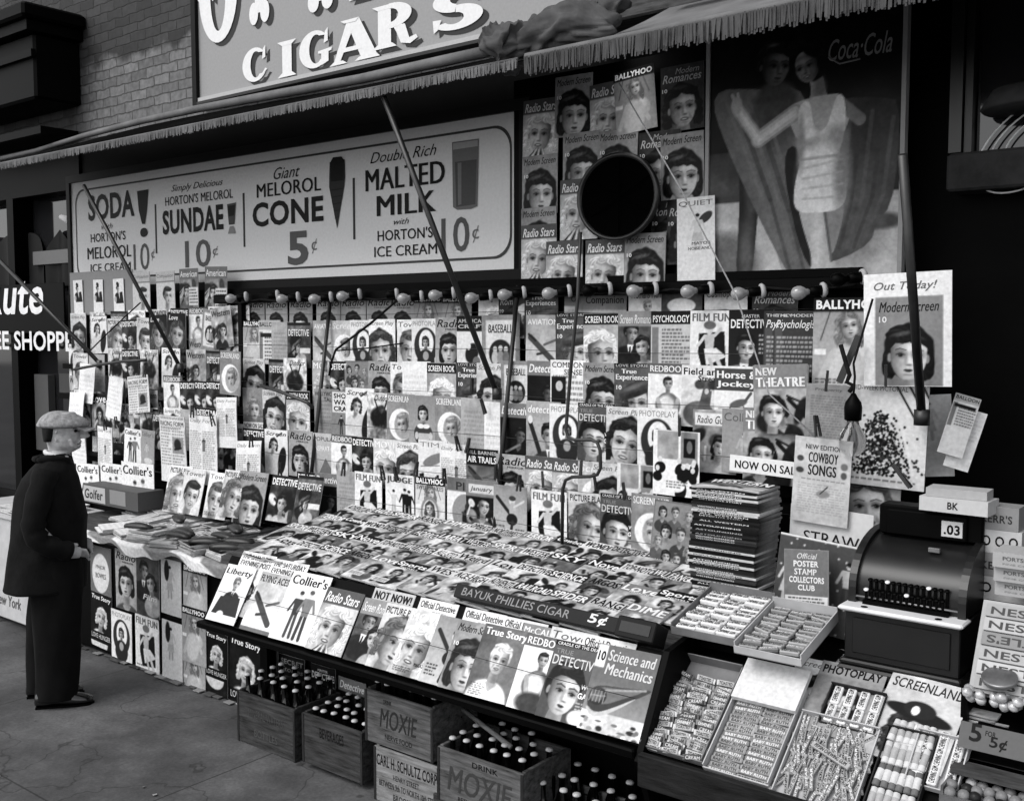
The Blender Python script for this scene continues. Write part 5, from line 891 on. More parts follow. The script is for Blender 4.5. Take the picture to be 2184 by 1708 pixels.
# slanted row standing on the left counter
row("picture 346 990 .24 .32; tower 378 998 .22 .3; tower 432 1005 .22 .3; picture 464 1000 .22 .3; mscreen 494 1002 .27 .33; mic 566 1012 .24 .28; detective 622 1012", -.40, "the slanted row over the heaped counter", "magazines standing on the left counter", yaw=.05, lean=-.25, res=50)
bx = MB().box((-.35, -.1, -.1), (.35, .1, .03), .4).box((-.345, -.102, -.09), (-.06, -.1001, .02), .75).box((.0, -.102, -.08), (.2, -.1001, .02), .6); bx.text("Golfer", -.33, -.07, .24, .07, -.1025, .2, .1, .02)
a = P(262, 1046, -.42); tag(bx.build("grey_box", M_SIGN, None, a, (0, 0, 0), True), "grey cardboard box lying under the white serif covers", "box")
# ---------------------------------------------------------------- clothespins
def pin_mesh():
    m = MB()
    for s in (-1, 1): m.box((-.005, -.008+.0085*s-.0035, -.042), (.005, -.008+.0085*s+.0035, .042), M=Matrix.Rotation(rad(4*s), 4, 'X'))
    m.tube([(-.007, -.008, .004), (.007, -.008, .004)], .005, 8); return m.mesh("clothespin", M_IRON)
PMESH = pin_mesh()
PINS = [(1008, 822, -.19, 'above the grey fourth-row cover'), (1032, 866, -.19, 'on the grey cover near the iron arm'), (978, 945, -.22, 'on the moon cover, left foot'), (1000, 950, -.22, 'on the moon cover, right foot'), (846, 1010, -.3, 'over the two-men cartoon'), (818, 1008, -.3, 'over the seated chorus girl, right'), (735, 1000, -.3, 'over the grey bottom-row cover'), (950, 1015, -.3, 'right of the bride cover'), (1110, 1030, -.3, 'at the leaping dancer'), (1158, 1022, -.3, 'left of the bent rod foot'),
        (1270, 1026, -.3, 'over the staring man, bottom row'), (1332, 1046, -.3, 'over the bottom moon cover'), (1450, 910, -.3, 'over the crowd cartoon'), (1763, 812, -.36, 'holding the verse sheet'), (1746, 908, -.46, 'holding the cowboy song book'), (1889, 800, -.34, 'at the foot of the white poster'), (455, 895, -.34, 'over the tall pale sheet'), (344, 870, -.34, 'over the large racing paper'), (412, 878, -.33, 'between the two tall sheets'), (310, 792, -.26, 'over the tilted racing paper'),
        (225, 905, -.33, 'over the white sheet'), (250, 900, -.33, 'right of the white sheet top'), (538, 940, -.34, 'over the clipped leaflet'), (655, 1000, -.3, 'left of the black bottom-row cover'), (600, 1000, -.3, 'under the dark parted hair cover'), (890, 1000, -.3, 'over the bride cover'), (1060, 1005, -.3, 'left of the dancer'), (1240, 1000, -.34, 'beside the rod lower bend'), (240, 790, -.26, 'over the curling white paper'), (450, 790, -.24, 'under the arm end at the left')]
for i, (x, y, yy, w) in enumerate(PINS):
    o = link("clothespin", PMESH, None, P(x, y, yy), (R.uniform(-.1, .2), R.uniform(-.25, .25), R.uniform(-.5, .5))); tag(o, "dark clothespin " + w, "clothespin", "clothespins gripping the papers")
o = link("clothespin", PMESH, None, P(1925, 1015, -.36), (0, rad(-40), 0)); o.scale = (1.2, 1, 1.3); tag(o, "pale tilted clothespin beside the grinning woman picture", "clothespin", "clothespins gripping the papers")
rod("tie_rope", "dark rope tied from the bulb rail to the middle bay", "rope", [P(862, 628, -.1), P(790, 690, -.24), P(716, 746, -.3), P(706, 775, -.3), P(702, 800, -.25)], .007, M_ROPE)
rod("tie_rope", "short dark rope lying across the curly portrait in the middle bay", "rope", [P(716, 748, -.3), P(780, 743, -.26), P(860, 732, -.16)], .004, M_ROPE)
rod("tie_rope", "dark rope slanting over the second row at the left rack end", "rope", [P(300, 645, -.1), P(262, 680, -.2), P(225, 715, -.24), P(190, 750, -.24)], .005, M_ROPE)
rod("iron_bar", "short flat iron bar across the papers right of the cap", "bar", [P(158, 788, -.26), P(210, 778, -.28), P(260, 771, -.28), P(312, 768, -.26)], .011)
rod("iron_bar", "bent iron bar slanting in the fourth row of the left bay", "bar", [P(556, 822, -.2), P(600, 836, -.22), P(655, 858, -.22), P(668, 870, -.2)], .011)
# hanging bulb
p0 = P(1818, 940, -.45); hb = empty("hanging_bulb", p0, "clear bare bulb hanging in a dark socket before the crowd photograph", "light bulb")
MB().lathe([(.002, -.062), (.03, -.055), (.048, -.03), (.052, 0), (.044, .032), (.026, .06), (.021, .08)], 24).build("bulb", M_CLEAR, hb)
MB().lathe([(.024, .078), (.032, .082), (.034, .13), (.03, .15), (.016, .17), (.008, .185)], 18).build("socket", M_BLACK, hb)
MB().tube([(0, 0, .18), (.0, .01, .25), (-.01, .02, .3), (.03, .1, .55)], .005, 6).build("cord", M_ROPE, hb)
MB().tube([(-.008, 0, .06), (-.012, 0, 0), (.012, 0, 0), (.008, 0, .06)], .0012, 4).build("filament", M_STEEL, hb)
mb = MB().box((-.012, -.008, 0), (.012, .008, .2), M=Matrix.Rotation(rad(22), 4, 'Y')); tag(mb.build("wooden_slat", M_IRON, None, P(1790, 815, -.36)), "dark slat leaning over the line-drawn girl magazine", "slat")
rod("twisted_cord", "knot of black cord above the hanging bulb", "cord", [P(1793, 735, -.4), P(1803, 770, -.4), P(1812, 800, -.42), P(1806, 815, -.43), P(1820, 822, -.42), P(1812, 835, -.44)], .009, M_ROPE)
def proj(p):
    q = np.array(p)-CAM; z = q@fw; return CX+F*(q@rt)/z, CY-F*(q@upv)/z
def XL(px, y, z):
    """x on the line (y, z) seen at picture column px"""
    a, b = -12., 4.
    for _ in range(50):
        m = (a+b)/2
        if proj((m, y, z))[0] < px: a = m
        else: b = m
    return (a+b)/2
# ---------------------------------------------------------------- magazine counter: pulp table and steep front slope
FY, FZ, TY, TZ = -1.3, .655, -1.12, .955
SL = math.atan2(TY-FY, TZ-FZ); BY_, BZ = -.28, 1.075
ct = empty("magazine_counter", (-3.2, -.8, 0), "dark wooden counter with steep magazine front above the bottle crates", "counter")
def ctp(n, mb, m): return mb.build(n, m, ct, (3.2, .8, 0))
cx0, cx1 = -4.62, -1.9
ctp("sloping_top", MB().prism([(TY+.02, TZ-.03), (BY_, BZ-.03), (BY_, BZ-.07), (TY+.02, TZ-.07)], cx0, cx1, 'x'), M_WOOD)
ctp("front_board", MB().prism([(FY+.012, FZ-.01), (TY+.016, TZ-.012), (TY+.06, TZ-.035), (FY+.06, FZ-.03)], cx0+.1, cx1, 'x'), M_BLACK)
ctp("front_lip", MB().box((cx0+.1, FY-.035, FZ-.045), (cx1, FY+.05, FZ-.012), bev=.006), M_BLACK)
ctp("side_panel", MB().prism([(FY-.03, FZ-.05), (TY-.01, TZ+.0), (BY_, BZ), (BY_, .3), (FY+.1, .3)], cx1+.001, cx1+.025, 'x'), M_BLACK)
for x in (cx0+.12, -3.2, cx1-.06):
    ctp("leg", MB().box((x, -.95, 0), (x+.06, -.89, .9)), M_BLACK)
ctp("back_panel", MB().box((cx0, -.5, 0), (cx1, -.47, .9)), M_BLACK)
MG = "magazines on the steep front slope"
def fmag(k, px, lab, up=0., back=.0, w=.215, h=.288, roll=0., res=72, yaw=.03):
    x = XL(px, FY, FZ); sn, cs = math.sin(SL), math.cos(SL)
    o = link("magazine", cover_mesh(k, w, h, .004, res, R.choice([.001, .002]), R.randint(0, 3)), None, (x+w/2, FY+sn*up+cs*back, FZ+cs*up-sn*back), (-SL, roll, yaw)); return tag(o, lab, "magazine", MG)
for k, px, up, bk, lab, w, h in (("satpost", 455, .055, .012, "white serif-titled magazine peeping behind the suited man", .26, .33), ("satpost", 520, .05, .014, "second white serif-titled magazine, behind the seaplane", .26, .33),
        ("nownow", 740, .06, .016, "strip with a heavy black slogan above the kissing man", .25, .288), ("official", 838, .06, .014, "first white title strip, above the upturned face", .22, .288), ("official", 935, .06, .012, "second white title strip, above the leaping dancer", .22, .288), ("official", 1018, .06, .014, "third white title strip, above the jumper blonde", .22, .288), ("mccall", 1062, .05, .011, "grey white-lettered title above the white dog", .2, .288), ("tower", 1120, .062, .014, "woman's head peeping above the staring man", .22, .288), ("official", 1190, .06, .011, "fourth white title strip, above the streamlined car", .235, .288)):
    fmag(k, px, lab, up, bk, w, h)
for k, px, lab, w, h in (("liberty", 440, "front slope magazine with a seated man in a suit", .225, .30), ("flying", 512, "front slope magazine with a seaplane over water", .225, .30), ("colliers", 574, "white front slope magazine with two walkers", .27, .34), ("rstars", 652, "front slope blonde with striped collar", .24, .3), ("romance", 733, "front slope magazine of a man kissing a hand", .215, .29), ("picture", 780, "front slope magazine of an upturned woman's face", .215, .29), ("movie", 832, "front slope laughing blonde with heavy masthead", .215, .29), ("dancer", 893, "front slope leaping dancer", .215, .29), ("mscreen", 934, "front slope dark-fringed portrait", .215, .29), ("truest", 990, "front slope blonde in a white jumper", .235, .3), ("redbook", 1080, "front slope woman holding a white dog", .215, .3), ("tdetect", 1142, "front slope staring bald man", .225, .3), ("scimech", 1232, "front slope magazine of a streamlined airship car", .265, .325)):
    fmag(k, px, lab, 0, 0, w, h, R.uniform(-.01, .01))
MB().tube([(-4.45+.25*i, FY+math.sin(SL)*.15-.022, FZ+math.cos(SL)*.15+.012*math.cos(SL)-.003*math.sin(i*1.7)) for i in range(11)], .0016, 4).build("retaining_wire", M_IRON, ct, (3.2, .8, 0))
# pulps laid like shingles
tsl = math.atan2(BZ-TZ, BY_-TY)
for j in range(4):
    y = TY+.015+.193*j; n = 15; z0 = TZ-.018+(y-TY)*math.tan(tsl)
    for i in range(n):
        x = -4.5+.183*i+R.uniform(-.015, .015)+.04*j
        if j == 0 and x < -4.35: continue
        if x > -2.0: continue
        k = 'pulp%d' % ((i*7+j*11+3) % 30 if not (i > 13 and j < 2) else 20)
        o = link("pulp_magazine", cover_mesh(k, .19, .262, .009, 40, .001, 1), None, (x, y+R.uniform(-.012, .012), z0+.012+.0015*(i % 2)+.002*R.random()), (-math.pi/2+tsl+.075, .05, R.uniform(-.06, .06)))
        tag(o, f"pulp magazine, {ORD[i]} from the shop side in row {ORD[j]} of the sloping counter", "magazine", "pulp magazines laid on the sloping counter")
mag('redbook', 1240, 1260, -1.05, "white-topped magazine lying behind the dark cigar strip", .2, .2, 0, 0, -1.2, group="pulp magazines laid on the sloping counter")
# cigar strip
cg = empty("cigar_box", (-2.43, -1.1, 1.0), "long dark cigar strip box lettered in white above the front slope", "cigar box", None, (rad(-28), rad(.5), 0))
MB().box((-.5, -.03, -.03), (.33, .05, .03), .22, bev=.003).build("box", M_SIGN, cg, ink=True)
m = MB(); m.text("BAYUK PHILLIES CIGAR", -.46, -.016, .56, .034, -.0308, .62, .15, .005); m.text("5¢", .19, -.02, .09, .045, -.0308, .9, .1, .02); m.build("lettering", M_SIGN, cg, ink=True)
MB().box((.331, -.05, -.04), (.5, .05, .04), .16, bev=.004).box((.35, -.053, -.02), (.48, -.0505, .02), .32).build("end_case", M_SIGN, cg, ink=True)
# ---------------------------------------------------------------- left counter with papers
CZ = .80
lc = empty("newspaper_counter", (-5.6, -.6, 0), "low counter at the left covered with heaped papers and magazines", "counter")
def lcp(n, mb, m, ink=False): return mb.build(n, m, lc, (5.6, .6, 0), ink=ink)
lcp("tabletop", MB().box((-7.0, -.9, CZ-.04), (-4.63, -.28, CZ)), M_WOOD)
lcp("front_panel", MB().box((-7.0, -.85, .02), (-1.95, -.83, CZ-.041)), M_BLACK)
def drape(u, v):
    x = -6.95+2.4*u; w = .025*math.sin(21*u)+.014*math.sin(47*u+1); q = v
    return (x, -.86-.07*min(1, q*3)-.01*math.sin(33*u), CZ+.012-.075*max(0, q-.25)+w*q)
lcp("paper_drape", MB().sheet(drape, 70, 6, [.55+.35*((i//9) % 2)+.1*((i*7) % 5)/5 for i in range(497)]), M_INK, True)
def heap(x, y, k, n, z=CZ+.015, rz=0., t=None):
    for i in range(n):
        kk = k if i == n-1 else R.choice(['grey', 'lines', 'white', 'pulp%d' % R.randint(0, 29)]); th = R.choice([.006, .009, .014])
        o = link("magazine" if kk not in ('white', 'sheet', 'racing') else "newspaper", cover_mesh(kk, .22, .29, th, 40, .001, 1), None, (x+R.uniform(-.02, .02), y+R.uniform(-.02, .02), z), (-math.pi/2+R.uniform(-.02, .03), 0, rz+R.uniform(-.12, .12)))
        z += th+.001
        yield o, i == n-1
HP = 0
for jy, (y, xs) in enumerate(((-.88, np.arange(-6.25, -4.7, .25)), (-.62, np.arange(-6.45, -4.75, .26)), (-.42, np.arange(-6.6, -4.8, .3)))):
    for ix, x in enumerate(xs):
        left = x < -5.75
        k = R.choice(['white', 'white', 'sheet', 'racing']) if left else R.choice(['pulp%d' % q for q in range(30)]+['western', 'grey', 'movie', 'collier', 'picture'])
        for o, top in heap(x, y, k, R.choice([3, 5, 7] if jy == 0 else [2, 3, 5]), rz=R.uniform(-.3, .25)):
            w = ('front', 'second', 'back')[jy]
            if top: tag(o, f"top paper of heap {ORD[ix]} from shop side, {w} row of the heaped counter", "newspaper" if o.name.startswith("news") else "magazine", "papers heaped on the newspaper counter")
            else: tag(o, f"paper lying under heap {ORD[ix]} from shop side, {w} row of the heaped counter", "newspaper" if o.name.startswith("news") else "magazine", "papers heaped on the newspaper counter")
for i in range(10):
    x, y = [(-5.85, -.82), (-5.5, -.72), (-5.42, -.82), (-5.2, -.66), (-5.12, -.84), (-5.0, -.7), (-4.92, -.84), (-4.78, -.8), (-5.9, -.5), (-5.3, -.5)][i]; m = MB()
    rings = []
    for u in np.linspace(0, 1, 7):
        r = .03*math.sin(math.pi*min(1, .15+u*.75))+.006
        rings.append([((u-.5)*.2, r*1.2*math.cos(q)+.01*math.sin(u*5), max(.0, r*math.sin(q)*.8+.012)) for q in np.linspace(0, 2*math.pi, 9)[:-1]])
    m.loft(rings); o = m.build("paper_weight", M_IRON, None, (x, y, CZ+.07+.01*R.random()), (R.uniform(-.1, .1), 0, R.uniform(-.5, .7)))
    tag(o, f"dark iron paperweight, {ORD[i]} counted along the heaped counter", "paperweight", "weights holding the heaped papers")
# covers pasted on the panel under the counter
LPG = "covers pinned to the panel under the counter"
for i, (k, x, y, w, h, ro, lab) in enumerate((('bowes', 193, 1160, 0.244, 0.339, 1, 'cover with a large white oval at the panel left edge'), ('tstory', 192, 1258, 0.244, 0.362, 8, 'smiling blonde with black border, lowest at the left'), ('radio', 246, 1168, 0.244, 0.384, 1, 'dark parted hair portrait beside the oval cover'), ('oval', 237, 1296, 0.232, 0.316, 3, 'white cover with an oval portrait near the pavement'),
        ('couple', 290, 1170, 0.244, 0.407, 2, 'embracing couple cover on the lower panel'), ('filmfun', 288, 1306, 0.256, 0.407, 3, 'seated chorus girl cover near the pavement'), ('whitefig', 343, 1188, 0.207, 0.339, 2, 'white-gowned figure cover under the counter edge'), ('ballyhoo', 390, 1200, 0.232, 0.316, 3, 'upper line-drawn girl cover on the lower panel'),
        ('whitefig', 345, 1318, 0.207, 0.384, 3, 'white-gowned figure cover near the pavement'), ('ballyblack', 388, 1288, 0.232, 0.339, 2, 'middle line-drawn girl cover on the lower panel'), ('ballyhoo', 390, 1380, 0.22, 0.305, 3, 'lowest line-drawn girl cover hanging over the panel foot'), ('tstory', 437, 1340, 0.207, 0.373, 5, 'smaller smiling blonde with black border'), ('tstory', 488, 1348, 0.293, 0.407, 4, 'large smiling blonde with black border, nearest the crates'),
        ('bowes', 562, 1380, 0.13, 0.28, -3, 'narrow white rounded cover behind the first crate'), ('secret', 598, 1392, 0.2, 0.28, 0, 'nearly black cover behind the first crate'), ('mdetect', 664, 1412, 0.19, 0.28, 0, 'framed dark cover between the first crates'), ('black', 722, 1440, 0.2, 0.28, 2, 'dark cover behind the stacked crate'))):
    mag(k, x, y, -.856-.003*(i % 5), lab, w, h, rad(ro*.4), .01, 0, 'magazine_cover', 'magazine', LPG, res=50)
m = MB()
for i in range(26):
    x = -6.9+.1*i+R.uniform(-.03, .03); m.box((x, -.875-R.random()*.035, .008), (x+R.uniform(.05, .12), -.857, .010+.006*R.random()), R.uniform(.25, .7), M=None)
for _ in range(14):
    x, y = R.uniform(-6.8, -2.6), R.uniform(-3.0, -1.3); a = R.uniform(0, 6); r = R.uniform(.006, .02)
    m.add([(x+r*math.cos(a+q)*w_, y+r*math.sin(a+q), .004+.004*(q > 2)) for q, w_ in ((0, 1.6), (1.7, 1), (3.2, 1.5), (4.6, .8))], [(0, 1, 2, 3)], R.uniform(.4, .85))
tag(m.build("paper_litter", M_INK, ink=True), "torn paper litter along the foot of the poster panel and on the pavement", "litter", kind="stuff")
# ---------------------------------------------------------------- bottle crates
def bottle_meshes(h, r, m):
    g = MB().lathe([(r*.9, 0), (r, .01), (r, h*.5), (r*.85, h*.6), (r*.42, h*.75), (r*.38, h*.93), (r*.45, h*.94), (r*.45, h*.965)], 12).mesh("glass", m)
    c = MB().lathe([(r*.52, h*.955), (r*.54, h*.965), (r*.5, h*.985), (r*.2, h)], 12).mesh("cap", M_CAPW); return g, c
B1 = bottle_meshes(.26, .03, M_GLASSD)
def crate(px, py, z, w, dp, h, lab, m, y=-1.18, text=(), n=(6, 4), bh=.02, btl=None, bl=None, skip=None, rz=0.):
    x = XL(px, y, z); o = empty("bottle_crate", (x, y, z), lab, "crate", "wooden bottle crates under the counter", (0, 0, rz)); t = .014
    MB().box((0, 0, 0), (w, t, h-.004), bev=.002).build("long_side", m, o); MB().box((0, dp-t, 0), (w, dp, h-.004), bev=.002).build("long_side", m, o)
    MB().box((.001, t+.001, .001), (t+.004, dp-t-.001, h), bev=.002).build("end_board", m, o); MB().box((w-t-.004, t+.001, .001), (w-.001, dp-t-.001, h), bev=.002).build("end_board", m, o)
    MB().box((t+.005, t+.001, .006), (w-t-.005, dp-t-.001, .02)).build("bottom", M_BLACK, o)
    MB().box((-.001, -.003, .0), (.012, -.0005, h-.006)).build("metal_strap", M_IRON, o); MB().box((w-.012, -.003, .0), (w+.001, -.0005, h-.006)).build("metal_strap", M_IRON, o)
    if text:
        for s, a, b, c, d_, tone, sh, bo in text: MB().text(s, a*w, b*h, c*w, d_*h, -.0008, tone, sh, bo).build("stencil", M_SIGN, o, ink=True)
    if btl:
        g, c = btl
        for a in range(n[0]):
            for b in range(n[1]):
                if skip and (a, b) in skip: continue
                p = o.matrix_basis @ Vector((.035+(w-.07)*a/(n[0]-1)+R.uniform(-.003, .003), .05+(dp-.09)*b/(n[1]-1), .021+bh))
                e = empty("bottle", p, bl, "bottle", bl.replace("bottle", "bottles", 1), (R.uniform(-.04, .04), R.uniform(-.04, .04), R.random())); link("glass", g, e); link("cap", c, e)
    return o
crate(508, 1588, .001, .455, .31, .27, "dark worn crate standing first by the poster panel", M_CRATE2, text=(("MINERAL WATERS", .2, .55, .6, .16, .36, 0, .005), ("BOTTLES", .3, .2, .4, .14, .38, 0, 0)), n=(5, 4), bh=.07, btl=B1, bl="capped dark bottle standing in the crate nearest the poster panel")
crate(646, 1632, .03, .42, .32, .25, "dark crate full of capped bottles between the first and the stacked crate", M_CRATE2, y=-1.19, text=(("BEVERAGES", .3, .6, .4, .2, .12, 0, .01),), n=(6, 4), bh=-.01, btl=B1, bl="capped dark bottle standing in the second crate from the poster panel")
crate(799, 1700, .0, .40, .3, .255, "pale crate with black painted address at the bottom of the stack", M_PALEC, y=-1.21, text=(("CARL H. SCHULTZ CORP.", .04, .66, .94, .2, .15, 0, .015), ("HENRY STREET", .3, .47, .4, .1, .25, 0, .01), ("BETWEEN 9th TO NORTH 10th STS.", .08, .3, .84, .11, .25, 0, .01), ("BROOKLYN", .3, .1, .4, .12, .25, 0, .01)))
crate(780, 1574, .257, .42, .3, .245, "worn crate stacked on the pale lettered crate", M_CRATE, y=-1.20, text=(("MOXIE", .22, .35, .56, .36, .26, .2, .012), ("NERVE FOOD", .3, .14, .4, .1, .2, 0, .01), ("DRINK", .28, .8, .12, .08, .15, 0, .02)), n=(6, 4), bh=.0, btl=B1, bl="capped dark bottle standing in the topmost stacked crate")
crate(934, 1662, .14, .46, .33, .235, "light crate with a big faded stencil beside the two stacked crates", M_CRATE, y=-1.25, text=(("MOXIE", .12, .25, .76, .45, .32, .2, .012), ("RETURN THIS CASE", .25, .1, .5, .08, .2, 0, .01), ("DRINK", .42, .8, .3, .1, .15, 0, .02)), n=(6, 4), bh=-.01, btl=B1, bl="white-capped bottle standing in the light stencilled crate", skip={(0, 3), (5, 3), (4, 3)})
tag(MB().box((XL(930, -1.2, .07), -1.22, 0), (XL(930, -1.2, .07)+.5, -.93, .138), bev=.003).build("plank_base", M_CRATE2), "dark plank box supporting the light stencilled crate", "box")
rod("loose_stick", "pale stick lying across the light stencilled crate", "stick", [Vector((XL(985, -1.0, .44), -1.0, .44)), Vector((XL(1090, -1.12, .40), -1.12, .40))], .011, M_PALEC)
B2 = bottle_meshes(.28, .032, M_CLEAR); B3 = bottle_meshes(.28, .032, M_GLASSD)
crate(1130, 1760, .0, .5, .32, .2, "pale crate of clear soda bottles under the candy counter corner", M_PALEC, y=-1.17, n=(6, 3), bh=.0, btl=B3, bl="tall white-capped soda bottle in the crate under the candy counter")
bxp = MB().box((0, 0, 0), (.55, .25, .35), bev=.004); tag(bxp.build("cardboard_box", M_CARD, None, (XL(1455, -1.12, .1), -1.12, .0)), "plain cardboard box on the ground below the candy trays", "box")
# ---------------------------------------------------------------- stack of magazines beside the counter
SG = "magazines piled in the tall stack"
shelf = MB().box((-2.2, -.75, .94), (-1.68, -.32, .965)).box((-2.2, -.75, .55), (-2.15, -.7, .939)).box((-1.73, -.75, .55), (-1.68, -.7, .939))
tag(shelf.build("low_shelf", M_BLACK), "dark low shelf carrying the tall stack of magazines", "shelf")
sm = []
for i in range(8):
    t = R.choice([.16, .2, .82, .3, .12, .75]); m = MB(); m.box((-.15, 0, 0), (.15, .21, .0095), [t, t, .7, .7, t, t, .7, .7]); m.box((-.149, -.0006, .001), (.149, -.0001, .0085), t)
    if i % 4 != 2: m.text(R.choice(["THRILLING LOVE", "DETECTIVE STORY", "WESTERN ROMANCES", "ALL WESTERN", "ASTOUNDING", "POPULAR LOVE"]), -.14+.03*R.random(), .002, R.uniform(.12, .24), .0055, -.0009, .9 if t < .5 else .15, 0, .02)
    sm.append(m.mesh("stacked_magazine", M_INK, True))
zt = .967
for i in range(52):
    o = link("stacked_magazine", sm[R.randint(0, 7)], None, (-1.945+R.uniform(-.005, .005)+.01*math.sin(i*.2), -.58+R.uniform(-.005, .005), zt), (0, 0, R.uniform(-.025, .025))); zt += .0098
    tag(o, "thin magazine in the tall stack between the counter and the song book", "magazine", SG)
o = link("magazine", cover_mesh('pulp7', .3, .22, .01, 44, .012, 2), None, (-1.94, -.58, zt+.002), (-math.pi/2, 0, .05)); tag(o, "curled magazine lying on top of the tall stack", "magazine", SG)
# ---------------------------------------------------------------- candy counter
QY, QZ, UY, UZ = -1.3, .615, -.88, .94
QA = math.atan2(UZ-QZ, UY-QY); QO = np.array([0, QY, QZ]); QN = np.array([0, -math.sin(QA), math.cos(QA)])
cc = empty("candy_counter", (-1.2, -1.1, 0), "dark sloping candy counter at the right of the magazines", "counter")
def ccp(n, mb, m): return mb.build(n, m, cc, (1.2, 1.1, 0))
ccp("sloping_top", MB().prism([(QY-.02, QZ-.03), (UY, UZ-.012), (UY, UZ-.06), (QY-.02, QZ-.08)], -1.87, .6, 'x'), M_BLACK)
ccp("front_lip", MB().box((-1.875, QY-.05, QZ-.09), (.6, QY-.021, QZ+.03), bev=.004), M_DWOOD)
ccp("rear_shelf", MB().box((-1.67, UY+.001, UZ-.05), (.6, -.25, UZ-.02)), M_BLACK)
ccp("front_panel", MB().box((-1.86, -.9, 0), (.6, -.87, .6)), M_BLACK)
ccp("step_rail", MB().prism([(UY-.02, UZ-.02), (UY-.02, UZ+.06), (UY+.005, UZ+.06), (UY+.005, UZ-.02)], -1.87, -1.5, 'x'), M_BLACK)
QM = Matrix.Rotation(QA, 4, 'X')
def tray(fl, fr, bl, lab, m=M_CARD, h=.035, t=.004, lift=.0):
    a, b, c = (PL(*p, QO+QN*lift, QN) for p in (fl, fr, bl)); w = b[0]-a[0]; L = float(np.linalg.norm((c-a)[1:]))
    o = empty("candy_tray", a, lab, "tray", "open candy trays on the sloping counter", (QA, 0, 0)); o["label"] = lab
    MB().box((0, 0, 0), (w, L, .003)).build("base", m, o)
    MB().box((0, 0, .0031), (w, t, h*.7)).box((0, L-t, .0031), (w, L, h*1.25)).box((0, t, .0031), (t, L-t, h)).box((w-t, t, .0031), (w, L-t, h)).build("rim", m, o)
    return o, w, L
def put(name, me, o, x, y, z, lab, cat, grp, rz=0., rx=0., ry=0.):
    M = Matrix.Translation(o.location) @ QM @ Matrix.Translation((x, y, z)) @ Matrix.Rotation(rz, 4, 'Z') @ Matrix.Rotation(rx, 4, 'X') @ Matrix.Rotation(ry, 4, 'Y')
    q = link(name, me, None); q.matrix_basis = M; return tag(q, lab, cat, grp)
def bar_mesh(l, w, h, t, txt=None, tt=.2, crimp=True, bandt=None):
    m = MB(); m.box((-l/2, -w/2, 0), (l/2, w/2, h), t, bev=min(w, h)*.18)
    if crimp: m.box((-l/2-.008, -w*.45, h*.4), (-l/2+.001, w*.45, h*.5), t*1.1).box((l/2-.001, -w*.45, h*.4), (l/2+.008, w*.45, h*.5), t*1.1)
    if bandt is not None: m.box((-l*.2, -w/2-.0004, -.0), (l*.2, w/2+.0004, h+.0004), bandt)
    if txt:
        V, T = glyphs(txt, .1, .02); m.add([(-l*.42+p[0]*l*.84, -w*.3+p[1]*w*.6, h+.0009+.00015*p[2]) for p in V], T.tolist(), tt)
    return m.mesh("bar", M_INK, True)
BA = [bar_mesh(.062, .02, .014, t, x, tt, True, bt) for t, x, tt, bt in ((.55, "OHHENRY", .95, .4), (.78, "TOASTED", .15, None), (.62, "NUT BAR", .12, .75), (.4, "CREAM", .92, None))]
o, w, L = tray((1370, 1596), (1498, 1642), (1436, 1400), "open tray of small wrapped bars next to the magazine slope", M_CARD, .04)
n = int((w-.012)/.068); r = int((L-.07)/.0165)
for j in range(r):
    for i in range(n):
        put("candy_bar", BA[R.choice([0, 1, 1, 2, 3])], o, .04+(w-.08)*i/(n-1)+R.uniform(-.004, .004), .014+j*.0165, .005+.012*R.random()+.008*math.sin(j), "small wrapped bar in the tray next to the magazine slope", "candy bar", "bars in the tray next to the magazine slope", R.gauss(0, .12), .5+R.gauss(0, .15), R.gauss(0, .08))
BB = [bar_mesh(.066, .017, .016, t, "BABY RUTH", tt, False) for t, tt in ((.66, .25), (.58, .92), (.72, .2))]
o, w, L = tray((1503, 1644), (1640, 1692), (1548, 1440), "open tray holding two neat columns of grey bars", M_LCARD, .04)
for j in range(int((L-.03)/.0178)):
    for i in range(2):
        if i == 1 and j > int((L-.03)/.0178)-5: continue
        put("candy_bar", BB[R.randint(0, 2)], o, w*(.27+.46*i)+R.uniform(-.003, .003), .014+j*.0178, .004+.003*R.random(), "grey bar in one of the two neat columns", "candy bar", "bars in two neat columns", R.gauss(0, .04), .3+R.gauss(0, .06)).scale.x = w*.45/.066
put("box_liner", MB().box((-.03, 0, 0), (.03, .085, .03), .8).mesh("box_liner", M_INK, True), o, w*.74, L-.1, .004, "pale card liner above the right column of grey bars", "card", None)
BC = [bar_mesh(.085, .013, .007, t, x, tt, False) for t, x, tt in ((.66, "JUICY", .2), (.74, "FRUIT GUM", .25), (.55, "SPEAR", .9))]
o, w, L = tray((1648, 1695), (1815, 1760), (1698, 1520), "open tray of loose thin gum sticks", M_LCARD, .03)
for j in range(7):
    for i in range(13):
        put("gum_stick", BC[R.randint(0, 2)], o, .012+(w-.024)*i/12+R.uniform(-.006, .006), .045+j*(L-.09)/6, .005+.004*(i % 3)+.006*R.random(), "thin gum stick lying loose in the stick tray", "gum", "sticks in the loose gum tray", math.pi/2+R.gauss(.05, .28), R.gauss(0, .1), R.gauss(0, .06))
put("gum_pack", bar_mesh(.15, .022, .012, .72, "PEPSIN CHEWING GUM", .25, False), o, w*.55, L*.55, .03, "long gum pack lying diagonally over the loose sticks", "gum", None, -.35)
o, w, L = tray((1838, 1735), (1945, 1775), (1852, 1545), "open tray of white candy rolls", M_DCARD, .03)
RM = MB(); RM.tube([(-.04, 0, 0), (-.038, 0, 0), (.038, 0, 0), (.04, 0, 0)], [.007, .012, .012, .007], 12, .86); RM.tube([(-.02, 0, 0), (.02, 0, 0)], .0123, 12, .72, False); RM = RM.mesh("candy_roll", M_INK, True)
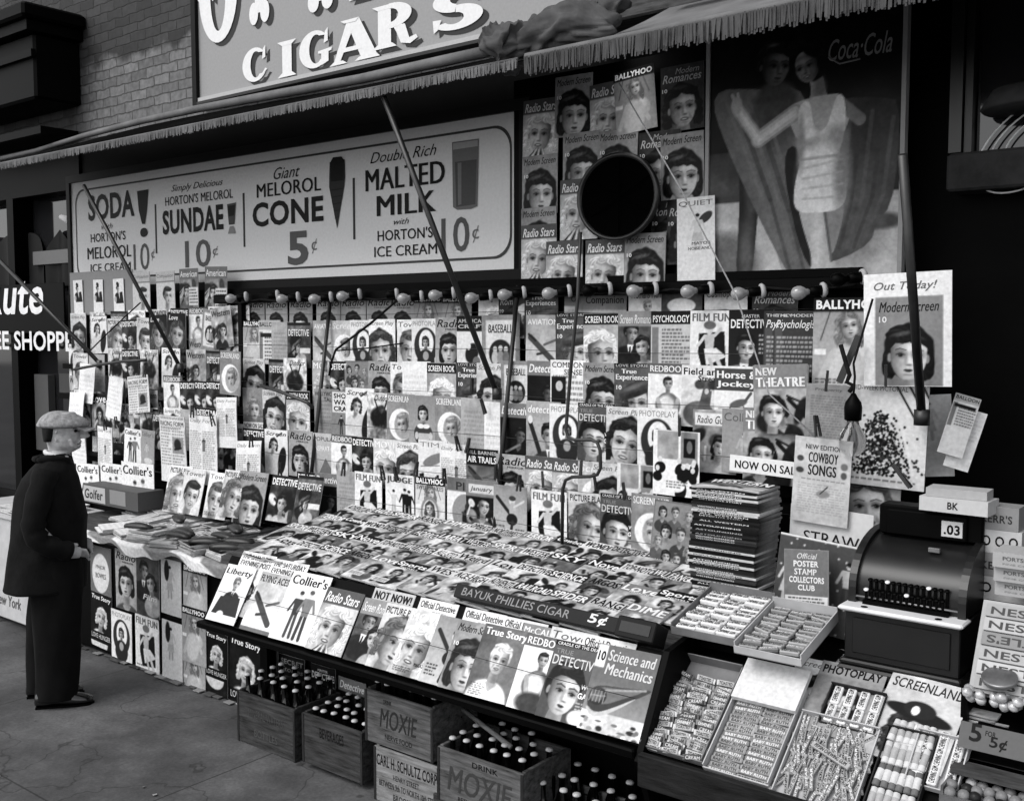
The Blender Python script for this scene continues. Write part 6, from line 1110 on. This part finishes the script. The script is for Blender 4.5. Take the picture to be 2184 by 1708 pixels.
RM2 = MB(); RM2.tube([(-.04, 0, 0), (-.038, 0, 0), (.038, 0, 0), (.04, 0, 0)], [.007, .012, .012, .007], 12, .5); RM2.tube([(-.02, 0, 0), (.02, 0, 0)], .0123, 12, .85, False); RM2 = RM2.mesh("candy_roll", M_INK, True)
for j in range(4):
    for i in range(6): put("candy_roll", RM2 if j == 1 else RM, o, .02+(w-.04)*i/5, .05+.085*j, .016+.004*R.random(), "dark-banded roll in the second row of the roll tray" if j == 1 else "white paper candy roll in the roll tray", "candy roll", "banded candy rolls" if j == 1 else "white candy rolls", math.pi/2+R.gauss(0, .06))
GM = bar_mesh(.07, .03, .02, .93, "CHEWING GUM", .2, False); GD = bar_mesh(.07, .012, .019, .2, None, 0, False)
o, w, L = tray((1748, 1545), (1862, 1590), (1752, 1460), "shallow box of white gum cartons standing over the loose sticks", M_DCARD, .03)
for i in range(4):
    for j in range(2):
        put("gum_carton", GM, o, .028+(w-.045)*i/3.2, .045+j*.072, .006, "white gum carton in the shallow box over the loose sticks", "gum", "white gum cartons over the loose sticks", math.pi/2)
o, w, L = tray((1930, 1672), (2040, 1712), (1925, 1555), "white box of peppermint gum packs at the counter right", M_LCARD, .03)
for i in range(3):
    for j in range(3): put("gum_pack", bar_mesh(.05, .034, .016, .95, None, .3, False) if (i, j) == (0, 0) else GM, o, .03+(w-.06)*i/2, .045+j*.062, .006, "white peppermint pack in the box at the counter right", "gum", "peppermint packs at the counter right", math.pi/2)
# upper boxes on the rail
def ubox(fl, fr, bl, lab, m, z=.955):
    a, b = G(*fl, z), G(*fr, z); n_ = np.array([0, -math.sin(rad(14)), math.cos(rad(14))]); c = PL(*bl, a, n_); return a, b[0]-a[0], float(np.linalg.norm((c-a)[1:]))
for (fl, fr, bl, lab, kind) in (((1432, 1350), (1560, 1388), (1478, 1262), "open box of white cartons beside the tall stack", 0), ((1566, 1392), (1695, 1432), (1600, 1292), "open box of grey sticks below the stamp leaflet", 1)):
    a, w, L = ubox(fl, fr, bl, lab, None, .985); L = max(L, .12)
    o = empty("candy_box", a, lab, "box", "open boxes at the back of the candy counter", (rad(14), 0, 0)); 
    MB().box((0, 0, 0), (w, L, .003)).build("base", M_CARD, o); MB().box((0, 0, .0031), (w, .004, .03)).box((0, L-.004, .0031), (w, L, .06)).box((0, .004, .0031), (.004, L-.004, .045)).box((w-.004, .004, .0031), (w, L-.004, .045)).build("rim", M_CARD if kind == 0 else M_LCARD, o)
    MM = Matrix.Translation(o.location) @ Matrix.Rotation(rad(14), 4, 'X')
    nr = int((L-.03)/(.036 if kind == 0 else .022))
    for i in range(3):
        for j in range(nr):
            me = GM if kind == 0 else BB[(i+j) % 3]
            q = link("gum_carton" if kind == 0 else "candy_stick", me, None); q.matrix_basis = MM @ Matrix.Translation((w*(.19+.31*i)+R.uniform(-.004, .004), .025+j*(L-.05)/(nr-1), .006+.008*R.random()+.012*math.sin(j*.9+i)**2)) @ Matrix.Rotation(R.gauss(0, .16 if kind else .05), 4, 'Z') @ Matrix.Diagonal((w*.29/.07, 1, 1, 1))
            tag(q, "white carton in the open box beside the tall stack" if kind == 0 else "grey stick in the open box below the stamp leaflet", "gum" if kind == 0 else "candy bar", "cartons beside the tall stack" if kind == 0 else "sticks below the stamp leaflet")
# magazines lying on the candy slope
def lay(k, px, py, lab, w=.22, h=.29, lift=.004, res=60, rz=0., name="magazine", cat="magazine", grp=None):
    a = PL(px, py, QO+QN*lift, QN); o = link(name, cover_mesh(k, w, h, .004, res, .001, 1)); o.matrix_basis = Matrix.Translation(a) @ Matrix.Rotation(QA-math.pi/2, 4, 'X') @ Matrix.Translation((w/2, 0, -h)) @ Matrix.Rotation(rz, 4, 'Y'); return tag(o, lab, cat, grp)
CG_ = "magazines lying on the candy slope"
lay('screenw', 1705, 1400, "magazine corner left of the bobbed brunette cover on the candy slope", .2, .28, .004, grp=CG_); lay('photoplay', 1757, 1408, "bobbed brunette cover lying under the cash register", .23, .29, .01, grp=CG_); lay('screenland', 1893, 1432, "brimmed hat cover lying under the cash register", .26, .33, .016, 72, .06, grp=CG_)
lid = MB().box((0, 0, 0), (.24, .17, .02), .88); o = link("pale_card_sheet", lid.mesh("pale_card_sheet", M_INK, True)); a = PL(1562, 1490, QO+QN*.04, QN); o.matrix_basis = Matrix.Translation(a) @ QM; tag(o, "blank pale box lid above the two columns of grey bars", "lid")
# ---------------------------------------------------------------- cash register
rx0, rx1 = XL(1800, -.86, 1.0), XL(2046, -.86, 1.0); RW = rx1-rx0
rg = empty("cash_register", (rx0, -.86, .925), "dark old cash register with marble shelf under gum boxes", "cash register"); RZ = Matrix.Identity(4)
def rgp(n, mb, m, ink=False, p=None): return mb.build(n, m, p or rg, ink=ink)
rgp("base", MB().box((-.02, -.03, 0), (RW+.02, .36, .035), bev=.008).box((-.012, -.018, .0352), (RW+.012, .34, .055), bev=.006), M_REG)
rgp("drawer", MB().box((0, 0, .0552), (RW, .33, .23), bev=.004).box((.03, -.006, .08), (RW-.03, -.0002, .205), bev=.002), M_REG)
rgp("marble_shelf", MB().box((-.015, -.035, .2305), (RW+.015, .07, .247), bev=.006), M_MARBLE)
prof = [(.06, .248)]+[(.06+.27*(1-math.cos(q)), .30+.165*math.sin(q)) for q in np.linspace(0, math.pi/2, 15)]+[(.335, .465), (.335, .248)]
h_ = rgp("hood", MB().prism(prof, .02, RW-.02, 'x'), M_REG); h_.data.polygons.foreach_set("use_smooth", [len(p.vertices) == 4 for p in h_.data.polygons]); h_.data.set_sharp_from_angle(angle=rad(30))
for x in (-.004, RW-.022): rgp("side_cheek", MB().prism([(.04, .2475)]+[(.04+.28*(1-math.cos(q)), .30+.18*math.sin(q)) for q in np.linspace(0, math.pi/2, 13)]+[(.34, .48), (.34, .2475)], x, x+.026, 'x'), M_REG)
rgp("flag_case", MB().box((.03, .24, .466), (RW-.0, .335, .575), bev=.006).box((.06, .225, .47), (RW-.05, .2395, .56), bev=.004), M_BLACK)
fl = MB().box((RW*.66, .218, .485), (RW*.84, .2245, .54), .82); fl.text(".03", RW*.68, .493, RW*.14, .035, .2175, .08, 0, .03); rgp("price_flag", fl, M_SIGN, True)
rgp("key_rack", MB().box((.05, .03, .248), (RW-.05, .0595, .262)), M_BLACK)
stem = MB().box((-.004, -.003, -.05), (.004, .003, .022)).mesh("lever", M_BLACK); kc = MB().lathe([(.001, -.002), (.0085, -.002), (.0085, .002), (.001, .003)], 12).mesh("key_top", M_WHITE)
kd = MB().lathe([(.001, -.002), (.0085, -.002), (.0085, .002), (.001, .003)], 12).mesh("key_top", M_BLACK)
for r in range(2):
    for i in range(14):
        k = link("key", stem, rg, (.06+(RW-.12)*(i+.5*r)/13.5, .04+.012*r, .275+.034*r)); link("key_top", kc if (i*3+r*5) % 7 == 0 else kd, k, (0, -.002, .024), (rad(25), 0, 0))
rgp("trim_badge", MB().box((RW*.6, .15, .437), (RW*.7, .165, .452), bev=.001), M_STEEL)
rgp("marble_stud", MB().lathe([(.012, 0), (.012, .001), (.001, .0012)], 12, M=Matrix.Translation((.07, -.005, .2475))), M_BLACK); rgp("marble_stud", MB().lathe([(.012, 0), (.012, .001), (.001, .0012)], 12, M=Matrix.Translation((RW-.07, -.005, .2475))), M_BLACK)
rgp("shelf_rail", MB().tube([(.02, .045, .248), (.02, .045, .27), (RW-.02, .045, .27), (RW-.02, .045, .248)], .004, 6), M_STEEL)
for i in range(5):
    x = rx0-.11+.02*i; o = link("newspaper", cover_mesh('white' if i % 2 else 'sheet', .6, .34, .006, 50, .004, 1), None, (rx0+.22+R.uniform(-.05, .05), -.93+R.uniform(-.02, .01), .905+.006*i-.03), (-math.pi/2+.12, 0, R.uniform(-.06, .03))); tag(o, "folded newspaper in the pile under the cash register", "newspaper", "newspapers under the cash register")
def pbox(name, p, w, d_, h, tones, lab, txt=(), rz=0., cat="box", grp=None):
    m = MB(); m.box((0, 0, 0), (w, d_, h), tones)
    for t, a, b, c, e, tone in txt: m.text(t, a*w, b*h, c*w, e*h, -.0008, tone, 0, .02)
    return tag(m.build(name, M_SIGN, None, p, (0, 0, rz), True), lab, cat, grp)
gp = (rx0+.19, -.68, 1.502)
pbox("gum_box", gp, .23, .12, .05, .8, "pale gum box with two dark letters lying on the cash register", (("BK", .42, .25, .16, .5, .15),), -.05)
pbox("gum_box", (gp[0]+.02, -.675, 1.553), .2, .1, .03, .72, "thin plain box lying on the two-letter gum box", (), .04)
kx = P(2078, 1180, -.62)
for i in range(4): pbox("candy_carton", (kx[0], -.6, 1.2+.082*i), .17-.012*i, .1, .081, .62 if i % 2 else .8, f"butterscotch carton, {ORD[i]} from the bottom right of the cash register", (("KERR'S", .1, .3, .75, .35, .3),) if i % 2 else (("O", .12, .3, .2, .45, .12), ("O", .42, .3, .2, .45, .12), ("O", .72, .3, .2, .45, .12)), 0, "box", "cartons stacked right of the cash register")
# straw sign, dotted card, stamp leaflet
st = MB().box((-.17, -.003, -.2), (.17, 0, .2), .86); st.text("STRAW", -.11, .05, .23, .05, -.0038, .22, 0, .01); tag(st.build("straw_sign", M_SIGN, None, P(1768, 1190, -.4), (0, rad(2), 0), True), "pale STRAW card behind the song book", "sign")
D['dots'] = (lambda c: (c.a.fill(.36), [c.ell(R.random(), R.random()*1.2, .012, .012, .9) for _ in range(60)], fig(c, .16, .3, .5, .85, .8, skirt=.8), fig(c, .85, .2, .55, .8, .3, hair=.1), c.rect(0, 0, 1, .03, .9)), 'dotted')
mag('dots', 1646, 1140, -.55, "dark dotted card with small skaters behind the stamp leaflet", .34, .36, rad(4), 0, -.1, name='display_card', cat='card', res=76)
mag('stamp', 1676, 1168, -.64, "grey stamp club leaflet leaning on the dotted card", .18, .27, rad(-5), 0, -.15, name='leaflet', cat='leaflet', res=60)
# ---------------------------------------------------------------- sweets at the far right
sx = XL(2068, -.95, 1.0)
sb = empty("sweet_stand", (sx, -.95, .6), "stepped dark stand of sweets at the right edge", "stand")
MB().box((-.02, -.02, -.6), (.0, .6, .42)).build("side_board", M_BLACK, sb); MB().box((.001, .1, -.6), (.9, .13, .6)).build("back_board", M_BLACK, sb)
for i, (y, z) in enumerate(((-.33, .05), (-.2, .2))): MB().box((.002, y, z-.02), (.9, .099+.0, z)).build("step", M_WOOD, sb)
nb = empty("chocolate_box", (sx+.01, -1.0, 1.0), "pale tilted display box of chocolate bars right of the register", "box", None, (rad(-30), 0, 0))
MB().box((0, 0, 0), (.36, .03, .3), .72).build("case", M_SIGN, nb, ink=True)
for i in range(6):
    m = MB(); m.box((.015, -.012, .01+.047*i), (.35, -.0005, .052+.047*i), [.7, .78, .72, .6, .75, .68][i]); m.text("NESTLE'S", .03, .018+.047*i, .25, .026, -.0128, .35, 0, .02, M=(Matrix.Translation((.31, 0, .062+.094*i)) @ Matrix.Rotation(math.pi, 4, 'Y') if i == 3 else None)); m.build("chocolate_bar", M_SIGN, nb, ink=True)
for i in range(3): pbox("candy_carton", (sx+.03, -.8-.02*i, 1.27+.05*i), .3, .14, .049, .72, f"pale flat carton, {ORD[i]} from the bottom above the chocolate bars", (("PORTSMOUTH", .1, .5, .45, .25, .45), ("FINE CONFECTIONS", .1, .2, .6, .12, .6), ("5¢", .72, .3, .14, .4, .4)), .02, "box", "flat cartons above the chocolate bars")
foil = mat("sweet_foil", .72, .25, .3, 14, metal=.35)
def blob(r, seed, k=.18):
    rr = random.Random(seed); m = MB(); rings = []
    for i in range(1, 7): a = math.pi*i/7; rings.append([((r*math.sin(a)*(1+k*rr.uniform(-1, 1)))*math.cos(q), (r*math.sin(a)*(1+k*rr.uniform(-1, 1)))*math.sin(q), -r*math.cos(a)*.85) for q in np.linspace(0, 2*math.pi, 11)[:-1]])
    return m.loft(rings)
FM = [blob(.017, i).mesh("sweet", foil) for i in range(4)]
SP = [MB().lathe([(.0175*math.sin(math.pi*i/10)+.0004, -.0175*math.cos(math.pi*i/10)) for i in range(11)], 14).mesh("sweet", mat(n_, t_, .35, .15, 30)) for n_, t_ in (("sweet_grey", .5), ("sweet_pale", .75), ("sweet_dark", .2))]
for i in range(48):
    o = link("foil_sweet", FM[i % 4], None, (sx+.02+.034*(i % 8)+R.uniform(-.01, .01), -1.02+.034*((i//8) % 3)+R.uniform(-.01, .01), .975+.024*(i//24)+R.uniform(0, .012)), (R.random(), R.random(), R.random())); tag(o, "foil-wrapped sweet heaped below the chocolate box", "sweet", "foil-wrapped sweets below the chocolate box")
tin = MB().lathe([(.05, 0), (.052, .003), (.052, .014), (.048, .016), (.0, .016)], 24).mesh("sweet_tin", M_STEEL)
tag(link("sweet_tin", tin, None, (sx+.1, -1.0, 1.05), (rad(20), 0, 0)), "round tin lying on the foil-wrapped sweets", "tin")
pr = MB().box((0, 0, 0), (.42, .006, .08), .45); pr.text("5", .03, .025, .035, .055, -.0008, .12, 0, .02); pr.text("FOR", .075, .05, .03, .016, -.0008, .15, 0, .01); pr.text("5¢", .09, .012, .05, .04, -.0008, .12, 0, .02); pr.text("NUTS", .2, .03, .16, .04, -.0008, .2, .2, 0)
tag(pr.build("price_card", M_SIGN, None, (sx+.005, -1.09, .845), (rad(-25), 0, 0), True), "grey 5 for 5 cents price card below the foil sweets", "price card")
for r, (y, z, lab) in enumerate(((-1.2, .70, "glass tray of round sweets below the price card"), (-1.33, .56, "lowest glass tray of pale sweets at the right edge"))):
    o = empty("sweet_tray", (sx, y, z), lab, "tray"); 
    MB().box((0, -.05, 0), (.5, -.04, .05)).box((0, .11, 0), (.5, .12, .09)).box((0, -.039, 0), (.008, .109, .07)).build("rim", M_STEEL, o); MB().box((.009, -.039, 0), (.5, .109, .006)).build("base", M_BLACK, o)
    MB().box((-.004, .121, .06), (.5, .15, .1)).build("back_edge", M_WHITE, o)
    for i in range(66):
        q = link("round_sweet", SP[R.choice([0, 0, 1, 2]) if r == 0 else 1] if r == 0 else FM[i % 4], None, (sx+.025+.035*(i % 11)+R.uniform(-.007, .007), y-.022+.033*((i//11) % 4)+R.uniform(-.006, .006), z+.024+.028*(i//44)+.009*((i//11) % 4))); tag(q, "round sweet in the glass tray below the price card" if r == 0 else "pale lumpy sweet in the lowest glass tray", "sweet", "round sweets in the upper glass tray" if r == 0 else "pale sweets in the lowest glass tray")
# ---------------------------------------------------------------- white bin at the far left
bn = empty("paper_stand", (-7.4, -.9, 0), "low white newspaper stand behind the man at the left edge", "newspaper stand")
nx = XL(74, -.78, .4)
MB().box((nx-.9+7.4, -.02, .04), (nx+7.4+.25, .5, .78), bev=.01).build("body", M_LCARD, bn); MB().box((nx-.92+7.4, -.04, .781), (nx+7.4+.27, .52, .8)).build("shelf", M_LCARD, bn)
m = MB(); m.text("New York", nx+7.4-.33, .14, .4, .08, -.0225, .45, .2, .01); m.build("lettering", M_SIGN, bn, ink=True)
MB().box((nx-.9+7.4-.03, -.05, 0), (nx-.9+7.4, .5, .78)).box((nx-.03+7.4-.28, -.045, 0), (nx+7.4-.28, -.021, .78)).build("leg", M_BLACK, bn)
for i in range(4):
    o = link("newspaper", cover_mesh('sheet' if i % 2 else 'racing', .5, .42, .01, 60, .003, 1), None, (nx-.15+.03*i, -.9+.01*i, .802+.011*i), (-math.pi/2, 0, R.uniform(-.1, .1))); tag(o, "newspaper lying on the white stand behind the man", "newspaper", "newspapers on the white stand")
# ---------------------------------------------------------------- the man looking at the stand
gm = G(122, 1493)
man = empty("person", (gm[0], gm[1], 0), "elderly man in flat cap and long dark coat facing the papers at the left", "person", None, (0, 0, rad(56)))
M_SKIN = mat("weathered_skin", .72, .6, .14, 18, bump=.4); M_COAT = mat("dark_wool", .12, .95, .25, 12, bump=.5, spec=.15); M_TROU = mat("black_trousers", .1, .95, .25, 9, bump=.3, spec=.15); M_CAP = mat("pale_tweed", .6, .95, .2, 40, bump=.5, spec=.1); M_SHOE = mat("polished_leather", .09, .18, .2, 10, spec=.8); M_HAIR = mat("dark_hair", .15, .8, .4, 60); M_COLL = mat("shirt_collar", .82, .8, .06, 10)
def interp(rows, n):
    r = np.array(rows, float); t = np.linspace(0, len(r)-1, n); return np.stack([np.interp(t, np.arange(len(r)), r[:, i]) for i in range(r.shape[1])], 1)
def rings(rows, n=None, k=28, fold=0., seed=0, cy=0.):
    rr = random.Random(seed); p = [rr.uniform(0, 6) for _ in range(6)]; out = []
    for (z, b, f, hw, *y) in (interp(rows, n) if n else rows):
        cx, rx = (b+f)/2, (f-b)/2; yy = y[0] if y else cy; ring = []
        for j in range(k):
            q = 2*math.pi*j/k; w = 1+fold*(math.sin(3*q+z*9+p[0])+.7*math.sin(7*q-z*14+p[1])+.5*math.sin(11*q+z*5+p[2]))
            ring.append((cx+rx*math.cos(q)*w, yy+hw*math.sin(q)*w, z))
        out.append(ring)
    return out
bm = MB()
bm.loft(rings([(1.2, -.12, .1, .14), (1.32, -.1, .1, .12), (1.37, -.02, .085, .06), (1.42, -.004, .1, .058), (1.447, -.004, .15, .05), (1.455, -.006, .165, .058), (1.47, -.008, .170, .066), (1.488, -.012, .160, .07), (1.505, -.016, .166, .072), (1.52, -.02, .166, .073), (1.545, -.022, .168, .073), (1.556, -.024, .156, .073), (1.58, -.024, .180, .076), (1.62, -.018, .176, .075), (1.66, .01, .14, .055)]))
bm.loft(rings([(1.508, .15, .19, .015), (1.514, .15, .213, .018), (1.524, .15, .22, .017), (1.535, .15, .211, .013), (1.555, .15, .196, .01), (1.578, .15, .184, .009)], k=10))        # nose
for s in (-1, 1):
    bm.loft([[(.055+.016*math.cos(q)+.25*(z-1.53)*-.3, s*(.078+.012*(.5+.5*math.cos(q+2.6))), z+.0*q) if False else (.052+(.02-abs(z-1.535)*.35)*math.cos(q), s*(.074+.014*(1-abs(z-1.535)/.04)+.006*math.cos(q)), z+.004*math.sin(q)) for q in np.linspace(0, 2*math.pi, 9)[:-1]] for z in (1.503, 1.515, 1.53, 1.548, 1.562)])
    bm.tube([(.166, s*.012, 1.49), (.166, s*.03, 1.492)], [.007, .004], 8); bm.tube([(.15, s*.045, 1.46), (.13, s*.06, 1.48), (.12, s*.068, 1.51)], [.012, .012, .008], 8)
    # arms and hands (inside the coat), legs (inside the trousers)
    w = Vector((.07, s*.18, .9)); bm.tube([(.0, s*.15, 1.32), (-.045, s*.2, 1.04), w], [.045, .035, .026], 10)
    bm.tube([w, w+Vector((.05, -s*.02, -.01)), w+Vector((.09, -s*.035, -.02))], [.03, .038, .03], 10)
    for f in range(4): b0 = w+Vector((.085, -s*(.015+.014*f), .005-.014*f)); bm.tube([b0, b0+Vector((.035, -s*.015, -.012)), b0+Vector((.045+.004*(f % 2), -s*.03, -.04))], [.0095, .009, .008], 7)
    bm.tube([w+Vector((.02, 0, .02)), w+Vector((.055, s*.0, .035)), w+Vector((.08, -s*.02, .03))], [.012, .0105, .009], 7)
    dx = 0 if s < 0 else -.07
    bm.tube([(.03, s*.08, .85), (.025+dx*.6, s*.09, .48), (.012+dx, s*.09, .075)], [.08, .055, .032], 10)
bm.loft(rings([(.8, -.14, .12, .16), (1.0, -.14, .12, .16), (1.22, -.15, .1, .17)]))
bo = bm.build("body", M_SKIN, man); rmod = bo.modifiers.new("one_surface", 'REMESH'); rmod.mode = 'VOXEL'; rmod.voxel_size = .0045; rmod.use_smooth_shade = True; sm2 = bo.modifiers.new("soften", 'SMOOTH'); sm2.iterations = 2; sm2.factor = .5
cm = MB(); cm.loft(rings([(.665, -.265, .175, .215), (.75, -.25, .178, .21), (.96, -.215, .185, .2), (1.07, -.2, .198, .205), (1.2, -.185, .168, .215), (1.29, -.15, .148, .215), (1.345, -.105, .128, .19), (1.39, -.06, .112, .125), (1.43, -.02, .1, .075)], 44, 44, .02, 4), caps=True)
cm.build("overcoat", M_COAT, man)
for s in (-1, 1):
    a = MB(); pts = interp([(.0, s*.165, 1.34), (-.025, s*.21, 1.25), (-.06, s*.235, 1.1), (-.065, s*.24, 1.03), (-.03, s*.238, .965), (.05, s*.22, .925), (.11, s*.185, .9)], 16)
    a.tube(pts, [.07+.006*math.sin(i*2.3)-.0012*i for i in range(16)], 14); a.build("sleeve", M_COAT, man)
m = MB(); m.tube([(-.05, -.07, 1.4), (-.035, -.09, 1.405), (.03, -.1, 1.41), (.1, -.06, 1.39), (.12, 0, 1.36)], [.012, .02, .022, .02, .012], 8); m.tube([(-.05, .07, 1.4), (-.035, .09, 1.405), (.03, .1, 1.41), (.1, .06, 1.39), (.12, 0, 1.36)], [.012, .02, .022, .02, .012], 8); m.tube([(-.05, -.07, 1.4), (-.075, 0, 1.4), (-.05, .07, 1.4)], .018, 8); m.build("coat_collar", M_COAT, man)
MB().tube([(.1, -.045, 1.405), (.03, -.07, 1.425), (-.012, -.04, 1.435), (-.02, 0, 1.44), (-.012, .04, 1.435), (.03, .07, 1.425), (.1, .045, 1.405)], .013, 8).build("shirt_collar", M_COLL, man)
for s, dx in ((-1, .0), (1, -.07)):
    MB().loft(rings([(.045, -.105+dx, .12+dx, .085, s*.09), (.12, -.1+dx, .13+dx, .09, s*.09), (.45, -.105+dx*.8, .15+dx*.6, .1, s*.09), (.7, -.11+dx*.3, .17, .115, s*.08), (.85, -.12, .17, .12, s*.07)], 34, 30, .022, 7+s)).build("trouser_leg", M_TROU, man)
    sh = MB(); sh.loft([[(x+dx, s*.1+hw*math.sin(q)*1.0, max(.012, zc+h*math.cos(q))) for q in np.linspace(0, 2*math.pi, 17)[:-1]] for x, zc, h, hw in ((-.105, .04, .02, .02), (-.095, .05, .045, .035), (-.05, .055, .055, .04), (.0, .06, .06, .042), (.06, .045, .045, .046), (.12, .035, .034, .05), (.17, .03, .026, .045), (.2, .026, .016, .025))])
    sh.build("shoe", M_SHOE, man); MB().prism([(x+dx, s*.1+y) for x, y in ((-.1, -.03), (.0, -.036), (.12, -.05), (.18, -.042), (.208, 0), (.18, .042), (.12, .05), (0, .036), (-.1, .03))], .0, .012, 'z').build("sole", M_BLACK, man)
cp = MB(); cp.loft(rings([(1.574, -.04, .185, .083), (1.58, -.056, .208, .096), (1.588, -.064, .22, .103), (1.6, -.062, .218, .102), (1.622, -.05, .195, .094), (1.645, -.03, .155, .078), (1.662, -.0, .11, .052), (1.668, .03, .07, .02)], 20, 36, .012, 2)); cp.build("cap", M_CAP, man)
cb2 = MB(); cb2.sheet(lambda u, v: (.155+(.095*v)*(1-(2*u-1)**2*.55), (2*u-1)*(.085-.012*v), 1.588-.022*v-.012*(2*u-1)**2), 14, 5); cb2.sheet(lambda u, v: (.155+(.095*v)*(1-(2*u-1)**2*.55), (2*u-1)*(.085-.012*v), 1.581-.022*v-.012*(2*u-1)**2), 14, 5); cb2.build("cap_peak", M_CAP, man)
MB().loft(rings([(1.5, -.027, .03, .071), (1.53, -.032, .042, .0785), (1.56, -.034, .05, .0805), (1.584, -.034, .06, .081)], 8, 26, .01, 3)).build("hair", M_HAIR, man)
for s in (-1, 1):
    MB().loft([[(.146+.011*math.cos(q)*k, s*.042+.014*math.sin(q)*k, z) for q in np.linspace(0, 2*math.pi, 9)[:-1]] for z, k in ((1.548, .3), (1.553, .9), (1.558, 1), (1.563, .3))]).build("eye", M_BLACK, man)
    MB().tube([(.166, s*.02, 1.574), (.158, s*.045, 1.578), (.135, s*.062, 1.573)], [.004, .005, .003], 6).build("eyebrow", M_HAIR, man)
MB().tube([(.15, -.035, 1.479), (.163, -.02, 1.481), (.1685, 0, 1.482), (.163, .02, 1.481), (.15, .035, 1.479)], .0025, 6).build("mouth", M_HAIR, man)
